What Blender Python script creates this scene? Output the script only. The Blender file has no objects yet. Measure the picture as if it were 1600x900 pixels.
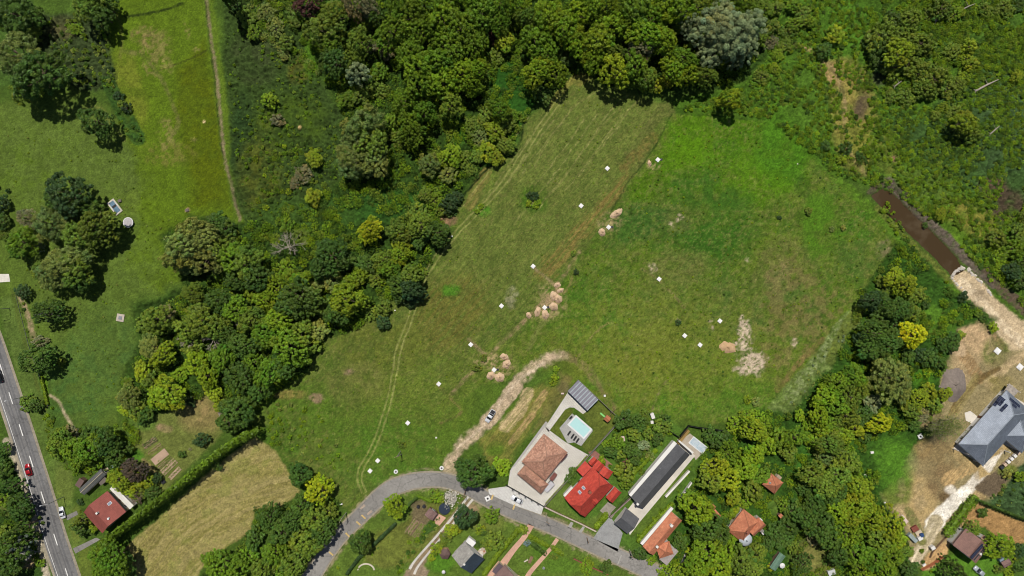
import bpy, math, random
import numpy as np

# ------------------------------------------------------------------ camera, sky, sun, exposure
sc = bpy.context.scene
COL = sc.collection
S = 0.23            # metres on the ground per photo pixel
H = 250.0           # flying height
cam_d = bpy.data.cameras.new('camera')
cam = bpy.data.objects.new('camera', cam_d)
COL.objects.link(cam)
cam.location = (0, 0, H)
cam.rotation_euler = (0, 0, 0)
cam_d.sensor_fit = 'HORIZONTAL'
cam_d.sensor_width = 36.0
cam_d.lens = 36.0 * H / (1600 * S)
cam_d.clip_start = 1.0
cam_d.clip_end = 9000.0
sc.camera = cam
SUN_EL = math.radians(66)
SUN_AZ = math.radians(-9)       # measured from +Y, clockwise positive
world = bpy.data.worlds.new("World")
sc.world = world
world.use_nodes = True
wn = world.node_tree.nodes
bg = wn.get('Background') or wn.new('ShaderNodeBackground')
out = wn.get('World Output') or wn.new('ShaderNodeOutputWorld')
sky = wn.new('ShaderNodeTexSky')
sky.sky_type = 'NISHITA'
sky.sun_disc = False
sky.sun_elevation = SUN_EL
sky.sun_rotation = SUN_AZ
world.node_tree.links.new(sky.outputs[0], bg.inputs[0])
world.node_tree.links.new(bg.outputs[0], out.inputs[0])
bg.inputs[1].default_value = 0.06
sd = bpy.data.lights.new('sun', 'SUN')
sd.energy = 4.6
sd.angle = math.radians(0.53)
sd.color = (1.0, 0.955, 0.88)
sun = bpy.data.objects.new('sun', sd)
COL.objects.link(sun)
sun.rotation_euler = (math.radians(90) - SUN_EL, 0, math.pi - SUN_AZ)
sun.location = (0, 0, 300)
sc.view_settings.view_transform = 'Standard'
sc.view_settings.look = 'None'
sc.view_settings.exposure = 0.27
sc.view_settings.gamma = 1.0
sc.view_settings.use_curve_mapping = False
sc.render.engine = 'CYCLES'
sc.cycles.filter_width = 1.0
sc.cycles.max_bounces = 5
sc.cycles.diffuse_bounces = 2
sc.cycles.transparent_max_bounces = 4

# ------------------------------------------------------------------ helpers
K = 0.60            # photo value -> base colour under this sun
rng = np.random.default_rng(7)
random.seed(7)

def lin1(c):
    c = c / 255.0
    return c / 12.92 if c <= 0.04045 else ((c + 0.055) / 1.055) ** 2.4

def CC(rgb, k=K):
    return tuple(min(0.85, lin1(c) * k) for c in rgb)

def W(px, py, z=0.0):
    f = S * (1 - z / H)
    return ((px - 800) * f, (450 - py) * f)

def P(px, py, z=0.0):
    x, y = W(px, py, z)
    return (x, y, z)

def tag(o, label=None, cat=None, group=None, kind=None):
    if label: o['label'] = label
    if cat: o['category'] = cat
    if group: o['group'] = group
    if kind: o['kind'] = kind
    return o

def empty(name, loc, rz=0.0):
    o = bpy.data.objects.new(name, None)
    o.empty_display_size = 0.3
    COL.objects.link(o)
    o.location = loc
    o.rotation_euler = (0, 0, rz)
    return o

def link(name, me, mat=None, parent=None):
    o = bpy.data.objects.new(name, me)
    COL.objects.link(o)
    if mat is not None and not me.materials:
        me.materials.append(mat)
    if parent is not None:
        o.parent = parent
    return o

def copy_tree(o, parent=None):
    c = o.copy()
    COL.objects.link(c)
    if parent is not None:
        c.parent = parent
    for ch in list(o.children):
        copy_tree(ch, c)
    return c

def np_mesh(name, V, F, attrs=None, smooth=False):
    """V (n,3), F (m,k) with constant k; attrs: name -> (n,4) point colours"""
    me = bpy.data.meshes.new(name)
    V = np.ascontiguousarray(V, dtype=np.float32)
    F = np.ascontiguousarray(F, dtype=np.int32)
    m, k = F.shape
    me.vertices.add(len(V)); me.vertices.foreach_set('co', V.ravel())
    me.loops.add(m * k); me.loops.foreach_set('vertex_index', F.ravel())
    me.polygons.add(m)
    me.polygons.foreach_set('loop_start', np.arange(0, m * k, k, dtype=np.int32))
    me.polygons.foreach_set('loop_total', np.full(m, k, dtype=np.int32))
    if smooth:
        me.polygons.foreach_set('use_smooth', np.ones(m, dtype=bool))
    me.update(calc_edges=True)
    if attrs:
        for an, ad in attrs.items():
            a = me.attributes.new(an, 'FLOAT_COLOR', 'POINT')
            ad = np.ascontiguousarray(ad, dtype=np.float32)
            if ad.shape[1] == 3:
                ad = np.concatenate([ad, np.ones((len(ad), 1), np.float32)], 1)
            a.data.foreach_set('color', ad.ravel())
    return me

class MB:
    """collects simple shapes into ONE mesh"""
    def __init__(s):
        s.v = []; s.f = []; s.uv = {}
    def add(s, vs, fs):
        b = len(s.v)
        s.v += [tuple(v) for v in vs]
        s.f += [tuple(i + b for i in f) for f in fs]
        return s
    def box(s, c, d, rz=0.0, taper=1.0, rx=0.0):
        hx, hy, hz = d[0] / 2, d[1] / 2, d[2] / 2
        vs = []
        cz, sz = math.cos(rz), math.sin(rz); cx, sx = math.cos(rx), math.sin(rx)
        for zz, t in ((-hz, 1.0), (hz, taper)):
            for xx, yy in ((-hx, -hy), (hx, -hy), (hx, hy), (-hx, hy)):
                x, y, z = xx * t, yy * t, zz
                y, z = y * cx - z * sx, y * sx + z * cx
                vs.append((c[0] + x * cz - y * sz, c[1] + x * sz + y * cz, c[2] + z))
        return s.add(vs, [(3, 2, 1, 0), (4, 5, 6, 7), (0, 1, 5, 4), (1, 2, 6, 5), (2, 3, 7, 6), (3, 0, 4, 7)])
    def prism(s, poly, z0, z1):
        n = len(poly)
        a = sum(poly[i][0] * poly[(i + 1) % n][1] - poly[(i + 1) % n][0] * poly[i][1] for i in range(n))
        if a < 0: poly = poly[::-1]
        vs = [(p[0], p[1], z0) for p in poly] + [(p[0], p[1], z1) for p in poly]
        fs = [tuple(range(n - 1, -1, -1)), tuple(range(n, 2 * n))]
        fs += [(i, (i + 1) % n, n + (i + 1) % n, n + i) for i in range(n)]
        return s.add(vs, fs)
    def tube(s, p0, p1, r0, r1=None, n=8):
        r1 = r0 if r1 is None else r1
        p0 = np.array(p0, float); p1 = np.array(p1, float)
        d = p1 - p0; d = d / (np.linalg.norm(d) + 1e-9)
        a = np.cross(d, (0, 0, 1) if abs(d[2]) < 0.9 else (1, 0, 0)); a /= np.linalg.norm(a)
        b = np.cross(d, a)
        vs = []
        for p, r in ((p0, r0), (p1, r1)):
            for i in range(n):
                t = 2 * math.pi * i / n
                vs.append(tuple(p + r * (math.cos(t) * a + math.sin(t) * b)))
        fs = [(i, i + n, (i + 1) % n + n, (i + 1) % n) for i in range(n)]
        fs += [tuple(range(n)), tuple(range(2 * n - 1, n - 1, -1))]
        return s.add(vs, fs)
    def lathe(s, c, prof, n=20):
        vs = []; fs = []
        for r, z in prof:
            for i in range(n):
                t = 2 * math.pi * i / n
                vs.append((c[0] + r * math.cos(t), c[1] + r * math.sin(t), c[2] + z))
        for j in range(len(prof) - 1):
            for i in range(n):
                fs.append((j * n + i, j * n + (i + 1) % n, (j + 1) * n + (i + 1) % n, (j + 1) * n + i))
        fs.append(tuple(range(n - 1, -1, -1)))
        fs.append(tuple(range((len(prof) - 1) * n, len(prof) * n)))
        return s.add(vs, fs)
    def blob(s, c, r, sq=1.0, jit=0.15, n=12, m=6, seed=0):
        g = np.random.default_rng(seed)
        vs = []; fs = []
        for j in range(m + 1):
            ph = math.pi / 2 * j / m
            for i in range(n):
                t = 2 * math.pi * i / n
                k = 1 + jit * g.normal()
                vs.append((c[0] + r * k * math.cos(t) * math.cos(ph), c[1] + r * k * math.sin(t) * math.cos(ph), c[2] + r * sq * k * math.sin(ph)))
        for j in range(m):
            for i in range(n):
                fs.append((j * n + i, j * n + (i + 1) % n, (j + 1) * n + (i + 1) % n, (j + 1) * n + i))
        fs.append(tuple(range(n - 1, -1, -1)))
        return s.add(vs, fs)
    def mesh(s, name, smooth=False, bevel=0):
        me = bpy.data.meshes.new(name)
        me.from_pydata(s.v, [], s.f)
        if smooth:
            for p in me.polygons: p.use_smooth = True
        me.update()
        return me
    def build(s, name, mat, parent=None, smooth=False):
        return link(name, s.mesh(name, smooth), mat, parent)

# ------------------------------------------------------------------ numpy noise
_T = [np.random.default_rng(100 + i).random((256, 256)).astype(np.float32) for i in range(12)]
def vnoise(x, y, seed=0):
    t = _T[seed % 12]
    xf = np.floor(x); yf = np.floor(y)
    fx = (x - xf).astype(np.float32); fy = (y - yf).astype(np.float32)
    ix = xf.astype(np.int64) & 255; iy = yf.astype(np.int64) & 255
    fx = fx * fx * (3 - 2 * fx); fy = fy * fy * (3 - 2 * fy)
    ix1 = (ix + 1) & 255; iy1 = (iy + 1) & 255
    a = t[ix, iy]; b = t[ix1, iy]; c = t[ix, iy1]; d = t[ix1, iy1]
    return a + (b - a) * fx + (c - a) * fy + (a - b - c + d) * fx * fy
def fbm(x, y, o=4, seed=0):
    r = 0; a = 0.5; n = 0
    for i in range(o):
        r = r + a * vnoise(x + 17.3 * i, y - 9.1 * i, seed + i); n += a
        a *= 0.5; x = x * 2.03; y = y * 2.03
    return r / n
def sstep(a, b, x):
    t = np.clip((x - a) / (b - a), 0, 1)
    return t * t * (3 - 2 * t)

def poly_sdf(px, py, poly):
    """>0 inside"""
    n = len(poly); inside = np.zeros(px.shape, bool); d2 = np.full(px.shape, 1e12)
    for i in range(n):
        x0, y0 = poly[i]; x1, y1 = poly[(i + 1) % n]
        ex, ey = x1 - x0, y1 - y0
        t = np.clip(((px - x0) * ex + (py - y0) * ey) / (ex * ex + ey * ey + 1e-9), 0, 1)
        d2 = np.minimum(d2, (px - x0 - t * ex) ** 2 + (py - y0 - t * ey) ** 2)
        c = (y0 > py) != (y1 > py)
        xi = (x1 - x0) * (py - y0) / ((y1 - y0) if y1 != y0 else 1e-9) + x0
        inside ^= c & (px < xi)
    return np.where(inside, 1, -1) * np.sqrt(d2)
def line_dist(px, py, pts):
    """distance to a polyline and the parameter along it 0..1"""
    d2 = np.full(px.shape, 1e12); par = np.zeros(px.shape)
    n = len(pts) - 1
    for i in range(n):
        x0, y0 = pts[i]; x1, y1 = pts[i + 1]
        ex, ey = x1 - x0, y1 - y0
        t = np.clip(((px - x0) * ex + (py - y0) * ey) / (ex * ex + ey * ey + 1e-9), 0, 1)
        q = (px - x0 - t * ex) ** 2 + (py - y0 - t * ey) ** 2
        m = q < d2
        d2 = np.where(m, q, d2); par = np.where(m, (i + t) / n, par)
    return np.sqrt(d2), par
def smooth_line(pts, sub=6):
    """Catmull-Rom through points (any dimension)"""
    p = [np.array(q, float) for q in pts]
    p = [2 * p[0] - p[1]] + p + [2 * p[-1] - p[-2]]
    o = []
    for i in range(1, len(p) - 2):
        for k in range(sub):
            t = k / sub
            o.append(0.5 * (2 * p[i] + (p[i + 1] - p[i - 1]) * t + (2 * p[i - 1] - 5 * p[i] + 4 * p[i + 1] - p[i + 2]) * t * t + (3 * p[i] - p[i - 1] - 3 * p[i + 1] + p[i + 2]) * t ** 3))
    o.append(p[-2])
    return [tuple(q) for q in o]

# ------------------------------------------------------------------ materials
def new_mat(name):
    m = bpy.data.materials.new(name); m.use_nodes = True
    nt = m.node_tree; nt.nodes.clear()
    o = nt.nodes.new('ShaderNodeOutputMaterial')
    b = nt.nodes.new('ShaderNodeBsdfPrincipled')
    nt.links.new(b.outputs[0], o.inputs[0])
    return m, nt, b, o
def noise_node(nt, scale, detail=4, coord='Object', vec=None, rough=0.6):
    n = nt.nodes.new('ShaderNodeTexNoise')
    n.inputs['Scale'].default_value = scale; n.inputs['Detail'].default_value = detail
    n.inputs['Roughness'].default_value = rough
    if vec is None:
        tc = nt.nodes.new('ShaderNodeTexCoord'); vec = tc.outputs[coord]
    nt.links.new(vec, n.inputs['Vector'])
    return n
def ramp(nt, fac, lo, hi, a=0.3, b=0.7):
    r = nt.nodes.new('ShaderNodeMapRange')
    r.inputs['From Min'].default_value = a; r.inputs['From Max'].default_value = b
    r.inputs['To Min'].default_value = lo; r.inputs['To Max'].default_value = hi
    nt.links.new(fac, r.inputs['Value'])
    return r.outputs[0]
def mulcol(nt, col, fac):
    """colour * scalar"""
    v = nt.nodes.new('ShaderNodeVectorMath'); v.operation = 'SCALE'
    if isinstance(col, tuple): v.inputs[0].default_value = col[:3]
    else: nt.links.new(col, v.inputs[0])
    nt.links.new(fac, v.inputs['Scale'])
    return v.outputs[0]
def mixcol(nt, a, b, fac):
    m = nt.nodes.new('ShaderNodeMix'); m.data_type = 'RGBA'
    for sock, v in ((m.inputs[6], a), (m.inputs[7], b)):
        if isinstance(v, tuple): sock.default_value = (*v[:3], 1)
        else: nt.links.new(v, sock)
    nt.links.new(fac, m.inputs[0])
    return m.outputs[2]
def bump(nt, b, h, strength, dist=0.05):
    n = nt.nodes.new('ShaderNodeBump'); n.inputs['Strength'].default_value = strength
    n.inputs['Distance'].default_value = dist
    nt.links.new(h, n.inputs['Height']); nt.links.new(n.outputs[0], b.inputs['Normal'])

_M = {}
def mat(name, rgb, rough=0.8, var=0.15, scale=2.0, metal=0.0, bmp=0.0, rgb2=None, scale2=None, spec=0.3):
    """weathered plain surface: two noises move the colour"""
    if name in _M: return _M[name]
    m, nt, b, o = new_mat(name)
    c = CC(rgb)
    n1 = noise_node(nt, scale, 5); n2 = noise_node(nt, scale2 or scale * 0.13, 3)
    f = ramp(nt, n1.outputs[0], 1 - var, 1 + var)
    col = mulcol(nt, c, f)
    c2 = CC(rgb2) if rgb2 else tuple(x * 0.82 for x in c)
    col = mixcol(nt, col, mulcol(nt, c2, f), ramp(nt, n2.outputs[0], 0, 1, 0.42, 0.68))
    nt.links.new(col, b.inputs['Base Color'])
    b.inputs['Roughness'].default_value = rough; b.inputs['Metallic'].default_value = metal
    b.inputs['Specular IOR Level'].default_value = spec
    if bmp: bump(nt, b, n1.outputs[0], bmp)
    _M[name] = m
    return m
def tile_mat(name, rgb, rgb2, course=0.36, pan=0.3, rough=0.75, var=0.25, seam=False, bmp=0.6):
    """roof covering laid in courses: u runs along the eave, v up the slope (metres)"""
    if name in _M: return _M[name]
    m, nt, b, o = new_mat(name)
    uv = nt.nodes.new('ShaderNodeUVMap'); uv.uv_map = 'UVMap'
    mp = nt.nodes.new('ShaderNodeMapping'); nt.links.new(uv.outputs[0], mp.inputs[0])
    mp.inputs['Scale'].default_value = (1 / pan, 1 / course, 1)
    br = nt.nodes.new('ShaderNodeTexBrick')
    br.inputs['Scale'].default_value = 1.0; br.inputs['Brick Width'].default_value = 1.0; br.inputs['Row Height'].default_value = 1.0
    br.inputs['Mortar Size'].default_value = 0.06 if not seam else 0.04
    br.inputs['Bias'].default_value = 0.0
    br.offset = 0.5 if not seam else 0.0
    br.inputs['Color1'].default_value = (*CC(rgb), 1); br.inputs['Color2'].default_value = (*CC(rgb2), 1)
    br.inputs['Mortar'].default_value = (*tuple(0.55 * x for x in CC(rgb)), 1)
    nt.links.new(mp.outputs[0], br.inputs['Vector'])
    n1 = noise_node(nt, 1.3, 6, vec=uv.outputs[0]); n2 = noise_node(nt, 0.25, 3, vec=uv.outputs[0])
    col = mulcol(nt, br.outputs[0], ramp(nt, n1.outputs[0], 1 - var, 1 + var))
    col = mulcol(nt, col, ramp(nt, n2.outputs[0], 0.8, 1.12))
    nt.links.new(col, b.inputs['Base Color'])
    b.inputs['Roughness'].default_value = rough; b.inputs['Specular IOR Level'].default_value = 0.3
    wv = nt.nodes.new('ShaderNodeTexWave'); wv.bands_direction = 'X'; wv.inputs['Scale'].default_value = 0.5 / 3.14159 * 6.283 / 2
    nt.links.new(mp.outputs[0], wv.inputs['Vector'])
    bump(nt, b, wv.outputs['Fac'] if not seam else br.outputs['Fac'], bmp, 0.05)
    _M[name] = m
    return m
def attr_mat(name, attr, rough=0.9, scale=3.0, var=0.3, trans=0.0, bmp=0.0, scale2=0.6):
    """colour from a mesh attribute, moved by fine noise"""
    if name in _M: return _M[name]
    m, nt, b, o = new_mat(name)
    a = nt.nodes.new('ShaderNodeAttribute'); a.attribute_name = attr
    n1 = noise_node(nt, scale, 6); n2 = noise_node(nt, scale2, 4)
    col = mulcol(nt, a.outputs['Color'], ramp(nt, n1.outputs[0], 1 - var, 1 + var, 0.35, 0.65))
    col = mulcol(nt, col, ramp(nt, n2.outputs[0], 1 - var * 0.6, 1 + var * 0.6, 0.35, 0.65))
    nt.links.new(col, b.inputs['Base Color'])
    b.inputs['Roughness'].default_value = rough; b.inputs['Specular IOR Level'].default_value = 0.12
    if bmp: bump(nt, b, n1.outputs[0], bmp, 0.25)
    if trans:
        t = nt.nodes.new('ShaderNodeBsdfTranslucent'); nt.links.new(col, t.inputs[0])
        mx = nt.nodes.new('ShaderNodeMixShader'); mx.inputs[0].default_value = trans
        nt.links.new(b.outputs[0], mx.inputs[1]); nt.links.new(t.outputs[0], mx.inputs[2]); nt.links.new(mx.outputs[0], o.inputs[0])
    _M[name] = m
    return m
def leaf_mat():
    """leaves: species colour from the object, per-clump and per-leaf variation from the mesh"""
    m, nt, b, o = new_mat('leaves')
    oi = nt.nodes.new('ShaderNodeObjectInfo')
    a = nt.nodes.new('ShaderNodeAttribute'); a.attribute_name = 'leafvar'
    v = nt.nodes.new('ShaderNodeVectorMath'); v.operation = 'MULTIPLY'
    nt.links.new(oi.outputs['Color'], v.inputs[0]); nt.links.new(a.outputs['Color'], v.inputs[1])
    nt.links.new(v.outputs[0], b.inputs['Base Color'])
    b.inputs['Roughness'].default_value = 0.55; b.inputs['Specular IOR Level'].default_value = 0.25
    t = nt.nodes.new('ShaderNodeBsdfTranslucent'); nt.links.new(v.outputs[0], t.inputs[0])
    mx = nt.nodes.new('ShaderNodeMixShader'); mx.inputs[0].default_value = 0.18
    nt.links.new(b.outputs[0], mx.inputs[1]); nt.links.new(t.outputs[0], mx.inputs[2]); nt.links.new(mx.outputs[0], o.inputs[0])
    return m
LEAF = leaf_mat()
BARK = mat('bark', (110, 95, 78), 0.95, 0.3, 6)
DEADWOOD = mat('dead_wood', (168, 158, 142), 0.9, 0.2, 5)
# ------------------------------------------------------------------ ground: one sheet out to the horizon
def axis(half, step, far, n):
    core = np.arange(-half, half + step * 0.5, step)
    k = np.arange(1, n + 1) / n
    ext = half + (far - half) * k ** 3 + step * np.arange(1, n + 1)
    return np.concatenate([-ext[::-1], core, ext])
gx = axis(196.0, 0.42, 3000, 22); gy = axis(114.0, 0.42, 3000, 22)
GX, GY = np.meshgrid(gx, gy)
PX = GX / S + 800; PY = 450 - GY / S
NB = fbm(PX / 60, PY / 60, 4, 0); NM = fbm(PX / 16, PY / 16, 4, 3); NF = fbm(PX / 5, PY / 5, 3, 6)
NW = np.random.default_rng(3).random(PX.shape).astype(np.float32)
WX = (fbm(PX / 22, PY / 22, 4, 1) - 0.5); WY = (fbm(PX / 22 + 40, PY / 22, 4, 4) - 0.5)
SX = (fbm(PX / 5, PY / 5, 2, 2) - 0.5); SY = (fbm(PX / 5 + 90, PY / 5, 2, 5) - 0.5)
def streak(deg, along, across, seed=0):
    a = math.radians(deg); u = PX * math.cos(a) - PY * math.sin(a); v = PX * math.sin(a) + PY * math.cos(a)
    return fbm(u / along, v / across, 3, seed)
ST = streak(50, 60, 3.0, 7)          # mowing lines rising to the right
ST2 = streak(50, 26, 1.6, 2)
COLR = np.zeros(PX.shape + (3,)); TALL = np.zeros(PX.shape); FLAT = np.zeros(PX.shape); DEEP = np.zeros(PX.shape)

def lc(c):
    r, g, b = c
    if g >= r - 8 and b < 0.75 * g: r, b = r * 0.99, b * 0.9
    return np.array([lin1(x) * K for x in (r, g, b)])
COLR[:] = lc((74, 98, 36))
def put(mask, sl, col, tall=None):
    m = mask[..., None]
    COLR[sl] = COLR[sl] * (1 - m) + lc(col) * m
    if tall is not None:
        TALL[sl] = TALL[sl] * (1 - mask) + tall * mask
def box(pts, pad):
    xs = [p[0] for p in pts]; ys = [p[1] for p in pts]
    c = np.where((PX[0] > min(xs) - pad) & (PX[0] < max(xs) + pad))[0]
    r = np.where((PY[:, 0] > min(ys) - pad) & (PY[:, 0] < max(ys) + pad))[0]
    if len(c) == 0 or len(r) == 0: return None
    return (slice(r[0], r[-1] + 1), slice(c[0], c[-1] + 1))
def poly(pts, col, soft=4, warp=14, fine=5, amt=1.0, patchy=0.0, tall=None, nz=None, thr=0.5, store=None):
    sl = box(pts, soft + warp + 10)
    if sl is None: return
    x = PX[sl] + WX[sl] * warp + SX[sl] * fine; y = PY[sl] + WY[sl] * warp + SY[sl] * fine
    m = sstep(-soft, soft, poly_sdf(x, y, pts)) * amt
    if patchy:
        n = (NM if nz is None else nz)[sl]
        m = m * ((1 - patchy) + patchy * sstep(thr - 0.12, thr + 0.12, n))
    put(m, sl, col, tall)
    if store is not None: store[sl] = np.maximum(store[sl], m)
def line(pts, w, col, soft=1.5, warp=4, fine=3, amt=1.0, patchy=0.0, tall=None, nz=None, thr=0.5, smooth=True):
    """w: half width in photo pixels, one value or (start, end)"""
    if smooth and len(pts) > 2: pts = [q[:2] for q in smooth_line(pts, 5)]
    w0, w1 = (w, w) if not isinstance(w, tuple) else w
    sl = box(pts, max(w0, w1) + soft + warp + 6)
    if sl is None: return
    x = PX[sl] + WX[sl] * warp + SX[sl] * fine; y = PY[sl] + WY[sl] * warp + SY[sl] * fine
    d, t = line_dist(x, y, pts)
    m = sstep(soft, -soft, d - (w0 + (w1 - w0) * t)) * amt
    if patchy:
        n = (NF if nz is None else nz)[sl]
        m = m * ((1 - patchy) + patchy * sstep(thr - 0.12, thr + 0.12, n))
    put(m, sl, col, tall)
def blob(cx, cy, rx, ry, col, rot=0, soft=0.35, warp=10, amt=1.0, patchy=0.0, tall=None, nz=None, fine=4, thr=0.5):
    a = math.radians(rot); R = max(rx, ry)
    sl = box([(cx - R, cy - R), (cx + R, cy + R)], 20)
    if sl is None: return
    x = PX[sl] - cx + WX[sl] * warp + SX[sl] * fine; y = PY[sl] - cy + WY[sl] * warp + SY[sl] * fine
    u = x * math.cos(a) - y * math.sin(a); v = x * math.sin(a) + y * math.cos(a)
    m = sstep(1 + soft, 1 - soft, np.sqrt((u / rx) ** 2 + (v / ry) ** 2)) * amt
    if patchy:
        n = (NM if nz is None else nz)[sl]
        m = m * ((1 - patchy) + patchy * sstep(thr - 0.12, thr + 0.12, n))
    put(m, sl, col, tall)

ALL = [(-3000, -3000), (9000, -3000), (9000, 9000), (-3000, 9000)]
# far land outside the picture: meadow and scrub
COLR[:] = COLR * (0.75 + 0.5 * NB[..., None])
# --- left meadow
poly([(-60, 180), (120, 130), (190, 190), (330, 330), (330, 430), (200, 470), (220, 560), (180, 640), (190, 700), (110, 690), (40, 520), (-60, 400)], (88, 108, 42), soft=8)
blob(45, 260, 60, 40, (86, 108, 32), patchy=0.7); blob(120, 600, 60, 70, (66, 97, 44), patchy=0.5); blob(165, 540, 50, 60, (70, 98, 46), patchy=0.5)
blob(230, 300, 50, 40, (94, 112, 42), patchy=0.6)
# --- olive meadow, top left
poly([(165, -40), (330, -40), (345, 120), (373, 330), (360, 347), (300, 335), (290, 400), (300, 430), (250, 455), (200, 420), (222, 330), (210, 250), (190, 180), (160, 60)], (90, 112, 24), soft=8, warp=16)
poly([(280, 110), (320, 60), (335, 130), (355, 240), (365, 320), (300, 325), (290, 240), (270, 180)], (84, 96, 10), soft=12, patchy=0.35)
blob(205, 140, 22, 60, (108, 118, 38), rot=15, patchy=0.6); blob(228, 60, 26, 14, (124, 112, 66), rot=-20, patchy=0.9, nz=NF); blob(250, 75, 18, 26, (118, 118, 62), patchy=0.9, nz=NF)
line([(195, 80), (225, 88), (250, 120), (268, 160), (278, 195), (262, 222)], 3.2, (112, 106, 68), amt=0.55, patchy=0.6)
line([(160, 0), (185, 30), (190, 60), (188, 90)], 2, (120, 122, 62), amt=0.5)
line([(195, 27), (250, 18), (285, 5)], 2.2, (42, 56, 14), patchy=0.3, tall=0.3)
line([(250, 110), (290, 95), (325, 78)], 1.0, (62, 70, 18))
blob(262, 240, 40, 20, (116, 108, 58), patchy=0.9, nz=NF, amt=0.6)
# --- scrub in the top left corner
poly([(65, 22), (160, 22), (176, 90), (185, 130), (150, 140), (110, 138), (75, 100), (55, 60)], (60, 74, 42), soft=6, tall=0.75)
blob(95, 45, 22, 18, (86, 84, 56), patchy=0.5, tall=0.35)
line([(170, 130), (190, 170), (215, 215)], 12, (54, 84, 34), patchy=0.3, tall=0.6)
line([(118, 172), (155, 170), (172, 190), (195, 220)], 3, (128, 128, 70), amt=0.6, patchy=0.4)
poly([(-60, -40), (40, -40), (60, 40), (40, 130), (-60, 140)], (70, 96, 40), tall=0.3)
# --- ditch and its pale track
line([(322, -20), (332, 60), (340, 110), (350, 210), (362, 270), (374, 345)], 8, (92, 114, 34), soft=3)
line([(320, -20), (330, 60), (338, 110), (346, 200), (352, 250), (362, 290), (375, 345)], 2.4, (132, 120, 88), warp=2, patchy=0.45, thr=0.42)
line([(318, -20), (327, 60), (334, 110), (342, 200), (350, 250)], 1.1, (40, 50, 18), warp=3, patchy=0.6)
# --- dark reed field
poly([(348, -40), (400, -20), (470, 60), (505, 130), (540, 190), (532, 280), (470, 330), (385, 352), (374, 330), (362, 230), (350, 120)], (58, 78, 34), soft=5, tall=0.7)
blob(455, 190, 55, 45, (66, 86, 26), patchy=0.6, tall=0.3); blob(400, 90, 40, 40, (60, 72, 40), patchy=0.6, tall=0.5); blob(380, 240, 20, 90, (44, 66, 32), patchy=0.4, tall=0.6)
blob(405, 275, 34, 60, (80, 88, 32), patchy=0.6, tall=0.4); blob(468, 108, 18, 22, (92, 92, 36), patchy=0.7); blob(420, 190, 14, 20, (84, 98, 34), patchy=0.5)
# --- wood floors
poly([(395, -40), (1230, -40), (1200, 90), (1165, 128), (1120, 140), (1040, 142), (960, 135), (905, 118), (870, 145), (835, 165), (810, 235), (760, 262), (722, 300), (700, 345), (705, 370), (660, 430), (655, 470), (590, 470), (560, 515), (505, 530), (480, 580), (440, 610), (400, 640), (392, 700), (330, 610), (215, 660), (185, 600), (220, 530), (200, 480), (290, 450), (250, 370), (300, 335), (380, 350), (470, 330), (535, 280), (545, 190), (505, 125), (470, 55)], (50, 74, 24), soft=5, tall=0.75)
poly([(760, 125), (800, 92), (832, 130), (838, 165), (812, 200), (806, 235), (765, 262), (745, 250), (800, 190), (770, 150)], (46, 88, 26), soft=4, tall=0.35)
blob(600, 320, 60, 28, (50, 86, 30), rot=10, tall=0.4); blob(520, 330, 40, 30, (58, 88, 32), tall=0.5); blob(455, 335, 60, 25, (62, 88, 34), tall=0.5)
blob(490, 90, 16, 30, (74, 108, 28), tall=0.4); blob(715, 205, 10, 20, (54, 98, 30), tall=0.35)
N9 = fbm(PX / 9, PY / 9, 5, 9); N13 = fbm(PX / 14 + 50, PY / 14, 5, 1); N3 = fbm(PX / 3, PY / 3, 2, 10); ST3 = streak(48, 30, 4.5, 4)
def vary(R_, k=1.0):
    poly(R_, (112, 116, 60), soft=3, amt=0.5 * k, patchy=1.0, nz=N9, thr=0.57); poly(R_, (64, 94, 26), soft=3, amt=0.6 * k, patchy=1.0, nz=N13, thr=0.58)
    poly(R_, (104, 128, 34), soft=3, amt=0.45 * k, patchy=1.0, nz=ST3, thr=0.60)
def specks(R_, k=1.0):
    poly(R_, (134, 128, 80), soft=3, amt=0.5 * k, patchy=1.0, nz=N3, thr=0.74); poly(R_, (46, 72, 18), soft=3, amt=0.55 * k, patchy=1.0, nz=1 - N3, thr=0.74)
# --- mown field, left part
LF = [(905, 120), (960, 136), (1045, 168), (1015, 235), (985, 285), (945, 340), (900, 415), (860, 470), (790, 540), (750, 600), (690, 660), (690, 735), (640, 742), (590, 770), (545, 800), (525, 780), (475, 745), (430, 700), (395, 660), (410, 630), (480, 580), (505, 530), (560, 515), (600, 470), (655, 470), (662, 430), (705, 372), (712, 345), (725, 302), (765, 262), (808, 240), (822, 190), (850, 165)]
poly(LF, (90, 106, 46), soft=3, warp=6, fine=4, tall=0.0); vary(LF, .6)
poly([(905, 125), (960, 140), (1040, 170), (985, 285), (900, 400), (800, 470), (700, 480), (680, 430), (760, 300), (830, 200)], (101, 113, 54), soft=25, patchy=0.2, nz=ST)
poly(LF, (120, 122, 64), soft=3, amt=0.35, patchy=1.0, nz=ST2, thr=0.58)
poly(LF, (74, 96, 32), soft=3, amt=0.35, patchy=1.0, nz=ST, thr=0.6)
blob(700, 490, 70, 50, (108, 106, 50), rot=45, patchy=0.7, nz=ST2); blob(600, 545, 70, 45, (98, 106, 44), patchy=0.6); blob(470, 640, 70, 40, (84, 110, 36), patchy=0.6, tall=0.12)
blob(610, 680, 120, 60, (84, 108, 36), patchy=0.6); blob(560, 600, 50, 30, (104, 108, 56), patchy=0.7); blob(760, 640, 60, 40, (82, 106, 36), patchy=0.5)
blob(600, 740, 60, 30, (84, 112, 42), patchy=0.5); blob(430, 690, 40, 30, (72, 102, 30), tall=0.3, patchy=0.4)
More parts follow.
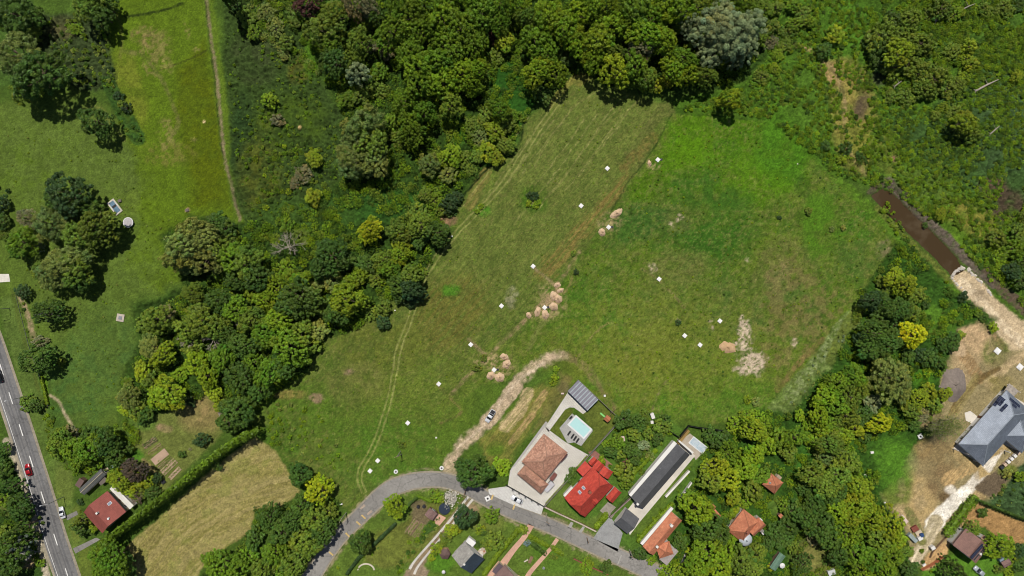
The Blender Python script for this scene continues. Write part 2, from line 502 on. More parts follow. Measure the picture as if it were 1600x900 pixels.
blob(835, 310, 24, 20, (70, 100, 28), patchy=0.5, tall=0.15); blob(800, 465, 8, 16, (150, 146, 112), amt=0.7, patchy=0.7, nz=NF); blob(705, 455, 14, 10, (76, 118, 34)); blob(755, 330, 14, 8, (80, 124, 36))
blob(495, 622, 12, 6, (142, 122, 92), patchy=0.6, nz=NF); blob(545, 582, 8, 5, (140, 118, 92), patchy=0.6, nz=NF); blob(700, 345, 14, 10, (140, 112, 82), patchy=0.4, nz=NF); blob(452, 616, 26, 8, (130, 120, 62), patchy=0.6)
line([(760, 270), (742, 300), (735, 320)], 9, (124, 116, 64), patchy=0.7, nz=ST2); line([(895, 125), (875, 145), (860, 165)], 5, (132, 128, 66), patchy=0.6)
blob(910, 122, 14, 10, (128, 120, 64), patchy=0.5)
line([(985, 275), (955, 305), (930, 340), (905, 370), (875, 400), (850, 430)], (9, 14), (134, 112, 60), soft=7, warp=24, fine=8, amt=0.75, patchy=0.8, nz=ST2, thr=0.47)
line([(1040, 175), (1020, 205), (990, 250)], 16, (98, 104, 54), patchy=0.6, tall=0.2)
line([(975, 260), (1005, 232), (1020, 215)], 9, (116, 108, 58), patchy=0.7)
for i in range(9):      # pale swath lines in the mown field
    x0 = 830 + i * 21 + random.uniform(-6, 6); y0 = 190 - i * 3 + random.uniform(-14, 14); k = random.uniform(0.55, 1.0)
    line([(x0, y0), (x0 - 60 * k, y0 + 85 * k), (x0 - 130 * k, y0 + 175 * k)], 0.7, (146, 142, 94), soft=0.9, warp=7, fine=2, patchy=0.75, amt=0.95)
# --- middle and right field
CF = [(1050, 178), (1130, 180), (1200, 190), (1260, 240), (1305, 275), (1360, 320), (1405, 375), (1340, 460), (1352, 490), (1300, 545), (1240, 625), (1190, 645), (1120, 660), (1040, 650), (960, 650), (900, 575), (870, 552), (840, 570), (780, 600), (740, 600), (800, 535), (860, 470), (905, 410), (945, 345), (985, 290), (1020, 240)]
poly(CF, (90, 112, 36), soft=3, warp=6, fine=4, tall=0.04); vary(CF, .9)
poly([(1025, 245), (1060, 182), (1130, 178), (1205, 190), (1262, 240), (1270, 285), (1230, 300), (1190, 320), (1110, 300), (1050, 290), (1000, 330), (975, 320)], (80, 118, 12), soft=8, warp=24, patchy=0.25)
blob(1080, 240, 26, 30, (90, 126, 16), patchy=0.6); blob(1165, 275, 34, 30, (90, 124, 18), patchy=0.5); blob(1205, 245, 30, 30, (84, 120, 14), patchy=0.4)
blob(1095, 275, 36, 14, (66, 104, 30), patchy=0.5, tall=0.1); blob(1055, 300, 30, 20, (66, 106, 24), patchy=0.5)
blob(1110, 375, 75, 42, (58, 100, 26), rot=20, soft=0.6, patchy=0.35, tall=0.12); blob(1010, 345, 60, 30, (66, 98, 40), patchy=0.5, tall=0.08)
blob(1060, 345, 24, 22, (92, 104, 54), patchy=0.8); blob(1055, 425, 50, 30, (112, 114, 62), rot=20, patchy=0.7); blob(1220, 420, 40, 50, (112, 110, 62), rot=-30, patchy=0.8, thr=0.52); blob(1180, 480, 90, 50, (90, 106, 52), patchy=0.7)
blob(1215, 425, 26, 12, (132, 118, 76), rot=40, patchy=0.8, nz=NF); blob(1380, 390, 10, 16, (140, 122, 96), rot=-30, patchy=0.7, nz=NF); blob(1330, 345, 40, 36, (76, 112, 28), patchy=0.6); blob(1345, 405, 40, 30, (88, 108, 46), patchy=0.5)
blob(985, 570, 90, 60, (116, 124, 44), soft=.6, patchy=.3); blob(990, 510, 60, 40, (108, 116, 50), patchy=0.6); blob(930, 500, 60, 60, (78, 116, 34), patchy=0.6); blob(1000, 590, 80, 40, (116, 124, 46), patchy=0.5); blob(1100, 600, 80, 50, (98, 118, 38), patchy=0.5); blob(880, 470, 30, 40, (76, 112, 30), patchy=0.5)
blob(1160, 640, 60, 20, (88, 120, 40), patchy=0.5); blob(1060, 630, 40, 20, (78, 128, 30), patchy=0.5); blob(1245, 500, 40, 30, (112, 110, 62), patchy=0.8, nz=NF)
blob(960, 370, 30, 20, (70, 102, 40), patchy=0.5); blob(1040, 470, 60, 30, (86, 108, 44), patchy=0.5)
poly(CF, (110, 114, 62), soft=3, amt=0.5, patchy=1.0, nz=NF, thr=0.62); poly(CF, (60, 94, 28), soft=3, amt=0.55, patchy=1.0, nz=NM, thr=0.6)
poly([(800, 560), (900, 470), (1000, 440), (1120, 470), (1230, 500), (1260, 580), (1180, 640), (960, 645), (890, 580)], (114, 124, 48), soft=30, warp=30, amt=.65, patchy=.75, nz=N13*.5+N9*.5, thr=.49); poly([(560, 600), (680, 560), (800, 540), (740, 620), (690, 720), (580, 760), (520, 720)], (106, 120, 46), soft=30, warp=30, amt=.6, patchy=.75, nz=N13*.5+N9*.5, thr=.49)
poly([(40, 330), (200, 330), (280, 420), (200, 470), (180, 640), (120, 670), (60, 520)], (94, 114, 50), soft=30, warp=30, amt=.6, patchy=.6, nz=N9, thr=.48); poly([(0, 170), (120, 150), (190, 200), (230, 300), (120, 330), (0, 300)], (94, 112, 52), soft=20, warp=30, amt=.6, patchy=.7, nz=N9, thr=.48); blob(610, 700, 90, 60, (78, 112, 34), soft=.5, patchy=.7, nz=N13, amt=.8); blob(930, 620, 50, 30, (82, 116, 36), soft=.5, patchy=.7, nz=N13, amt=.8); blob(1150, 620, 60, 30, (82, 118, 34), soft=.5, patchy=.7, nz=N13, amt=.8)
for (x, y, rx, ry, ro) in ((232, 50, 20, 9, -20), (250, 78, 18, 8, 60), (262, 100, 10, 16, 20), (222, 84, 22, 5, 0), (265, 205, 6, 22, 20), (255, 225, 5, 14, 30), (235, 105, 16, 5, -40), (290, 45, 5, 14, 10), (308, 75, 4, 8, -30), (305, 220, 6, 6, 0)):
    blob(x, y, rx, ry, (128, 122, 72), rot=ro, warp=22, fine=10, patchy=1.0, nz=N3 * .6 + NF * .4, thr=.5, amt=.8)
specks(LF, .8); specks(CF, .9)
poly([(1180, 440), (1240, 400), (1330, 470), (1300, 520), (1220, 600), (1190, 560)], (124, 112, 68), soft=14, amt=0.55, patchy=1.0, nz=N9, thr=0.52)
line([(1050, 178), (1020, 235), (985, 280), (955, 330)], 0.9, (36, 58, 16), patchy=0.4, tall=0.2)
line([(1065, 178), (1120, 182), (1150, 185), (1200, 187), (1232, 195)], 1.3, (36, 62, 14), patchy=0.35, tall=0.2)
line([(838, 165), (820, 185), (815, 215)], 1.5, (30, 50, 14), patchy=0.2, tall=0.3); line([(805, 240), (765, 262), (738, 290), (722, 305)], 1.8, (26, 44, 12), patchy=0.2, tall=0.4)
blob(1075, 225, 40, 36, (86, 126, 16), soft=.7, patchy=.8, nz=N13, thr=.46); blob(1195, 270, 50, 40, (84, 124, 18), soft=.7, patchy=.8, nz=N13, thr=.47); blob(1120, 310, 50, 22, (62, 98, 28), soft=.5, patchy=.7, nz=N13)
# pale survey scrapes and diagonals
line([(905, 395), (880, 432), (862, 455), (820, 500), (775, 545), (740, 580), (705, 615)], 3.0, (140, 124, 86), patchy=0.75, nz=NF)
line([(833, 416), (865, 445)], 2, (142, 128, 90), patchy=0.6); line([(733, 530), (760, 560)], 3, (136, 122, 84), patchy=0.7); line([(680, 600), (720, 640), (690, 660)], 2, (118, 112, 66), patchy=0.8)
line([(900, 400), (890, 445), (860, 480)], 1.5, (128, 120, 74), patchy=0.7)
line([(1003, 420), (1030, 440), (1070, 480)], 1.6, (118, 112, 72), patchy=0.8); line([(950, 505), (930, 520), (900, 560)], 1.5, (132, 126, 78), patchy=0.8); line([(1045, 590), (1030, 612), (1020, 640)], 1.2, (126, 118, 84), patchy=0.8)
line([(880, 480), (845, 510), (825, 545)], 4, (110, 118, 62), patchy=0.7, nz=ST2); line([(870, 455), (850, 480)], 5, (150, 128, 96), patchy=0.6)
for (x, y, rx, ry) in ((862, 468, 24, 26), (845, 488, 22, 12), (780, 574, 22, 22), (760, 560, 20, 12), (955, 348, 20, 12), (1020, 254, 8, 8)):
    blob(x, y, rx, ry, (176, 152, 112), warp=16, fine=8, patchy=1.0, nz=N3 * .5 + NF * .5, thr=.5, amt=.55)
# bare patches
for (x, y, rx, ry, ro) in ((1164, 525, 11, 24, 10), (1175, 570, 22, 17, 20), (1155, 508, 7, 8, 0), (1190, 560, 12, 8, 0), (1168, 580, 10, 8, 0), (1150, 545, 8, 5, 0)):
    blob(x, y, rx * 1.1, ry * 1.1, (190, 172, 146), rot=ro, patchy=0.9, nz=N3 * .5 + NF * .5, thr=0.46, soft=0.25, warp=26, fine=14)
for (x, y, r) in ((1046, 352, 3), (1056, 343, 3.5), (1063, 340, 3), (1110, 500, 3), (1060, 502, 4), (1165, 405, 4), (1112, 513, 2), (1240, 535, 5), (1020, 420, 7)):
    blob(x, y, r, r * 1.2, (170, 156, 126), warp=14, fine=8, patchy=0.8, nz=N3)
# tall pale weeds on the slope to the wood
line([(1330, 500), (1290, 560), (1245, 610), (1215, 650)], (16, 20), (106, 122, 70), patchy=0.5, tall=0.3)
line([(1320, 500), (1285, 555), (1235, 620)], 9, (142, 152, 112), patchy=1.0, nz=N3 * .6 + NF * .4, thr=0.55, amt=0.7)
line([(1285, 530), (1250, 565), (1215, 610)], 4, (122, 108, 62), patchy=0.6); line([(1340, 490), (1330, 500), (1300, 560)], 10, (104, 116, 52), patchy=0.5, tall=0.2)
blob(1250, 660, 20, 8, (146, 122, 94), patchy=0.6, nz=NF)
# --- wet scrub land, right
poly([(1165, 130), (1200, 90), (1195, -40), (1660, -40), (1660, 440), (1600, 500), (1515, 420), (1480, 372), (1400, 310), (1365, 295), (1305, 275), (1262, 240), (1205, 190), (1120, 180), (1060, 178), (1050, 160)], (72, 104, 30), soft=5, tall=0.5)
blob(1215, 170, 50, 30, (76, 112, 30), patchy=0.5, tall=0.4); blob(1330, 50, 40, 50, (78, 118, 34), patchy=0.4, tall=0.3); blob(1225, 230, 50, 50, (72, 114, 24), patchy=0.4, tall=0.25); blob(1270, 160, 40, 50, (80, 112, 36), patchy=0.4, tall=0.35)
poly([(1290, 100), (1340, 90), (1360, 130), (1375, 190), (1345, 215), (1360, 255), (1345, 280), (1310, 250), (1300, 180)], (138, 128, 64), soft=6, patchy=0.5, tall=0.25)
blob(1298, 115, 14, 20, (152, 128, 84), rot=40, patchy=0.5, nz=NF); line([(1240, 70), (1275, 85), (1300, 110), (1318, 150), (1320, 190), (1330, 240), (1355, 275)], 3, (150, 132, 88), patchy=0.6)
blob(1345, 168, 13, 24, (94, 82, 60), rot=-15, patchy=0.35, tall=0.1); blob(1372, 122, 12, 14, (70, 62, 54), patchy=0.4); blob(1335, 220, 26, 30, (122, 124, 54), patchy=0.6, tall=0.3)
poly([(1395, 170), (1440, 190), (1520, 100), (1660, 90), (1660, 320), (1560, 320), (1500, 290), (1440, 260), (1390, 215)], (60, 86, 42), soft=10, tall=0.65)
blob(1570, 200, 60, 70, (62, 84, 52), patchy=0.6, tall=0.6); blob(1560, 60, 70, 40, (68, 96, 34), patchy=0.5, tall=0.5); blob(1450, 60, 60, 50, (58, 86, 34), patchy=0.5, tall=0.6)
blob(1445, 290, 60, 26, (86, 108, 42), rot=-25, patchy=0.5, tall=0.35); blob(1570, 320, 40, 26, (74, 64, 48), rot=-35, patchy=0.75, thr=0.45); blob(1520, 345, 50, 24, (126, 122, 56), rot=-35, patchy=0.6, tall=0.25); blob(1550, 290, 22, 14, (84, 72, 54), patchy=0.6)
blob(1500, 370, 30, 14, (94, 124, 36), rot=-40, patchy=0.5, tall=0.3); blob(1385, 240, 24, 30, (108, 114, 50), patchy=0.6, tall=0.3)
line([(1300, 272), (1330, 300), (1365, 330), (1408, 372), (1440, 420), (1490, 455)], 8, (84, 116, 34), patchy=0.4, tall=0.3)
blob(1280, 350, 30, 50, (78, 114, 28), patchy=0.6); blob(1255, 290, 12, 16, (60, 90, 26), patchy=0.5, tall=0.2)
# --- water channel
CHAN = [(1362, 306), (1378, 296), (1392, 300), (1415, 322), (1440, 345), (1470, 375), (1497, 405), (1508, 424), (1490, 432), (1470, 412), (1440, 382), (1410, 355), (1385, 332)]
line([(1388, 285), (1415, 310), (1438, 335), (1470, 362), (1500, 395), (1525, 420), (1552, 445)], (8, 7), (98, 88, 76), patchy=0.35, thr=0.42)
line([(1360, 300), (1372, 290), (1385, 288)], 5, (92, 82, 66), patchy=0.3)
line([(1370, 325), (1410, 365), (1450, 405), (1485, 440)], 5, (104, 112, 52), patchy=0.4, tall=0.2)
poly(CHAN, (72, 56, 36), soft=2.5, warp=3, fine=2, tall=0)
slc = box(CHAN, 20)
DEEP[slc] = sstep(-3, 6, poly_sdf(PX[slc] + WX[slc] * 5, PY[slc] + WY[slc] * 5, CHAN)) * 1.6
# --- gravel causeway and works site
poly([(1487, 432), (1503, 421), (1520, 428), (1560, 470), (1610, 512), (1640, 540), (1640, 575), (1600, 560), (1575, 545), (1545, 505), (1510, 465)], (200, 178, 142), soft=2.5, warp=6, tall=0)
line([(1505, 440), (1550, 490), (1600, 540)], 7, (222, 202, 168), patchy=0.7, nz=NF); blob(1532, 462, 10, 8, (156, 138, 110), patchy=0.4); line([(1530, 500), (1570, 545), (1600, 590)], 5, (150, 126, 90), patchy=0.6)
line([(1545, 425), (1580, 465), (1630, 510)], 9, (96, 82, 66), patchy=0.5, tall=0.2)
SITE = [(1495, 512), (1512, 506), (1532, 500), (1542, 520), (1560, 545), (1600, 545), (1660, 560), (1660, 720), (1590, 745), (1575, 752), (1545, 790), (1500, 820), (1455, 885), (1425, 880), (1425, 860), (1412, 830), (1385, 795), (1375, 770), (1400, 745), (1425, 700), (1450, 690), (1470, 655), (1470, 600), (1480, 560)]
poly(SITE, (152, 138, 98), soft=5, warp=8, tall=0.0)
poly([(1495, 515), (1535, 500), (1560, 545), (1530, 570), (1510, 600), (1490, 575), (1485, 560)], (190, 162, 122), soft=5, patchy=0.45)
line([(1500, 545), (1530, 590)], 10, (164, 134, 92), patchy=0.6, nz=ST2); blob(1500, 545, 12, 10, (206, 182, 146), patchy=0.4); blob(1560, 570, 18, 12, (160, 140, 96), patchy=0.6); line([(1545, 600), (1575, 570), (1600, 555)], 7, (196, 172, 130), patchy=0.5)
line([(1490, 640), (1510, 610), (1535, 590), (1560, 575)], (6, 4), (112, 92, 54), patchy=0.2)
blob(1555, 550, 22, 20, (104, 112, 60), patchy=0.6, tall=0.1)
blob(1470, 715, 36, 30, (136, 118, 80), patchy=0.5); blob(1440, 700, 16, 18, (146, 124, 82), patchy=0.5); blob(1425, 790, 28, 32, (208, 182, 136), patchy=0.8, nz=N3*.5+NF*.5, thr=0.45); blob(1435, 775, 34, 44, (176, 152, 104), patchy=0.6)
blob(1470, 755, 24, 26, (130, 110, 76), patchy=0.4); line([(1480, 750), (1505, 735), (1535, 720)], 10, (196, 164, 112), patchy=0.6, nz=ST2); blob(1400, 765, 26, 30, (104, 116, 54), patchy=0.5, tall=0.1)
line([(1570, 690), (1552, 715), (1530, 745), (1508, 770)], (8, 9), (224, 214, 196), warp=3); line([(1508, 770), (1480, 795), (1458, 820)], (11, 14), (246, 238, 222), warp=5, patchy=0.15)
line([(1462, 815), (1445, 850), (1425, 882)], (12, 9), (186, 172, 138), warp=3); line([(1458, 818), (1440, 850), (1424, 880)], 1.6, (222, 206, 174), warp=2, fine=1); line([(1468, 824), (1448, 858), (1434, 884)], 1.6, (216, 198, 164), warp=2, fine=1)
blob(1486, 765, 9, 7, (246, 236, 218), warp=6, patchy=0.2); blob(1475, 775, 10, 7, (106, 84, 56), patchy=0.3); line([(1420, 800), (1432, 825), (1440, 845)], 8, (120, 118, 74), patchy=0.4)
poly([(1522, 762), (1538, 745), (1560, 735), (1580, 728), (1580, 742), (1562, 768), (1548, 776), (1530, 775)], (106, 92, 72), soft=2, warp=3); poly([(1508, 785), (1522, 768), (1548, 776), (1530, 785)], (178, 154, 108), soft=2)
poly([(1530, 785), (1562, 768), (1585, 735), (1680, 690), (1680, 850), (1600, 815), (1560, 798)], (62, 84, 52), soft=3, tall=0.75); blob(1575, 735, 16, 8, (106, 112, 52), tall=0.5, patchy=0.5)
line([(1535, 715), (1568, 700), (1610, 670)], 6, (168, 144, 98), patchy=0.3)
line([(1525, 590), (1505, 625), (1480, 660)], 7, (146, 132, 82), patchy=0.6, nz=ST2); blob(1560, 600, 20, 14, (136, 124, 74), patchy=0.4)
poly([(1495, 690), (1520, 715), (1545, 740), (1530, 748), (1495, 720), (1485, 700)], (176, 152, 104), soft=2, patchy=0.4)
# --- bottom right house plot
poly([(1508, 800), (1526, 786), (1600, 815), (1660, 835), (1660, 880), (1600, 850), (1585, 850), (1555, 838), (1540, 825), (1510, 822)], (168, 132, 84), soft=2, warp=4, tall=0)
poly([(1470, 875), (1500, 860), (1488, 848), (1510, 822), (1545, 840), (1560, 860), (1575, 940), (1440, 940), (1440, 892)], (88, 128, 40), soft=3, warp=4, tall=0)
line([(1508, 812), (1490, 838), (1470, 858), (1448, 882)], (2.5, 6), (198, 166, 118), patchy=0.25); poly([(1446, 872), (1470, 848), (1484, 850), (1480, 866), (1452, 890), (1440, 888)], (196, 160, 110), soft=2, warp=4)
# --- wood floor at the right
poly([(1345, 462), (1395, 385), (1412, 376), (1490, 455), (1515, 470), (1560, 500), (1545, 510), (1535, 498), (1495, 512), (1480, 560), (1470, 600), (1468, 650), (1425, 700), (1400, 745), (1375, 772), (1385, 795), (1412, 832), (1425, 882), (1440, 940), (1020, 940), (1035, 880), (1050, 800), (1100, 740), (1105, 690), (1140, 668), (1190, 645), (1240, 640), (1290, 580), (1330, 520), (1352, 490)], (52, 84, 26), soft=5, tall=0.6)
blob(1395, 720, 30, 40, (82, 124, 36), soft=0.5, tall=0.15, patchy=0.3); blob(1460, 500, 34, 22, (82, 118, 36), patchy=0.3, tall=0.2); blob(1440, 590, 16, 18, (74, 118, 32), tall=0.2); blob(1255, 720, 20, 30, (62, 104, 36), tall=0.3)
blob(1270, 870, 34, 30, (128, 124, 72), patchy=0.3, tall=0.05); blob(1205, 790, 14, 22, (92, 118, 48), patchy=0.4, tall=0.1); blob(1290, 895, 20, 14, (120, 116, 70), patchy=0.3); blob(1450, 655, 26, 14, (146, 128, 92), patchy=0.5, tall=0.05)
# --- dry hay field, lower left
HAY = [(400, 682), (432, 706), (468, 768), (440, 792), (398, 795), (392, 830), (335, 866), (312, 890), (300, 940), (200, 940), (200, 850), (230, 826), (330, 735)]
poly(HAY, (146, 136, 78), soft=3, warp=5, tall=0.0)
slh = box(HAY, 10)
rr = np.hypot((PX[slh] - 520) * 0.8, PY[slh] - 1010) + WX[slh] * 10
hn = fbm(rr / 1.5, np.arctan2(PY[slh] - 1010, PX[slh] - 520) * 5, 3, 5)
inside = sstep(-2, 3, poly_sdf(PX[slh] + WX[slh] * 5, PY[slh] + WY[slh] * 5, HAY))
put(inside * sstep(0.46, 0.68, hn) * 0.6, slh, (168, 154, 100)); put(inside * sstep(0.5, 0.36, hn) * 0.4, slh, (116, 114, 58)); put(inside * sstep(0.45, 0.62, fbm(rr / 9, PX[slh] / 60, 3, 2)) * 0.45, slh, (160, 148, 96)); put(inside * sstep(0.5, 0.7, NM[slh]) * 0.5, slh, (112, 118, 56))
# --- garden of the roadside house
poly([(215, 662), (262, 640), (320, 610), (352, 655), (345, 680), (300, 725), (262, 765), (225, 780), (205, 745), (200, 700)], (108, 116, 60), soft=4, warp=6, tall=0.02)
blob(315, 648, 34, 28, (144, 126, 80), patchy=0.35); blob(255, 668, 14, 6, (156, 132, 98), patchy=0.5); blob(225, 660, 18, 14, (96, 120, 52)); blob(214, 712, 12, 10, (78, 118, 36)); line([(224, 718), (245, 742)], 3, (142, 126, 84), patchy=0.3)
poly([(170, 845), (200, 815), (230, 800), (190, 870)], (72, 100, 34), soft=3)
# --- main road verges
line([(14, 480), (36, 560), (62, 660), (95, 780), (125, 870), (150, 940)], 16, (92, 112, 52), soft=4, patchy=0.2); line([(30, 455), (45, 500), (52, 530)], 4, (156, 138, 104), patchy=0.5)
line([(20, 455), (40, 540), (70, 640)], 3, (86, 100, 44), patchy=0.4); line([(78, 618), (92, 628), (100, 645), (114, 666)], 2, (176, 160, 128), patchy=0.3, warp=2)
line([(70, 590), (75, 625)], 3, (96, 128, 34), tall=0.3); blob(100, 755, 16, 30, (100, 114, 54)); blob(118, 820, 10, 30, (104, 116, 52)); blob(135, 880, 14, 30, (98, 112, 46)); blob(70, 700, 14, 30, (86, 108, 46), patchy=0.3)
poly([(-60, 560), (0, 700), (30, 720), (60, 830), (80, 940), (-60, 940)], (54, 80, 30), soft=4, tall=0.4)
blob(10, 790, 14, 16, (100, 112, 56)); blob(42, 878, 14, 10, (150, 132, 96), patchy=0.4)
line([(10, 690), (30, 730), (48, 790), (62, 850), (78, 920)], (5.5, 5.5), (178, 166, 142), soft=1.5, warp=3, patchy=0.15)
# --- strip between lane and gardens (bottom)
poly([(500, 905), (550, 838), (580, 806), (612, 778), (640, 766), (670, 762), (700, 766), (728, 780), (800, 812), (870, 842), (940, 873), (1000, 905), (1030, 940), (480, 940)], (92, 114, 46), soft=2, warp=3, tall=0.03)
poly([(590, 835), (625, 818), (650, 790), (680, 780), (706, 800), (690, 830), (660, 860), (640, 880), (600, 890), (570, 880)], (104, 110, 52), soft=4, tall=0.02)
poly([(640, 785), (658, 778), (670, 788), (663, 806), (684, 815), (676, 830), (650, 838), (632, 836), (640, 812)], (122, 106, 82), soft=2, patchy=0.2); poly([(632, 832), (648, 812), (656, 816), (642, 838)], (112, 94, 72), soft=1, warp=2); line([(648, 850), (665, 830), (680, 815)], 7, (66, 92, 38), tall=0.35)
line([(730, 785), (700, 822), (655, 880), (640, 905)], 7, (140, 122, 94), soft=2); blob(735, 795, 12, 9, (150, 130, 98)); poly([(640, 882), (655, 876), (672, 890), (668, 910), (630, 910)], (146, 128, 104), soft=2)
blob(610, 855, 40, 26, (110, 118, 54), patchy=0.4); blob(690, 880, 20, 16, (86, 126, 38)); blob(760, 815, 30, 18, (112, 122, 58), patchy=0.4); blob(880, 885, 30, 14, (90, 120, 42)); blob(850, 860, 20, 12, (86, 118, 40))
line([(858, 820), (900, 842), (960, 870)], 5, (110, 116, 62), patchy=0.4)
# --- house plots above the lane
poly([(848, 800), (872, 765), (925, 700), (975, 650), (1010, 640), (1060, 665), (1095, 690), (1100, 740), (1040, 830), (1020, 880), (960, 855), (925, 838)], (80, 110, 42), soft=3, warp=4, tall=0.06)
poly([(850, 790), (890, 745), (900, 760), (880, 790), (915, 815), (940, 800), (952, 806), (928, 838), (890, 822)], (96, 116, 52), soft=2, warp=3, tall=0); poly([(1075, 725), (1090, 715), (1010, 830), (985, 840), (1005, 805)], (92, 114, 46), soft=2, warp=3, tall=0.02)
poly([(905, 643), (935, 628), (968, 656), (922, 708), (908, 698), (928, 672)], (96, 106, 46), soft=1.5, warp=2, tall=0); poly([(856, 674), (884, 639), (893, 638), (896, 646), (874, 668), (886, 690)], (98, 108, 46), soft=1.5, warp=2, tall=0)
blob(880, 606, 10, 8, (112, 96, 82), patchy=0.3); poly([(870, 580), (895, 592), (885, 615), (850, 665), (830, 680), (850, 640)], (118, 110, 66), soft=5, patchy=0.3)
# --- track to the lane and churned soil
poly([(745, 690), (790, 655), (830, 610), (862, 590), (868, 615), (842, 650), (815, 690), (795, 720), (765, 728)], (132, 126, 66), soft=7, patchy=0.45, nz=ST2, tall=0.03)
line([(800, 690), (830, 650), (850, 615)], 5, (176, 150, 100), patchy=0.6, nz=ST2); line([(825, 615), (812, 640), (790, 665)], 10, (190, 168, 124), patchy=0.6, nz=ST2); blob(775, 700, 16, 12, (92, 116, 40), patchy=0.4)
line([(700, 740), (706, 718), (722, 696), (752, 668), (775, 645), (800, 608), (828, 578), (858, 560), (885, 556)], (10, 5), (190, 168, 138), soft=4, warp=13, fine=7, patchy=0.3)
line([(760, 660), (785, 630), (805, 605)], 11, (190, 168, 138), patchy=0.3); line([(715, 700), (760, 660), (800, 605), (850, 566)], 2, (206, 186, 158), patchy=0.6)
line([(885, 556), (905, 564), (920, 580), (938, 605), (960, 640)], (6, 4), (126, 114, 72), soft=4, warp=10, patchy=0.7, amt=.8)
blob(862, 592, 14, 14, (84, 114, 38), patchy=0.3)
# wheel tracks in the mown field
TRK = [(878, 150), (848, 192), (818, 240), (775, 300), (715, 362), (680, 405), (655, 450), (640, 500), (622, 550), (612, 610), (598, 660), (580, 705), (565, 730), (562, 750), (568, 770)]
def offs(pts, d):
    o = []
    for i, (x, y) in enumerate(pts):
        a = pts[max(0, i - 1)]; b = pts[min(len(pts) - 1, i + 1)]
        L = math.hypot(b[0] - a[0], b[1] - a[1]); o.append((x - (b[1] - a[1]) / L * d, y + (b[0] - a[0]) / L * d))
    return o
for d in (-3.4, 3.4):
    line(offs(TRK, d), 1.1, (150, 150, 94), soft=1.0, warp=3, fine=1, amt=0.9, patchy=0.4)
for pts in ([(936, 140), (900, 165), (870, 200), (835, 260)], [(960, 175), (925, 215), (880, 280), (855, 310)], [(1130, 255), (1145, 258), (1160, 270), (1167, 283)], [(1130, 262), (1145, 266), (1156, 280)]):
    line(pts, 0.8, (138, 134, 86) if pts[0][0] < 1000 else (52, 76, 22), soft=1, warp=3, fine=1, patchy=0.5, amt=0.7)
blob(319, 190, 2.2, 2.2, (220, 196, 140), warp=1, fine=1); blob(468, 199, 3.2, 2.6, (206, 178, 120), warp=1); blob(293, 328, 3, 3, (180, 150, 110), warp=1); blob(1396, 248, 5, 4, (160, 128, 96), warp=2)
LC = [(490, 897), (512, 863), (535, 834), (566, 803), (604, 768), (633, 755), (664, 749), (694, 750), (725, 760), (760, 779), (800, 799), (860, 822), (930, 854), (985, 878), (1030, 899)]
for d in (-13.5, 13.5): line(offs(LC, d), 2.6, (150, 138, 106), soft=2, warp=8, fine=5, patchy=0.85, nz=NF, amt=.85)
# grass mottling everywhere
NS = fbm(PX / 2.2, PY / 2.2, 2, 8)
MOT = (0.62 + 0.38 * NM + 0.34 * NF + 0.30 * (NS - 0.5)) * (0.80 + 0.4 * NW)
far = sstep(150, 700, np.maximum(np.abs(GX) - 196, np.abs(GY) - 114))
COLR *= MOT[..., None]
# surface height: tall growth and rough grass are real relief
HZ = TALL * (2.2 * (NF - 0.45) + 1.2 * (NM - 0.5) + 1.6 * (NS - 0.5) + 1.1 * (NW - 0.5)) + 0.16 * (NW - 0.5) + 0.34 * (NS - 0.5) + 0.25 * (NF - 0.5)
COLR *= (1 + TALL * (0.9 * (NS - 0.5) + 0.7 * (NF - 0.5) + 0.25 * (NW - .5)))[..., None]
# terrain lies still where something is built on it
def flat(pts, pad=3):
    sl = box(pts, pad + 6)
    if sl is None: return
    FLAT[sl] = np.maximum(FLAT[sl], sstep(-pad - 4, -pad, poly_sdf(PX[sl], PY[sl], pts)))
# ------------------------------------------------------------------ roads and paving
def strip(name, pts, mt, z=0.05, sub=6, widen=0.0, thick=0.06):
    """pts: (px, py, full width in px)"""
    q = smooth_line(pts, sub) if len(pts) > 2 else pts
    L = []; R = []
    for i in range(len(q)):
        a = q[max(0, i - 1)]; b = q[min(len(q) - 1, i + 1)]
        d = math.hypot(b[0] - a[0], b[1] - a[1]) + 1e-9; nx, ny = -(b[1] - a[1]) / d, (b[0] - a[0]) / d
        w = q[i][2] / 2
        L.append(W(q[i][0] + nx * w, q[i][1] + ny * w)); R.append(W(q[i][0] - nx * w, q[i][1] - ny * w))
    n = len(q)
    vs = [(x, y, z) for x, y in L] + [(x, y, z) for x, y in R] + [(x, y, z - thick) for x, y in L] + [(x, y, z - thick) for x, y in R]
    fs = []
    for i in range(n - 1):
        fs += [(i, n + i, n + i + 1, i + 1)[::-1], (i, i + 1, 2 * n + i + 1, 2 * n + i)[::-1], (n + i, 3 * n + i, 3 * n + i + 1, n + i + 1)[::-1]]
    o = MB().add(vs, fs).build(name, mt); tag(o, kind='structure')
    pl = [(x / S + 800, 450 - y / S) for x, y in L] + [(x / S + 800, 450 - y / S) for x, y in R][::-1]
    flat(pl, 2)
    return o
def pave(name, pts, mt, z=0.05, thick=0.06, st=True):
    o = MB().prism([W(*p) for p in pts], z - thick, z).build(name, mt)
    if st: tag(o, kind='structure')
    flat(pts, 2)
    return o
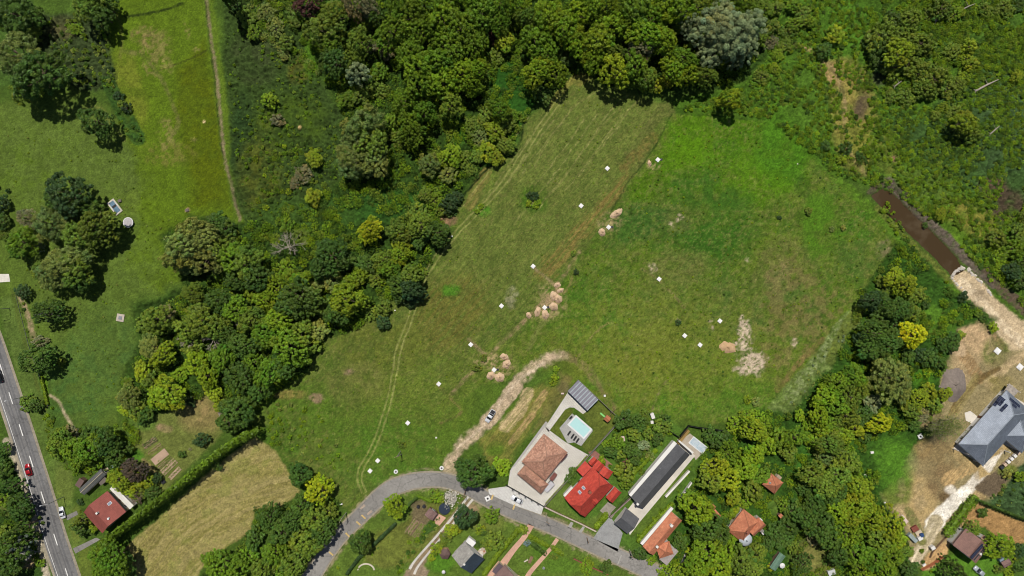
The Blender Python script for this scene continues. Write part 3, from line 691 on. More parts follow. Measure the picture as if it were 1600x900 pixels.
def asphalt(name, rgb, lanes):
    m, nt, b, o = new_mat(name)
    n1 = noise_node(nt, 1.2, 6); n2 = noise_node(nt, 0.07, 4); n3 = noise_node(nt, 0.35, 5)
    c = mulcol(nt, CC(rgb), ramp(nt, n1.outputs[0], 0.86, 1.12))
    c = mulcol(nt, c, ramp(nt, n2.outputs[0], 0.86, 1.1)); c = mulcol(nt, c, ramp(nt, n3.outputs[0], 0.9, 1.08))
    vo = nt.nodes.new('ShaderNodeTexVoronoi'); vo.feature = 'DISTANCE_TO_EDGE'; vo.inputs['Scale'].default_value = 0.16
    tc = nt.nodes.new('ShaderNodeTexCoord'); ad = nt.nodes.new('ShaderNodeVectorMath'); ad.operation = 'ADD'; sc_ = nt.nodes.new('ShaderNodeVectorMath'); sc_.operation = 'SCALE'; sc_.inputs['Scale'].default_value = 4.0
    nt.links.new(n3.outputs['Color'], sc_.inputs[0]); nt.links.new(tc.outputs['Object'], ad.inputs[0]); nt.links.new(sc_.outputs[0], ad.inputs[1]); nt.links.new(ad.outputs[0], vo.inputs['Vector'])
    c = mulcol(nt, c, ramp(nt, vo.outputs['Distance'], 0.72, 1.0, 0.0, 0.035))
    n4 = noise_node(nt, 0.03, 2); c = mulcol(nt, c, ramp(nt, n4.outputs[0], 0.9, 1.1, 0.45, 0.55))
    nt.links.new(c, b.inputs['Base Color']); b.inputs['Roughness'].default_value = 0.9; b.inputs['Specular IOR Level'].default_value = 0.2
    bump(nt, b, n1.outputs[0], 0.2)
    return m
ASPH = asphalt('main_asphalt', (132, 130, 128), 2); LANE = asphalt('lane_asphalt', (146, 142, 136), 1)
WORN = asphalt('worn_asphalt', (118, 117, 117), 1)
WHITE_LINE = mat('road_paint', (240, 238, 232), 0.7, 0.12, 3, rgb2=(205, 203, 198))
YELLOW = mat('trench_patch', (214, 184, 118), 0.85, 0.18, 3)
def slab_mat(name, rgb, size=0.9, var=0.08):
    m, nt, b, o = new_mat(name); tc = nt.nodes.new('ShaderNodeTexCoord'); mp = nt.nodes.new('ShaderNodeMapping'); mp.inputs['Rotation'].default_value = (0, 0, math.radians(49)); nt.links.new(tc.outputs['Object'], mp.inputs[0])
    br = nt.nodes.new('ShaderNodeTexBrick'); br.inputs['Scale'].default_value = 1 / size; br.inputs['Brick Width'].default_value = 1.0; br.inputs['Row Height'].default_value = 0.8; br.inputs['Mortar Size'].default_value = 0.05
    c = CC(rgb); br.inputs['Color1'].default_value = (*c, 1); br.inputs['Color2'].default_value = (*(x * (1 - 1.6 * var) for x in c), 1); br.inputs['Mortar'].default_value = (*(x * .6 for x in c), 1)
    nt.links.new(mp.outputs[0], br.inputs['Vector']); n1 = noise_node(nt, 0.5, 6); n2 = noise_node(nt, 0.12, 4)
    col = mulcol(nt, br.outputs[0], ramp(nt, n1.outputs[0], 1 - var, 1 + var)); col = mulcol(nt, col, ramp(nt, n2.outputs[0], 0.86, 1.06)); nt.links.new(col, b.inputs['Base Color']); b.inputs['Roughness'].default_value = 0.88
    _M[name] = m
    return m
CONC = slab_mat('pale_concrete', (222, 216, 204)) or mat('pale_concrete', (214, 208, 196), 0.85, 0.08, 0.8, rgb2=(198, 192, 180)); CONC2 = mat('grey_concrete', (176, 172, 164), 0.88, 0.12, 0.9)
COBBLE = mat('grey_cobbles', (158, 158, 156), 0.9, 0.2, 2.5); PINK = mat('pink_paving', (212, 168, 144), 0.85, 0.14, 2.0); BRICKPAVE = mat('red_paving', (150, 104, 92), 0.85, 0.2, 2)
EDGE = mat('road_shoulder', (158, 148, 128), 0.95, 0.25, 1.2)
MAIN = [(-120, 250, 33), (-75, 380, 33), (-42, 465, 33), (-16, 530, 33), (8, 600, 33), (32, 672, 33), (48, 722, 33), (66, 778, 33), (85, 842, 34), (105, 900, 34), (132, 980, 34)]
strip('road_shoulder', [(a, b, w + 8) for a, b, w in MAIN], EDGE, 0.03)
strip('main_road', MAIN, ASPH, 0.05)
for k, (dx, w) in enumerate(((-8.2, 3.0), (8.2, 3.2), (-3.2, 2.2), (3.6, 2.2))):     # darker wheel paths
    strip('wheel_path', [(a + dx, b, w) for a, b, _ in MAIN], WORN, 0.054, thick=0.01)
for (x, y) in ((-14, 532), (2.5, 577), (17, 622), (33, 672), (49, 721), (67, 777), (87, 843), (105, 897)):
    strip('lane_dash', [(x - 2.9, y - 9, 1.5), (x + 2.9, y + 9, 1.5)], WHITE_LINE, 0.060, thick=0.01)
strip('edge_line', [(a - 14.6, b, 0.7) for a, b, _ in MAIN], WHITE_LINE, 0.060, thick=0.01)
LN = [(440, 968, 20), (470, 922, 21), (490, 897, 22), (512, 863, 21), (535, 834, 20), (566, 803, 22), (604, 768, 24), (633, 755, 23), (664, 749.5, 22), (694, 750.5, 21), (725, 760, 21), (760, 779, 20.5), (800, 799, 20), (860, 822, 20), (930, 854, 21), (985, 878, 23), (1030, 899, 24), (1070, 920, 24), (1200, 985, 24)]
strip('lane_verge', [(a, b, w + 5) for a, b, w in LN], EDGE, 0.03)
strip('village_lane', LN, LANE, 0.05)
strip('lane_crack', [(700, 752, 0.5), (745, 768, 0.5), (790, 792, 0.5), (850, 816, 0.5), (900, 838, 0.5)], WORN, 0.055, thick=0.01)
strip('lane_seam', [(965, 882, 1.6), (971, 867, 1.6)], CONC2, 0.055, thick=0.01)
for (x, y, a) in ((517.5, 865, -40), (543, 835.5, -45), (560, 817.5, -42), (568, 807.5, -42), (769, 777, 70), (803, 792, 70)):
    c, s_ = math.cos(math.radians(a)), math.sin(math.radians(a)); l = 4.2
    strip('trench_patch', [(x - c * l, y + s_ * l, 2.6), (x + c * l, y - s_ * l, 2.6)], YELLOW, 0.056, thick=0.01)
for (x, y) in ((566, 792), (577, 801)):
    strip('pale_patch', [(x - 3, y + 3, 3), (x + 4, y - 3, 4)], mat('faded_patch', (178, 160, 142), 0.9, 0.3, 2), 0.055, thick=0.01)
pave('side_drive', [(103, 806), (120, 798), (122, 804), (105, 813)], LANE, 0.045); pave('side_drive', [(114, 857), (150, 840), (157, 843), (118, 865)], LANE, 0.045)
pave('side_drive', [(22, 866), (45, 858), (60, 862), (42, 876), (26, 882)], CONC2, 0.045)
pave('side_drive', [(-10, 428), (14, 428), (16, 440), (-10, 442)], mat('white_slabs', (232, 226, 212), 0.85, 0.1, 1.5), 0.06)
# terracotta house plot
pave('house_forecourt', [(797, 735), (812, 716), (850, 664), (858, 672), (884, 691), (919.5, 711), (850, 790), (846, 803), (800, 786), (792, 770)], CONC, 0.05)
pave('side_path', [(797.5, 733), (848.5, 664), (853, 658), (856, 661), (806, 727)], CONC2, 0.056, thick=0.012)
pave('drive_apron', [(763, 764), (791, 760), (849, 791), (845, 804), (800, 788), (764, 772)], slab_mat('white_paving', (224, 221, 214), 1.2, .06), 0.054, thick=0.06)
pave('carport_drive', [(852, 667), (888, 612), (919, 641), (911, 647), (897, 637), (890, 636.5), (883, 640), (857, 675)], CONC, 0.05)
POOLDECK = pave('pool_deck', [(894, 646), (926.5, 673), (908, 697), (897, 691), (887, 693), (874, 669)], slab_mat('grey_deck', (184, 182, 176), .7), 0.07)
# red house, long house, gardens
pave('patio', [(919, 706), (930, 704), (957, 726), (949, 733), (925, 716)], BRICKPAVE, 0.05)
pave('grey_yard', [(937, 798), (950, 784), (966, 795), (955, 811)], mat('weathered_concrete', (160, 152, 138), 0.9, 0.25, 0.8), 0.05)
pave('cobbled_yard', [(927, 841), (938, 824), (953, 807), (973, 833), (965, 862)], COBBLE, 0.05)
pave('garden_step_path', [(887, 824), (892, 815), (896, 817), (892, 826)], CONC2, 0.05); pave('garden_step_path', [(904, 831), (911, 822), (914, 824), (908, 833)], CONC2, 0.05)
strip('wheel_strip', [(732, 776, 3.6), (727, 782, 3.6), (709, 806, 3.6), (680, 840, 3.4), (650, 874, 3.4), (640, 889, 4)], CONC, 0.05); strip('wheel_strip', [(739, 780, 3.6), (733, 787, 3.6), (715, 810, 3.6), (688, 842, 3.4), (656, 881, 3.4), (647, 897, 4)], CONC, 0.05)
pave('shed_pad', [(684, 802), (697, 809), (686, 822), (676, 815)], PINK, 0.05)
strip('brick_path', [(830, 820, 10), (820, 838, 8), (800, 862, 9), (784, 885, 12), (776, 905, 14)], PINK, 0.05); strip('brick_path', [(871, 842, 6), (858, 860, 6), (830, 892, 7), (822, 905, 8)], PINK, 0.05)
pave('pink_terrace', [(757, 903), (779, 876), (790, 884), (800, 893), (822, 905), (822, 930), (740, 930)], PINK, 0.045)
pave('paved_court', [(749, 858), (757, 853), (760, 863), (752, 871), (744, 864)], mat('court_paving', (196, 178, 160), 0.85, 0.2, 2.5), 0.05)
pave('garden_path', [(1057, 893), (1072, 861), (1074, 862), (1061, 894)], CONC2, 0.05)
pave('long_deck', [(974, 805), (1062, 691), (1086, 712), (1000, 815), (984, 836)], mat('cream_deck', (222, 214, 200), 0.85, 0.06, 0.8), 0.12, thick=0.13)
pave('pool_terrace', [(1062, 690), (1078, 677), (1105, 700), (1087, 719), (1082, 709)], mat('sand_paving', (186, 174, 156), 0.88, 0.12, 1.2), 0.06)
pave('house_step', [(1507, 645), (1516, 642), (1530, 653), (1521, 663), (1509, 657)], mat('white_step', (226, 218, 204), 0.85, 0.06, 1), 0.1, thick=0.1)
pave('house_plinth', [(1489, 701), (1566, 609), (1604, 632), (1640, 660), (1590, 705), (1560, 690), (1537, 727), (1500, 706)], mat('plinth_slab', (218, 208, 194), 0.85, 0.1, 1.2), 0.05)
# water in the channel
wm, nt, b, o_ = new_mat('muddy_water')
n1 = noise_node(nt, 0.12, 4); b.inputs['Roughness'].default_value = 0.14; b.inputs['Specular IOR Level'].default_value = 0.35
nt.links.new(mixcol(nt, CC((72, 56, 32)), CC((104, 90, 68)), ramp(nt, n1.outputs[0], 0, 0.7, 0.5, 0.75)), b.inputs['Base Color'])
n2 = noise_node(nt, 1.5, 3); bump(nt, b, n2.outputs[0], 0.08)
tag(MB().prism([W(*p) for p in [(1352, 298), (1380, 288), (1425, 318), (1480, 370), (1516, 425), (1490, 440), (1460, 412), (1405, 360)]], -1.4, -0.42).build('channel_water', wm), kind='structure')

# keep ground still under the buildings
for q in ([(120, 790), (165, 760), (215, 800), (160, 845)], [(112, 768), (160, 730), (178, 745), (135, 782)], [(880, 590), (940, 625), (920, 650), (880, 615)], [(800, 740), (850, 670), (900, 715), (850, 785)], [(870, 780), (925, 705), (985, 760), (912, 818)], [(950, 810), (1060, 680), (1090, 710), (985, 840)], [(990, 855), (1050, 785), (1080, 800), (1040, 890)], [(700, 865), (728, 835), (765, 870), (735, 905)], [(1130, 790), (1205, 790), (1205, 865), (1130, 865)], [(1185, 735), (1230, 735), (1230, 780), (1185, 780)], [(1480, 690), (1570, 590), (1680, 660), (1590, 760)], [(1480, 840), (1510, 815), (1560, 850), (1525, 890)], [(760, 900), (790, 875), (830, 930), (760, 960)]):
    flat(q, 1)
HZ = HZ * (1 - FLAT) - DEEP
nr, ncx = PX.shape
idx = np.arange(nr * ncx).reshape(nr, ncx)
F = np.stack([idx[:-1, :-1], idx[:-1, 1:], idx[1:, 1:], idx[1:, :-1]], -1).reshape(-1, 4)
V = np.stack([GX, GY, HZ], -1).reshape(-1, 3)
gm = attr_mat('ground_cover', 'albedo', 0.95, 2.2, 0.22, bmp=0.5, scale2=0.5)
tag(link('ground', np_mesh('ground', V, F, {'albedo': np.clip(COLR, 0, 0.8).reshape(-1, 3)}), gm), kind='structure')

# ------------------------------------------------------------------ foliage meshes
def quads_at(c, nrm, size, g, aspect=1.0):
    """one leaf spray (quad) at each centre"""
    n = len(c)
    nrm = nrm / (np.linalg.norm(nrm, axis=1, keepdims=True) + 1e-9)
    r = g.normal(size=(n, 3)); a = np.cross(nrm, r); a /= (np.linalg.norm(a, axis=1, keepdims=True) + 1e-9)
    b = np.cross(nrm, a)
    s = size[:, None] * 0.5
    V = np.stack([c - a * s - b * s * aspect * .6, c + a * s * .7 - b * s * aspect, c + a * s + b * s * aspect * .7, c - a * s * .6 + b * s * aspect], 1).reshape(-1, 3)
    F = np.arange(4 * n).reshape(n, 4)
    return V, F
def crown_mesh(name, seed, clumps=55, leaves=110, rc=0.27, leaf=0.085, up=0.85, spread=0.12, lobes=5, fine=0.25, conic=False, tight=0.55):
    g = np.random.default_rng(seed)
    ph = g.random(3) * 6.28
    cs = []; hues = []
    if conic: doms = [(0, 0, 0, 1.0)]
    else:        # several overlapping boughs make one uneven crown
        nd = int(g.integers(4, 8)); doms = [(0, 0, 0.08, 0.66)]; t0 = g.random() * 6.28
        for d in range(nd):
            t = t0 + d * 6.28 / nd + g.normal() * 0.3; rd = g.uniform(0.32, 0.52); q = (1.0 - rd) * g.uniform(0.85, 1.15)
            doms.append((q * math.cos(t), q * math.sin(t), g.uniform(-0.35, 0.15) * up, rd))
    wsum = sum(d[3] ** 2 for d in doms)
    for (dx, dy, dz, dr) in doms:
        n_ = max(5, int(clumps * dr * dr / wsum)); hv = g.normal() * 0.08; bv = g.uniform(0.86, 1.14)
        for i in range(n_):
            t = 2.39996 * i + g.normal() * 0.35 + ph[0]
            h = max(-0.45, 1 - (i + 0.5) / n_ * 1.3)
            rad = math.sqrt(max(0.0, 1 - h * h)) if not conic else (1 - (h + 0.45) / 1.45)
            k = 1 + 0.12 * math.sin(lobes * t + ph[1]) + spread * g.normal()
            rr = rad * k * dr * (1 - rc * 0.6)
            p = (dx + rr * math.cos(t), dy + rr * math.sin(t), dz + h * up * dr * (1 + 0.08 * g.normal()))
            if not conic and any((p[0] - e[0]) ** 2 + (p[1] - e[1]) ** 2 + ((p[2] - e[2]) / up) ** 2 < (e[3] * 0.72) ** 2 for e in doms): continue
            cs.append(p); hues.append((hv, bv))
    cs = np.array(cs)
    Vs = []; Fs = []; As = []; base = 0
    for j, c in enumerate(cs):
        r = rc * g.uniform(0.65, 1.25) * (1.0 if not conic else max(0.35, 1 - (c[2] / up + 0.45) / 1.6))
        n = int(leaves * g.uniform(0.7, 1.2))
        d = g.normal(size=(n, 3)); d /= np.linalg.norm(d, axis=1, keepdims=True)
        d[:, 2] = np.where(d[:, 2] < -0.3, -d[:, 2], d[:, 2])
        pos = c + d * r * (tight + (1 - tight) * g.random((n, 1))) * np.array([1, 1, 0.8])
        nr_ = d * 0.9 + np.array([0, 0, 0.35]) + g.normal(size=(n, 3)) * 0.45
        v, f = quads_at(pos, nr_, leaf * g.uniform(0.6, 1.4, n), g, 0.8)
        Vs.append(v); Fs.append(f + base); base += len(v)
        cv = g.uniform(0.78, 1.22) * hues[j][1]; hue = g.normal() * 0.06 + hues[j][0]
        lv = cv * g.uniform(1 - fine, 1 + fine, n)
        col = np.stack([lv * (1 + hue), lv, lv * (1 - hue)], 1)
        As.append(np.repeat(col, 4, 0))
    return np_mesh(name, np.concatenate(Vs), np.concatenate(Fs), {'leafvar': np.concatenate(As)})
def trunk_mesh(name, seed, up, crown_z, r=0.07, limbs=6):
    """unit tree: crown radius 1, crown centre at crown_z"""
    g = np.random.default_rng(seed); m = MB()
    m.tube((0, 0, -0.05), (0.02, 0.01, crown_z * 0.6), r, r * 0.75, 9)
    m.tube((0.02, 0.01, crown_z * 0.58), (0.05, -0.03, crown_z + up * 0.4), r * 0.75, r * 0.25, 8)
    for i in range(limbs):
        t = i * 2.4 + g.normal() * 0.3; h = crown_z * g.uniform(0.5, 0.95)
        e = (0.62 * math.cos(t), 0.62 * math.sin(t), h + up * g.uniform(0.25, 0.6)); k = (0.3 * math.cos(t), 0.3 * math.sin(t), h + up * 0.12)
        m.tube((0.02, 0, h), k, r * 0.45, r * 0.32, 6); m.tube(k, e, r * 0.32, r * 0.1, 6)
    return m.mesh(name, True)
PROTO = {}
def proto(kind, n, cz, **kw):
    PROTO[kind] = []
    for i in range(n):
        PROTO[kind].append((crown_mesh('%s_crown' % kind, hash((len(PROTO), i)) % 100000, **kw), trunk_mesh('%s_trunk' % kind, i, kw.get('up', .85), cz), cz))
proto('broad', 6, 1.05, clumps=230, leaves=75, rc=0.12, leaf=0.052, up=0.85, spread=0.08)
proto('oak', 5, 1.05, clumps=300, leaves=60, rc=0.10, leaf=0.046, up=0.8, spread=0.10, fine=0.3)
proto('willow', 3, 0.95, clumps=240, leaves=80, rc=0.13, leaf=0.042, up=0.8, spread=0.08, fine=0.28, tight=0.4)
proto('poplar', 2, 1.2, clumps=130, leaves=130, rc=0.15, leaf=0.042, up=0.95, spread=0.12, fine=0.16, tight=0.75)
proto('small', 6, 0.85, clumps=100, leaves=75, rc=0.17, leaf=0.08, up=0.8, spread=0.12, lobes=4)
proto('scrub', 5, 0.42, clumps=120, leaves=70, rc=0.14, leaf=0.07, up=0.5, spread=0.16, lobes=4)
proto('bush', 5, 0.5, clumps=40, leaves=70, rc=0.25, leaf=0.12, up=0.62, spread=0.15, lobes=4)
proto('tuft', 5, 0.5, clumps=14, leaves=14, rc=0.36, leaf=0.34, up=0.7, spread=0.2, lobes=3)
proto('conifer', 2, 0.9, clumps=60, leaves=80, rc=0.17, leaf=0.09, up=1.5, conic=True, spread=0.12, lobes=7)
for k in PROTO:
    for cm, tm, cz in PROTO[k]:
        cm.materials.append(LEAF); tm.materials.append(BARK)
TONE = {'G': (88, 114, 22), 'D': (64, 88, 28), 'Y': (114, 130, 22), 'L': (106, 118, 52), 'S': (116, 130, 88), 'B': (92, 110, 104), 'R': (90, 56, 48), 'N': (64, 58, 48), 'P': (106, 104, 68), 'O': (94, 112, 32), 'V': (158, 162, 18), 'U': (128, 142, 18), 'K': (48, 70, 32), 'M': (104, 126, 20)}
LOOK = {'G': 'mid green', 'D': 'dark green', 'Y': 'yellow green', 'L': 'pale olive', 'S': 'silvery grey green', 'B': 'blue grey', 'R': 'dark reddish', 'N': 'dark brown', 'P': 'brownish grey', 'O': 'olive green', 'V': 'bright yellow', 'U': 'bright yellow green', 'K': 'deep dark green', 'M': 'fresh green'}
LEAFK = 0.96
TREES = []
def tree(px, py, r, tone='G', kind=None, h=None, name=None, label=None, group=None, cat='tree'):
    """px,py,r: where the crown shows and how wide, in photo pixels"""
    if kind is None:
        kind = 'bush' if r < 10 else (('scrub' if (tone in 'OLPM' and int(px + 3 * py) % 4) or (px > 1350 and py < 270 and tone != 'Y') else 'small') if r < 17 else ('scrub' if px > 1350 and py < 270 and tone in 'OD' else ('willow' if tone in 'L' else ('oak' if (int(px * 7 + py * 3) % 3 == 0) else 'broad'))))
    g = random.Random(int(px * 31 + py * 17 + r))
    cm, tm, cz = PROTO[kind][g.randrange(len(PROTO[kind]))]
    R = r * S * 0.97
    zs = {'bush': 0.95, 'small': 0.95, 'scrub': 0.9, 'conifer': 1.3}.get(kind, 1.0)
    if h is None: h = R * zs * (cz + 0.85) + (2.0 if R > 4 else 0) + (3.0 if (R > 4 and py < 240 and 540 < px < 1200) else 0)
    zsc = h / (cz + 0.8)
    x, y = W(px, py, cz * zsc * 1.15)
    o = empty({'bush': 'bush', 'conifer': 'conifer_tree'}.get(kind, 'tree' if r >= 17 and kind != 'scrub' else 'shrub') if name is None else name, (x, y, 0), g.uniform(0, 6.28))
    e = g.uniform(0.85, 1.17)
    o.scale = (R * e, R / e, zsc)
    c = link('crown', cm, None, o); c.location = (0, 0, cz)
    link('trunk', tm, None, o)
    a = CC(TONE[tone], LEAFK); a = (a[0] * (0.965 if tone in 'GDOM' else 1), a[1], a[2]); v = g.uniform(0.85, 1.15) * (1.15 if py > 480 else 1.0); hh = g.uniform(-0.06, 0.06)  # lens falloff painted into the leaf colour: lower trees are lighter
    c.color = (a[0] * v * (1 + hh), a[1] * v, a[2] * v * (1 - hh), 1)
    TREES.append(dict(o=o, px=px, py=py, r=r, tone=tone, kind=kind, label=label, group=group, cat=cat))
    return o
# ------------------------------------------------------------------ trees one can tell apart: (x, y, r, tone[, kind])
T1 = """20 20 30 D;48 24 20 D;52 56 14 O;118 44 11 M;138 10 26 O;155 22 22 D;163 8 18 D;25 84 36 L;58 118 42 D oak;38 140 24 O;147 188 25 D;420 156 13 M;433 188 11 P bush;
185 150 9 K;197 168 9 K;190 162 8 O;365 4 14 D;415 18 15 L;430 44 14 L;446 66 13 O;460 26 16 O;443 84 11 L;385 28 16 O;395 50 12 G;
483 2 22 R;505 44 28 O;522 20 24 O;515 70 20 G;560 6 26 P;583 22 18 D;573 42 12 G;612 48 28 G;642 22 24 G;660 48 24 G;560 66 22 O;582 72 14 P;525 96 26 D;548 92 18 O;558 112 19 S poplar;592 112 14 G;606 78 14 P;
640 82 22 G;652 104 26 G;682 96 26 G;703 70 25 G;722 42 28 G;752 22 26 G;692 28 26 G;742 66 22 G;655 132 24 G;692 128 24 M;722 112 22 M;744 110 20 M;735 132 18 M;776 57 13 R;787 62 17 Y;775 88 14 O;630 160 22 G;662 176 20 G;640 192 20 G;704 164 20 O;
620 0 20 G;660 0 22 G;700 -4 22 G;740 -6 22 G;780 8 22 G;780 36 18 G;
540 156 14 G;562 150 14 O;590 140 15 O;566 200 34 L willow;550 245 32 L willow;585 246 28 L oak;577 222 28 O;
645 206 22 G;625 215 16 O;612 190 14 G;780 170 18 G;757 182 14 O;772 204 16 Y;792 196 14 O;735 196 14 O;752 214 14 L;800 180 12 G;
810 8 18 M;822 26 18 O;832 44 16 O;857 24 26 M;882 44 28 M;905 22 22 M;920 6 22 G;838 64 24 G;852 84 22 G;884 90 16 D;897 66 22 M;840 112 24 Y oak;868 114 20 M oak;848 147 15 D;
932 66 26 Y;926 92 20 M;955 40 22 M;960 108 26 Y oak;988 14 28 G;975 38 20 G;948 8 20 M;1010 56 28 M oak;1040 62 22 M;1000 80 20 P;960 84 20 O;994 102 22 G;1012 122 18 O;1052 110 22 M oak;1068 92 22 G;1076 114 18 M;1002 132 11 Y;1026 134 13 Y;1042 128 12 Y;985 124 16 G;
1128 40 34 S poplar;1150 50 34 S poplar;1170 40 26 S poplar;1080 36 19 S poplar;1102 58 22 S poplar;1116 84 22 S poplar;1148 92 17 S poplar;1166 70 20 S poplar;1130 18 20 S poplar;
1066 12 26 M;1040 10 24 M;1020 26 22 G;1090 8 20 O;1122 2 20 M;1160 2 22 G;1192 14 16 G;1104 118 18 O;1142 154 18 Y;1156 152 10 G;1190 120 13 O;1186 60 14 G;1060 40 14 G;
1255 24 16 O;1242 36 12 G;1264 32 11 M;1208 40 12 O;1233 48 13 O;1217 84 10 M;1211 108 10 M;1306 54 14 Y;1288 78 13 D;1212 12 13 O;1228 70 12 O;1240 8 12 G;1204 66 12 P;
1380 56 25 O;1404 80 24 Y oak;1372 74 22 D;1400 104 20 O;1378 96 16 D;1420 100 18 O;1362 64 14 D;1412 60 16 O;1460 122 24 O;1438 112 18 O;1448 140 18 O;1480 138 16 O;1516 72 13 Y;1510 92 12 M;1518 100 12 Y;1510 118 12 M;1498 130 14 O;1490 80 15 O;
1494 176 14 O;1508 190 20 Y;1516 206 18 O;1492 200 14 D;1474 168 10 M;1462 180 9 O;1470 12 18 O;1492 20 15 M;1455 20 12 O;1570 12 15 O;1592 6 12 D;1540 14 12 O;1590 118 10 Y;1392 150 12 O;1416 150 14 O;1425 30 18 O;1440 68 20 O;1395 30 14 D"""
T2 = """104 302 32 K;88 310 20 D;130 322 20 D;146 352 32 O oak;120 370 26 O;165 358 20 D;76 350 28 L willow;100 340 18 L;42 342 17 P willow;32 380 24 G;22 372 12 G;60 386 10 S;95 412 34 L willow;78 430 24 L;116 424 26 O;128 440 18 D;60 420 14 O;2 318 13 K;4 345 12 D;3 366 10 O;
288 380 36 L oak;312 372 30 L oak;318 404 28 L oak;290 408 22 L;336 346 16 D;352 360 16 D;342 392 22 O;362 404 24 G;385 410 26 O;400 432 24 D;368 436 18 D;352 372 14 O;346 424 14 G;
490 248 14 Y;490 308 14 Y;474 272 14 P;460 286 10 P;576 358 20 U oak;622 362 20 O;656 350 20 O;628 378 16 Y;655 376 14 D;682 364 20 D;662 358 12 P;624 396 18 Y;516 400 28 D oak;500 420 20 D;540 408 16 D;470 368 14 O;448 352 12 G;600 404 18 O;575 412 16 D;608 420 18 G;640 430 20 O;622 444 18 D;590 436 16 O;560 432 16 M;544 440 14 M;
670 256 18 L;690 250 14 M;706 242 17 M;700 272 14 L;722 248 15 O;760 236 15 Y;776 246 13 Y;790 226 14 O;735 264 12 O;745 245 12 O;680 314 14 M;702 318 14 K;664 304 12 O;690 328 12 O;650 330 14 O;715 308 10 K;705 332 8 D;
72 488 22 D;76 491 13 B conifer;36 456 13 K;62 535 12 P;56 560 25 D oak;72 566 16 D;95 566 9 O;44 630 15 O;54 634 12 D;
244 498 24 O;228 506 16 O;258 490 14 P;300 458 18 O;312 474 16 D;314 500 26 O;290 516 20 O;338 512 20 O;236 545 22 L;252 556 20 Y;222 580 16 Y;232 592 14 O;200 598 10 O;262 614 26 Y oak;244 622 18 M;200 622 18 L;212 640 16 O;196 640 12 Y;298 628 9 K;226 648 14 D;190 620 10 L;
340 470 20 D;366 484 22 G;392 500 22 O;378 540 24 D;346 562 20 G;374 590 24 D;332 612 15 Y;345 634 12 Y;370 642 26 D;356 660 18 D;354 526 18 D;304 566 18 M;322 588 18 M;300 540 16 O;280 585 14 M;396 566 20 G;
466 464 32 D oak;448 480 20 D;540 470 28 Y oak;526 488 22 D;430 500 22 M;414 520 22 G;452 545 30 G oak;470 520 20 O;440 572 22 D;420 584 24 G;406 610 18 D;496 516 16 L;484 540 16 O;500 480 16 O;432 450 20 M;412 470 18 M;640 448 20 K;652 460 14 K;626 462 14 D;600 480 13 O;598 504 12 K;578 488 13 O;395 455 16 M;640 472 10 K;
446 420 16 M;470 440 18 M;488 452 16 L;520 440 16 L;505 436 14 O;536 444 14 G"""
T3 = """4 735 15 D;6 702 12 D;18 760 17 D conifer;28 792 20 D;40 822 18 D conifer;44 800 14 D;10 862 26 D;36 850 15 B conifer;8 838 16 O;58 838 8 D;14 890 18 D;62 880 8 G;4 780 14 G;
92 690 20 O;112 704 20 G;138 704 24 G;164 690 22 D;150 718 15 G;178 712 18 D;120 722 14 G;85 705 12 O;195 700 12 D;182 722 10 G;110 680 14 P;140 680 16 D;
208 735 19 N;184 750 17 Y;200 764 13 Y;224 750 15 Y;243 748 10 K;215 770 14 O;178 740 10 M;238 768 12 D;125 784 6 K;130 812 14 O conifer;126 826 14 D;145 822 10 Y;
314 688 12 K;284 710 7 D;336 724 11 D;297 702 3 P;152 868 14 G;175 872 30 G oak;160 892 22 G;195 886 20 D;
467 742 19 D;498 768 22 U oak;420 806 20 D oak;470 790 18 D;440 832 22 D;456 816 20 D;490 812 20 O;514 798 14 O;506 830 20 D;472 848 22 O;430 862 20 G;460 880 22 O;410 892 20 O;484 856 18 O;396 842 16 D;345 886 26 G oak;370 890 20 G;330 880 16 G;440 892 16 G;390 868 14 G;
618 792 18 M oak;563 849 19 D;741 740 28 D oak;784 730 15 M;727 808 19 K;768 806 13 G;750 828 8 Y;774 846 14 O;762 850 12 O;783 848 9 O;684 778 11 M;676 770 8 O;706 828 11 Y;696 840 10 O;682 858 10 Y;690 850 8 O;674 872 7 Y;640 848 4 M bush;528 887 3 M bush;755 832 6 D;714 830 7 Y;746 850 6 D bush;817 827 9 O;
947 886 11 D;917 887 13 M;824 849 6 B;865 870 6 O;919 872 5 O bush;785 904 10 O;
975 656 15 D;1000 660 14 D;1008 648 10 O;964 690 13 G;986 702 13 D;1006 696 10 S;976 736 16 O;992 714 13 D;1036 668 14 O;1028 684 12 D;978 754 11 G;1040 655 9 D;955 706 11 D;992 680 12 O;1012 676 11 O;948 694 8 M;940 720 7 M;1016 712 8 L;895 738 10 D bush;888 748 8 D bush;970 710 9 O;980 725 8 R bush;
1165 648 11 M;1182 652 13 M;1168 624 7 Y bush;1182 628 8 L bush;1150 664 14 M;1178 672 20 Y;1196 662 12 M;1128 690 16 D;1110 680 13 D;1140 708 18 G;1118 728 20 Y oak;1142 748 20 Y;1112 752 18 O;1166 736 20 M;1180 712 18 M;1158 716 16 M;1190 744 14 G;1200 696 16 M;1220 684 16 G;1146 776 14 Y;1178 766 16 O;1166 784 12 M;
1090 798 27 M oak;1078 780 14 G;1106 826 24 D;1126 836 18 D;1062 846 13 D;1000 866 12 D;1018 876 8 M;1106 868 26 M oak;1138 862 18 M oak;1088 886 20 M;1126 888 20 M;1160 880 24 O;1182 866 18 O;1096 842 12 Y;1150 896 16 O;1180 893 14 O;1044 893 16 M;1066 893 12 M;1148 836 10 M;1142 804 9 G;1150 798 8 M;1136 814 7 D;1214 832 16 D;1200 850 12 D;1206 886 8 Y;1254 882 17 D;1240 856 10 O;1078 862 8 Y"""
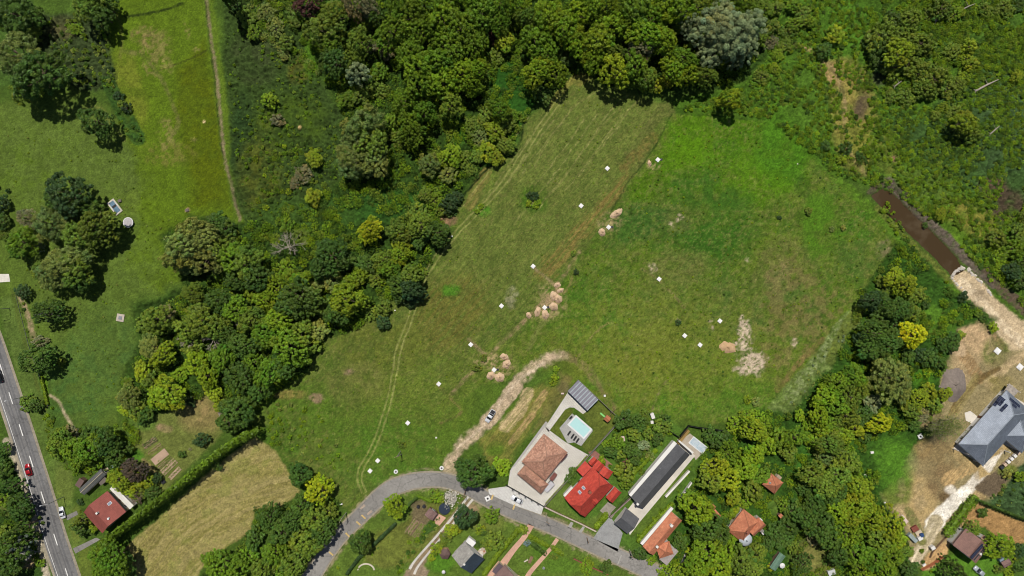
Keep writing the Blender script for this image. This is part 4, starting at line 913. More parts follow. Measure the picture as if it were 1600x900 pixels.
T4 = """1398 434 17 Y;1384 446 16 O;1416 446 18 Y;1434 462 14 O;1362 470 18 K;1384 476 18 D;1404 484 20 D;1428 488 12 O;1446 476 8 D;1374 500 16 D;1400 508 16 D;1366 520 22 D oak;1388 536 22 D oak;1358 544 18 D;1346 532 14 K;1428 521 22 V oak;1452 558 15 D;1468 566 12 D;1440 554 12 K;1420 556 12 D;1488 534 15 D;1474 540 12 D;1506 464 9 K bush;1518 478 6 D bush;1500 524 9 O;1538 496 8 D;1552 512 9 M bush;1530 490 7 O;
1394 592 32 L willow;1380 574 20 L willow;1408 606 20 L willow;1364 630 14 S;1310 598 20 G oak;1336 588 20 G;1292 620 20 M;1330 620 20 O oak;1344 608 18 O;1308 634 20 G;1280 648 18 M;1284 668 16 M;1326 652 18 O;1300 658 16 G;1348 650 16 D;1376 662 18 U;1352 680 12 D;1336 670 16 Y;1318 682 16 M;1250 650 10 M;1262 662 10 M;
1436 624 16 Y oak;1452 612 14 Y;1424 640 16 O;1478 616 11 Y;1462 634 12 O;1440 650 12 P;1430 664 10 D;
1244 684 18 G;1232 708 14 O;1272 690 16 M;1296 694 20 O;1304 676 14 O;1290 716 15 L willow;1270 740 20 O;1310 744 24 O oak;1328 722 18 O;1288 760 20 O;1256 764 12 D;1306 772 18 D;1340 760 20 Y;1352 788 20 Y oak;1336 796 24 Y oak;1312 800 20 M;1274 790 18 D;1258 806 18 D;1282 822 22 D;1300 842 20 D;1240 800 16 D;1226 792 10 G;1326 836 22 M;1362 812 22 M;1392 820 24 Y oak;1402 842 16 M;1376 842 20 O;1340 866 22 G;1366 874 20 G;1396 872 18 G;1416 862 12 O;1312 868 18 D;1420 888 14 D;1386 896 18 M;1350 896 18 M;1272 842 12 P;1232 824 16 D;1224 845 14 D;1316 712 10 S;
1520 827 14 O oak;1566 856 22 M oak;1582 872 14 M;1535 801 9 D;1481 877 11 D conifer;1496 890 13 D conifer;1474 892 12 D conifer;1592 862 12 K;1594 884 12 D;1562 888 9 O;1578 896 10 M;1574 741 9 L bush;1596 744 10 M;
1584 388 20 G scrub;1596 410 16 D scrub;1566 396 14 M;1560 372 14 O;1592 364 14 O;1598 440 14 D;1582 424 14 K;1562 420 10 M;1470 334 10 Y;1484 330 10 M;1500 345 10 M;1600 340 10 O;1446 352 5 D bush;1344 244 8 D bush;1322 232 11 D bush;1290 228 9 D;1316 250 9 M bush;
1318 356 5 L bush;1300 358 5 L bush;1218 340 4 K bush;833 306 9 K bush;826 318 6 M bush;840 316 6 M bush;836 322 5 M bush;867 590 7 M;864 598 6 Y;869 577 6 M;1264 330 7 O bush;900 425 5 K bush;896 396 5 O bush;1060 504 5 K bush;745 575 7 O bush;756 560 6 O bush;627 694 7 O bush;745 330 5 M bush;752 322 5 M bush"""
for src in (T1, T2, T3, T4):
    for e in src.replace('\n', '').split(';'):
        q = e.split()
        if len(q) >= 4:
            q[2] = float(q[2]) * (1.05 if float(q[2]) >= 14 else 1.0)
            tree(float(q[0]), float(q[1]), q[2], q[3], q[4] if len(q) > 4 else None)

tree(346, -20, 11, 'D', 'broad', 27); tree(352, -8, 10, 'D', 'small', 24)
# ------------------------------------------------------------------ low growth nobody could count: undergrowth between and under the trees
UG = [  # polygon, spacing px, radius px range, tone list, amount
    ([(395, -20), (1200, -20), (1190, 80), (1150, 130), (1050, 138), (960, 130), (905, 112), (870, 140), (835, 160), (800, 235), (760, 255), (720, 300), (700, 345), (660, 430), (650, 465), (590, 465), (560, 510), (505, 525), (480, 575), (440, 605), (400, 640), (390, 690), (330, 610), (215, 655), (190, 600), (225, 530), (240, 490), (290, 450), (262, 370), (300, 340), (380, 352), (470, 325), (530, 280), (545, 190), (510, 125), (470, 55)], 9, (4, 9), 'GGODM', 0.9),
    ([(1165, 130), (1200, 90), (1195, -20), (1620, -20), (1620, 440), (1550, 430), (1480, 365), (1400, 300), (1365, 290), (1305, 270), (1262, 235), (1205, 185), (1120, 176), (1060, 172)], 5, (1.4, 4.2), 'MOGDGG', 0.85), ([(1360, -20), (1620, -20), (1620, 105), (1520, 110), (1440, 150), (1400, 150), (1360, 60)], 6, (2, 6), 'GDOGM', 0.9),
    ([(1400, 160), (1440, 170), (1530, 105), (1620, 100), (1620, 300), (1560, 310), (1500, 280), (1440, 250), (1400, 220)], 5, (1.4, 3.8), 'DGDGDO', 0.7), ([(352, 60), (400, 20), (470, 70), (500, 130), (535, 195), (525, 280), (460, 330), (385, 345), (365, 230)], 5, (1, 2.8), 'GDDOG', 0.38),
    ([(1060, 185), (1200, 195), (1300, 275), (1395, 375), (1335, 460), (1250, 600), (1190, 635), (1000, 640), (900, 560), (880, 460), (960, 350)], 8, (0.6, 1.6), 'GDMOG', 0.3), ([(905, 130), (1030, 170), (980, 280), (880, 420), (770, 540), (690, 640), (600, 730), (430, 680), (420, 620), (560, 530), (670, 440), (740, 310)], 8, (0.5, 1.3), 'GOLMO', 0.25), ([(10, 200), (180, 200), (290, 350), (280, 440), (200, 470), (180, 640), (110, 670), (40, 500)], 8, (0.6, 1.5), 'GMLO', 0.3), ([(400, 655), (440, 620), (520, 660), (560, 760), (520, 780), (470, 740)], 8, (1, 3.5), 'GML', 0.4),
    ([(1345, 462), (1395, 390), (1412, 380), (1490, 458), (1530, 490), (1490, 515), (1478, 560), (1466, 650), (1420, 700), (1395, 745), (1375, 772), (1390, 800), (1415, 840), (1425, 880), (1420, 910), (1030, 910), (1050, 850), (1080, 770), (1105, 690), (1140, 672), (1190, 645), (1240, 645), (1290, 585), (1330, 525)], 9, (3.5, 8), 'MGDOG', 0.85),
    ([(930, 715), (975, 655), (1010, 645), (1055, 668), (1020, 720), (985, 765), (970, 755)], 7, (2.5, 6), 'MGDO', 0.6),
    ([(-10, 700), (10, 720), (30, 790), (60, 850), (70, 910), (-10, 910)], 8, (4, 8), 'DDG', 0.5), ([(75, 680), (200, 650), (215, 690), (190, 740), (160, 735), (130, 745), (95, 735)], 8, (3, 8), 'GGOM', 0.7), ([(150, 850), (200, 845), (205, 910), (150, 910)], 8, (4, 8), 'GGD', 0.6),
    ([(398, 795), (445, 790), (530, 785), (532, 800), (480, 880), (470, 910), (310, 910), (335, 868), (392, 830)], 8, (4, 8), 'GODD', 0.75), ([(440, 715), (480, 750), (530, 790), (520, 800), (470, 770)], 8, (3, 7), 'GM', 0.5),
    ([(395, 660), (415, 640), (450, 650), (440, 690), (425, 700)], 8, (2, 5), 'GM', 0.5), ([(1385, 310), (1440, 400), (1485, 440), (1470, 450), (1420, 390), (1375, 330)], 5, (1.2, 3.4), 'OMD', 0.75), ([(1410, 300), (1470, 355), (1530, 415), (1560, 450), (1530, 400), (1470, 340)], 5, (1.2, 4), 'OMD', 0.75),
    ([(1560, 440), (1610, 490), (1610, 350), (1540, 370)], 8, (3, 7), 'MGD', 0.7), ([(1560, 765), (1620, 715), (1620, 805), (1540, 785)], 6, (1.5, 3.5), 'DKL', 0.45), ([(1440, 860), (1480, 880), (1520, 895), (1440, 910)], 8, (2, 4), 'DG', 0.3),
    ([(172, 130), (195, 165), (222, 215), (205, 225), (180, 180)], 7, (2, 5), 'DGO', 0.6), ([(70, 28), (160, 28), (175, 100), (180, 140), (110, 138), (75, 90)], 6, (1.5, 3.5), 'GDOLK', 0.7), ([(385, 230), (500, 220), (530, 285), (460, 330), (400, 330)], 8, (2, 6), 'OGDY', 0.5), ([(378, -10), (470, -10), (480, 60), (505, 130), (480, 100), (410, 60)], 7, (3, 7), 'OLG', 0.85),
    ([(1330, 500), (1350, 500), (1250, 640), (1225, 650), (1270, 570)], 6, (1.2, 2.4), 'SLL', 0.5), ([(-10, 20), (70, 20), (60, 100), (-10, 110)], 9, (3, 7), 'OGL', 0.4), ([(-5, 290), (12, 290), (14, 375), (-5, 380)], 6, (2, 5), 'DK', 0.5), ([(1050, 780), (1000, 845), (995, 838), (1042, 780)], 5, (2, 3.5), 'MG', 0.6), ([(1080, 720), (1094, 726), (1060, 775), (1052, 770)], 5, (1, 2.5), 'MG', 0.3),
    ([(650, 850), (668, 830), (690, 812), (684, 805), (655, 835), (640, 850)], 4, (1, 2.5), 'GDM', 0.7), ([(646, 862), (690, 818), (684, 814), (636, 862), (614, 896), (624, 898)], 5, (1.5, 3.5), 'GDL', 0.6), ([(40, 455), (75, 600), (85, 660), (75, 660), (50, 560), (30, 460)], 6, (1, 3), 'OGD', 0.25), ([(600, 832), (612, 836), (560, 890), (548, 890)], 4, (1, 2), 'DG', 0.4), ([(75, 690), (60, 640), (90, 660), (115, 668), (112, 690)], 6, (2, 4), 'GMO', 0.5),
]
gR = np.random.default_rng(21)
b0 = []
for i in range(4):
    cm = PROTO['bush'][i][0]
    v = np.zeros(len(cm.vertices) * 3, np.float32); cm.vertices.foreach_get('co', v)
    a = np.zeros(len(cm.vertices) * 4, np.float32); cm.attributes['leafvar'].data.foreach_get('color', a)
    keep = gR.permutation(len(cm.vertices) // 4)[:420]
    ii = (keep[:, None] * 4 + np.arange(4)).ravel()
    b0.append((v.reshape(-1, 3)[ii], a.reshape(-1, 4)[ii, :3]))
EXC = [(850, 730, 34), (920, 765, 32), (1165, 822, 28), (1207, 756, 16), (1120, 800, 8), (1221, 806, 6), (1216, 878, 18), (1270, 870, 20), (1025, 835, 24), (1050, 800, 12), (1395, 712, 38), (1385, 758, 18), (1425, 690, 22), (1210, 790, 10), (1298, 112, 9), (1312, 135, 9), (1345, 168, 15), (1322, 165, 8), (1335, 205, 9), (1332, 235, 9), (1372, 122, 10), (1350, 262, 8), (1570, 318, 14), (1345, 95, 8), (1310, 215, 12), (1322, 255, 10), (1385, 262, 12), (1318, 190, 8), (1300, 95, 7)]
bt = []
for i in range(5):
    cm = PROTO['tuft'][i][0]; v = np.zeros(len(cm.vertices) * 3, np.float32); cm.vertices.foreach_get('co', v); a = np.zeros(len(cm.vertices) * 4, np.float32); cm.attributes['leafvar'].data.foreach_get('color', a)
    bt.append((v.reshape(-1, 3), a.reshape(-1, 4)[:, :3]))
Vu = []; Au = []
for pts, sp, (r0, r1), tones, amt in UG:
    xs = [p[0] for p in pts]; ys = [p[1] for p in pts]
    X, Y = np.meshgrid(np.arange(min(xs), max(xs), sp), np.arange(min(ys), max(ys), sp))
    X = X + gR.uniform(-.6, .6, X.shape) * sp; Y = Y + gR.uniform(-.6, .6, X.shape) * sp
    ok = (poly_sdf(X, Y, pts) > 0) & (gR.random(X.shape) < amt) & (fbm(X / 30, Y / 30, 3, 5) > 0.36)
    for x, y in zip(X[ok], Y[ok]):
        if any((x - ex) ** 2 + (y - ey) ** 2 < er * er for ex, ey, er in EXC): continue
        r = gR.uniform(r0, r1) * S; v, a = b0[gR.integers(4)] if r > 3.6 * S else bt[gR.integers(5)]
        t = gR.uniform(0, 6.28); c, s_ = math.cos(t), math.sin(t)
        wx, wy = W(x, y, r)
        Vu.append(np.stack([wx + r * (v[:, 0] * c - v[:, 1] * s_), wy + r * (v[:, 0] * s_ + v[:, 1] * c), r * (v[:, 2] + 0.45) * gR.uniform(0.8, 1.4)], 1))
        col = np.array(CC(TONE[tones[gR.integers(len(tones))]], LEAFK)) * gR.uniform(0.75, 1.25)
        Au.append(a * col)
Vu = np.concatenate(Vu); Au = np.clip(np.concatenate(Au), 0, 1)
tag(link('undergrowth', np_mesh('undergrowth', Vu, np.arange(len(Vu)).reshape(-1, 4), {'albedo': Au}), attr_mat('undergrowth_leaves', 'albedo', 0.6, 8, 0.1, trans=0.15)),
    'dense green shrubs and weeds growing wild under and between the trees', 'undergrowth', kind='stuff')

# ------------------------------------------------------------------ hedges
def hedge(pts, w, h, tone, label, spike=0.0, sp=1.0, cat='hedge', group=None, name='hedge'):
    g = np.random.default_rng(len(label) + int(pts[0][0]))
    Vs = []; As = []; q = [(*W(*p, h * .6),) for p in pts]
    wm_ = w * S
    x0, y0 = q[0]
    for (ax, ay), (bx, by) in zip(q[:-1], q[1:]):
        L = math.hypot(bx - ax, by - ay); n = max(2, int(L / (wm_ * 0.42 * sp))); dx, dy = (bx - ax) / L, (by - ay) / L
        for i in range(n):
            t = (i + g.uniform(-.25, .25)) / n * L; k = g.uniform(0.85, 1.15); m = 150
            hh = h * g.uniform(0.88, 1.1)
            d = g.normal(size=(m, 3)); d /= np.linalg.norm(d, axis=1, keepdims=True); z = g.random(m) ** 0.8
            rad = wm_ * 0.5 * k * (1 - spike * z) * g.uniform(0.8, 1.05, m)
            ang = g.random(m) * 6.28
            c = np.stack([rad * np.cos(ang), rad * np.sin(ang), z * hh], 1)
            top = g.random(m) < (0.4 if spike < 0.3 else 0.1)
            c[top, :2] *= g.random((top.sum(), 1)) ** 0.5; c[top, 2] = hh * (0.95 if spike < .3 else .9)
            nr_ = np.stack([np.cos(ang), np.sin(ang), 0.5 + 1.2 * top], 1) + g.normal(size=(m, 3)) * 0.5
            c[:, 0] += ax + dx * t; c[:, 1] += ay + dy * t
            v, f = quads_at(c, nr_, max(0.25, wm_ * 0.16) * g.uniform(0.6, 1.4, m), g, 0.8)
            Vs.append(v); As.append(np.repeat((g.uniform(0.7, 1.25) * g.uniform(0.75, 1.25, m))[:, None] * np.ones((1, 3)), 4, 0))
    V = np.concatenate(Vs); V[:, 0] -= x0; V[:, 1] -= y0
    o = link(name, np_mesh(name, V, np.arange(len(V)).reshape(-1, 4), {'leafvar': np.concatenate(As)}), LEAF)
    o.location = (x0, y0, 0); o.color = (*CC(TONE[tone], LEAFK), 1)
    return tag(o, label, cat, group)
hedge([(400, 674), (368, 690), (332, 716), (282, 756), (230, 797), (190, 826), (160, 850)], 16, 9.0, 'G', 'tall clipped conifer hedge casting a jagged shadow on the dry hay field', spike=0.6, sp=0.8)
hedge([(617, 819), (590, 845), (560, 872), (541, 898)], 4.5, 1.5, 'K', 'low dark hedge along the wheel-rut lawn beside the curved lane')
hedge([(652, 777), (640, 787), (632, 800)], 3.5, 1.3, 'D', 'short dark hedge round the corner of the vegetable plot')
hedge([(653, 775), (664, 780), (676, 784)], 3.5, 1.3, 'G', 'short green hedge along the top of the vegetable plot')
hedge([(810, 828), (795, 846), (775, 870), (755, 900)], 7, 1.9, 'M', 'long bright clipped hedge beside the pink brick path')
hedge([(828, 838), (843, 846), (858, 854)], 6, 1.6, 'M', 'bright clipped hedge next to the lane, between the two pink paths')
hedge([(832, 850), (844, 859), (853, 866)], 7, 1.8, 'D', 'dark clipped hedge behind the bright one between the pink paths')
hedge([(863, 855), (872, 862), (882, 868)], 7, 1.6, 'M', 'short bright hedge on the right of the right pink path')
hedge([(932, 823), (941, 812), (949, 801)], 8, 1.6, 'M', 'bright hedge between the red house garden and the cobbled yard')
hedge([(1050, 788), (1030, 808), (1008, 832), (996, 846)], 6, 1.7, 'M', 'green hedge running along the white wall of the orange roofed house')
hedge([(988, 742), (1008, 722), (1026, 702)], 5, 1.3, 'M', 'narrow hedge row in the garden left of the long grey roof')
hedge([(1522, 780), (1507, 797), (1492, 818), (1478, 838)], 13, 2.6, 'G', 'loose shrub hedge between the gravel track and the tan yard')
hedge([(1523, 780), (1545, 789), (1572, 800), (1612, 815)], 6, 3.4, 'D', 'spiky conifer hedge along the top of the tan yard', spike=0.75, sp=1.3)
hedge([(1008, 845), (1022, 857), (1030, 868), (1034, 880)], 6, 1.8, 'D', 'dark hedge curving round the front of the orange roofed house')
hedge([(917, 713), (900, 733), (880, 757), (852, 788)], 2.4, 0.8, 'L', 'thin row of small plants along the edge of the pale forecourt', sp=2.2, cat='plant row', name='plant_row')
hedge([(64, 590), (70, 612), (74, 632)], 4, 1.3, 'M', 'small bright hedge beside the main road next to the kink of the garden path')
hedge([(1000, 758), (975, 782), (955, 804)], 2, 1.2, 'D', 'thin dark hedge between the red house yard and the long house')

# ------------------------------------------------------------------ bare dead trees
def dead_tree(px, py, r, h, label, seed, tilt=0.0, leafy=None, mt=None):
    g = random.Random(seed); R = r * S
    x, y = W(px, py, h * 0.6)
    o = empty('dead_tree', (x, y, 0)); tag(o, label, 'tree')
    m = MB(); m.tube((0, 0, 0), (0.1, 0.1, h * 0.45), 0.34, 0.25, 8); m.build('trunk', mt or DEADWOOD, o, True)
    m = MB()
    def grow(p, d, l, rad, n):
        e = tuple(p[i] + d[i] * l for i in range(3)); m.tube(p, e, rad, rad * 0.6, 5)
        if n == 0: return
        for k in range(3 if n > 1 else 2):
            nd = np.array(d) + np.array([g.gauss(0, .55), g.gauss(0, .55), g.gauss(0.05, .3)]); nd /= np.linalg.norm(nd)
            grow(e, tuple(nd), l * g.uniform(0.6, 0.8), rad * 0.6, n - 1)
    for i in range(9):
        t = i * 0.7 + g.uniform(-.7, .7); d = np.array([math.cos(t), math.sin(t), g.uniform(0.1, 0.9)]); d /= np.linalg.norm(d)
        grow((0.05, 0.05, h * g.uniform(0.35, 0.5)), tuple(d), R * g.uniform(0.24, 0.48), g.uniform(0.12, 0.22), 3)
    m.build('bare_branches', mt or DEADWOOD, o)
    return o
dead_tree(448, 386, 30, 12, 'bare bleached dead tree among the bushes of the left wood', 5)
dead_tree(330, 532, 16, 11, 'grey bare limbs poking from olive trees near the left meadow', 8)
dead_tree(286, 536, 14, 10, 'small bare grey branches at the left meadow edge of the wood', 9)
dead_tree(372, 500, 14, 11, 'thin bare branched tree left of the big dark crown in the wood', 12)
dead_tree(345, 645, 9, 4, 'small leafless shrub at the edge of the brown garden corner', 15)
dead_tree(215, 780, 11, 7, 'dark twiggy bare tree beside the roadside house', 18, mt=BARK)
PALE = mat('pale_bark', (150, 146, 112), 0.95, 0.2, 4)
for i, (x, y, r, h, lab) in enumerate(((1478, 668, 20, 15, 'tall thin pale tree casting long shadows, in front of the grey house'), (1464, 672, 15, 12, 'smaller thin pale tree left of the tall one by the grey house'), (1490, 662, 15, 13, 'sparse pale tree nearest to the slate grey house roof'))):
    g = np.random.default_rng(50 + i); o = dead_tree(x, y, r, h, lab, 30 + i, mt=PALE); o.name = 'thin_tree'
    n = 700; d = g.normal(size=(n, 3)) * np.array([r * S * .42, r * S * .42, h * 0.2]) + np.array([0, 0, h * 0.62])
    v, f = quads_at(d, g.normal(size=(n, 3)) + np.array([0, 0, .5]), g.uniform(.15, .4, n), g)
    c = link('sparse_leaves', np_mesh('sparse_leaves', v, f, {'leafvar': np.repeat(g.uniform(.7, 1.3, (n, 1)) * np.ones((1, 3)), 4, 0)}), LEAF, o); c.color = (*CC(TONE['L'], .8), 1)
def log(px, py, qx, qy, r, label, fork=False):
    x0, y0 = W(px, py); x1, y1 = W(qx, qy)
    m = MB(); a = (0, 0, 0.8); b_ = (x1 - x0, y1 - y0, 1.3)
    mid = tuple((a[i] + b_[i]) / 2 + (0.25 if i < 2 else 0.1) for i in range(3))
    m.tube(a, mid, r, r * 0.8, 8); m.tube(mid, b_, r * 0.8, r * 0.35, 8)
    m.tube(mid, (mid[0] - 1.2, mid[1] + 1.6, 1.6), r * .4, r * .15, 6); m.tube(a, (-.9, .5, 1.2), r * .6, r * .2, 6); m.tube(tuple(a), (-.2, -1.1, .6), r * .5, r * .2, 6)
    if fork: m.tube(mid, (mid[0] + 1.6, mid[1] + 3.2, 2.2), r * .6, r * .2, 6)
    o = m.build('fallen_trunk', DEADWOOD); o.location = (x0, y0, 0); tag(o, label, 'fallen tree')
log(1522, 143, 1556, 126, 0.42, 'long pale fallen trunk lying in the dark reeds at right')
log(1460, 34, 1470, 24, 0.4, 'forked bleached fallen trunk near the top right edge', True); log(1498, 18, 1520, 8, 0.25, 'thin fallen trunk at the top edge right of the forked one')
log(1545, 210, 1558, 198, 0.25, 'short pale log lowest of the deadwood in the reeds'); log(1396, 136, 1406, 128, 0.22, 'thin pale stick near the dark mud by the bushes')
# ------------------------------------------------------------------ buildings
TERRA = tile_mat('terracotta_tiles', (214, 164, 138), (164, 116, 94), 0.55, 0.42, var=0.3); ORANGE = tile_mat('orange_tiles', (224, 146, 108), (202, 122, 90), 0.5, 0.4, var=0.22); REDT = tile_mat('red_sheet_tiles', (216, 84, 66), (192, 66, 52), 0.5, 0.45, rough=0.75, var=0.22)
BROWNRED = tile_mat('brown_red_tiles', (168, 92, 80), (156, 84, 74), 0.45, 0.4, var=0.1); GREYROOF = tile_mat('graphite_tiles', (104, 104, 106), (94, 95, 98), 0.42, 0.35, rough=0.6, var=0.1); SLATE = tile_mat('blue_slate', (150, 158, 170), (138, 146, 158), 0.45, 0.4, rough=0.5, var=0.1)
SLATE.node_tree.nodes['Principled BSDF'].inputs['Metallic'].default_value = 0.5
PALEROOF = tile_mat('pale_shingle', (174, 170, 162), (150, 146, 138), 0.5, 0.45, var=0.25); DARKBLUEROOF = tile_mat('dark_blue_tiles', (58, 72, 84), (50, 62, 74), 0.5, 0.45, var=0.12); BROWNROOF = tile_mat('brown_tiles', (150, 114, 102), (136, 102, 92), 0.45, 0.4, var=0.12)
CORR = tile_mat('corrugated_grey', (100, 102, 98), (92, 94, 92), 2.0, 0.5, var=0.2, seam=True); LILAC = tile_mat('weathered_brown_tiles', (146, 116, 108), (128, 100, 94), 0.5, 0.4, var=0.2)
WALLW = mat('white_render', (236, 232, 224), 0.9, 0.05, 1.0, rgb2=(222, 216, 206)); WALLC = mat('cream_render', (214, 200, 172), 0.9, 0.08, 1.0); WALLG = mat('grey_render', (168, 166, 160), 0.9, 0.08, 1.0); WALLB = mat('brown_boards', (128, 102, 84), 0.9, 0.2, 2)
FRAME = mat('white_frame', (232, 232, 230), 0.5, 0.04, 2); DARKM = mat('dark_metal', (48, 48, 52), 0.5, 0.1, 2, metal=0.3); BLACKM = mat('black_metal', (28, 29, 32), 0.55, 0.1, 2); GREYM = mat('grey_metal', (160, 162, 164), 0.4, 0.08, 2, metal=0.5)
WOOD = mat('weathered_wood', (150, 120, 92), 0.9, 0.25, 4); WOODO = mat('orange_wood', (192, 120, 82), 0.85, 0.2, 3); BRICK = mat('brick_chimney', (150, 92, 72), 0.9, 0.25, 3)
def glass_mat(name, rgb, rough=0.08):
    m, nt, b, o = new_mat(name); b.inputs['Base Color'].default_value = (*CC(rgb), 1); b.inputs['Roughness'].default_value = rough; b.inputs['Specular IOR Level'].default_value = 0.6
    return m
GLASS = glass_mat('window_glass', (50, 60, 70))
def solar_mat():
    m, nt, b, o = new_mat('solar_cells'); tc = nt.nodes.new('ShaderNodeTexCoord')
    br = nt.nodes.new('ShaderNodeTexBrick'); br.offset = 0; br.inputs['Scale'].default_value = 1; br.inputs['Brick Width'].default_value = 0.5; br.inputs['Row Height'].default_value = 0.5; br.inputs['Mortar Size'].default_value = 0.02
    br.inputs['Color1'].default_value = (.012, .016, .035, 1); br.inputs['Color2'].default_value = (.016, .02, .042, 1); br.inputs['Mortar'].default_value = (.09, .1, .12, 1)
    nt.links.new(tc.outputs['Object'], br.inputs['Vector']); nt.links.new(br.outputs[0], b.inputs['Base Color']); b.inputs['Roughness'].default_value = 0.6; b.inputs['Specular IOR Level'].default_value = 0.02
    return m
SOLAR = solar_mat()
def rect_frame(q, z):
    """fit a rectangle to four photo points (A-B along the length) lying at height z"""
    w = [np.array(W(p[0], p[1], z)) for p in q]
    c = sum(w) / 4; u = (w[1] - w[0]) + (w[2] - w[3]); L = (np.linalg.norm(w[1] - w[0]) + np.linalg.norm(w[2] - w[3])) / 2; u = u / np.linalg.norm(u)
    v = np.array((-u[1], u[0])); Wd = (abs(np.dot(w[3] - w[0], v)) + abs(np.dot(w[2] - w[1], v))) / 2
    return c, math.atan2(u[1], u[0]), L, Wd
def roof_mesh(name, V, faces, mt, parent, thick=0.22):
    n = len(V); vs = [tuple(p) for p in V] + [(p[0], p[1], p[2] - thick) for p in V]
    cnt = {}
    for f in faces:
        for i in range(len(f)):
            e = (f[i], f[(i + 1) % len(f)]); cnt[e] = 1
    fs = [tuple(f) for f in faces] + [tuple(i + n for i in f[::-1]) for f in faces]
    for (a, b) in cnt:
        if (b, a) not in cnt: fs.append((b, a, a + n, b + n))
    me = bpy.data.meshes.new(name); me.from_pydata(vs, [], fs); me.update()
    uv = me.uv_layers.new(name='UVMap')
    for p in me.polygons:
        nn = p.normal; t = (-nn.y, nn.x, 0) if abs(nn.x) + abs(nn.y) > 1e-4 else (1, 0, 0); l = math.hypot(t[0], t[1]); t = (t[0] / l, t[1] / l, 0)
        s_ = nn.cross(type(nn)(t))
        for li in p.loop_indices:
            co = me.vertices[me.loops[li].vertex_index].co
            uv.data[li].uv = (co.x * t[0] + co.y * t[1], co.x * s_[0] + co.y * s_[1] + co.z * s_[2])
    return link(name, me, mt, parent)
def roof(parent, kind, L, Wd, ze, zr, mt, c=(0, 0), name='roof', rot=0.0, ridge_mat=None, mt2=None):
    a, b = L / 2, Wd / 2
    E = [(-a, -b, ze), (a, -b, ze), (a, b, ze), (-a, b, ze)]
    if kind == 'gable':
        V = E + [(-a, 0, zr), (a, 0, zr)]; Fc = [(0, 1, 5, 4), (2, 3, 4, 5)]; R = [(4, 5)]
    elif kind == 'hip':
        k = min(b, a * 0.98); V = E + [(-a + k, 0, zr), (a - k, 0, zr)]; Fc = [(0, 1, 5, 4), (2, 3, 4, 5), (1, 2, 5), (3, 0, 4)]; R = [(4, 5), (0, 4), (3, 4), (1, 5), (2, 5)]
    elif kind == 'hiptop' or kind == 'half':   # half hips at both ends
        k = b * 0.55; f = 0.5; zm = ze + (zr - ze) * f
        V = E + [(-a + k, 0, zr), (a - k, 0, zr), (-a, -b * (1 - f), zm), (-a, b * (1 - f), zm), (a, -b * (1 - f), zm), (a, b * (1 - f), zm)]
        Fc = [(0, 1, 8, 5, 4, 6), (2, 3, 7, 4, 5, 9), (8, 9, 5), (7, 6, 4)]; R = [(4, 5), (6, 4), (7, 4), (8, 5), (9, 5)]
    elif kind == 'halfgable':   # hip at +x end only
        k = b; V = E + [(-a, 0, zr), (a - k, 0, zr)]; Fc = [(0, 1, 5, 4), (2, 3, 4, 5), (1, 2, 5)]; R = [(4, 5), (1, 5), (2, 5)]
    elif kind == 'pyramid':
        V = E + [(0, 0, zr)]; Fc = [(0, 1, 4), (1, 2, 4), (2, 3, 4), (3, 0, 4)]; R = [(0, 4), (1, 4), (2, 4), (3, 4)]
    elif kind == 'shed':        # falls towards -y
        V = [(-a, -b, ze), (a, -b, ze), (a, b, zr), (-a, b, zr)]; Fc = [(0, 1, 2, 3)]; R = []
    cr, sr = math.cos(rot), math.sin(rot)
    V = [(c[0] + x * cr - y * sr, c[1] + x * sr + y * cr, z) for x, y, z in V]
    if mt2 is not None:      # second slope in another colour
        roof_mesh(name, V, [Fc[0]] + Fc[2:], mt, parent); o = roof_mesh(name, V, [Fc[1]], mt2, parent)
    else: o = roof_mesh(name, V, Fc, mt, parent)
    if R and ridge_mat:
        m = MB()
        for i, j in R: m.tube(tuple(np.array(V[i]) + (0, 0, .02)), tuple(np.array(V[j]) + (0, 0, .02)), 0.13, n=6)
        m.build('ridge_tiles', ridge_mat, o)
    return o
def walls(parent, L, Wd, ze, mt, kind='hip', zr=None, over=0.45, c=(0, 0), rot=0.0, name='wall'):
    a, b = L / 2 - over, Wd / 2 - over; m = MB(); t = ze - 0.16
    if kind in ('gable', 'half') and zr:
        s_ = (zr - ze) / (Wd / 2); t = ze + s_ * over - 0.3; zt = ze + s_ * (Wd / 2) - 0.3
        bb = b
        if kind == 'half': zt = ze + (zr - ze) * 0.5 - .1; bb2 = Wd / 4
        cr = [(-b, t), (0, zt), (b, t)] if kind == 'gable' else [(-b, t), (-Wd / 4, zt), (Wd / 4, zt), (b, t)]
        prof = [(-b, 0)] + cr + [(b, 0)]; n = len(prof)
        vs = [(-a, y, z) for y, z in prof] + [(a, y, z) for y, z in prof]
        fs = [tuple(range(n - 1, -1, -1)), tuple(range(n, 2 * n))] + [(i, (i + 1) % n, n + (i + 1) % n, n + i) for i in range(n)]
        m.add(vs, [f[::-1] for f in fs])
    else:
        m.box((0, 0, t / 2), (2 * a, 2 * b, t))
    cr_, sr = math.cos(rot), math.sin(rot)
    m.v = [(c[0] + x * cr_ - y * sr, c[1] + x * sr + y * cr_, z) for x, y, z in m.v]
    return m.build(name, mt, parent)
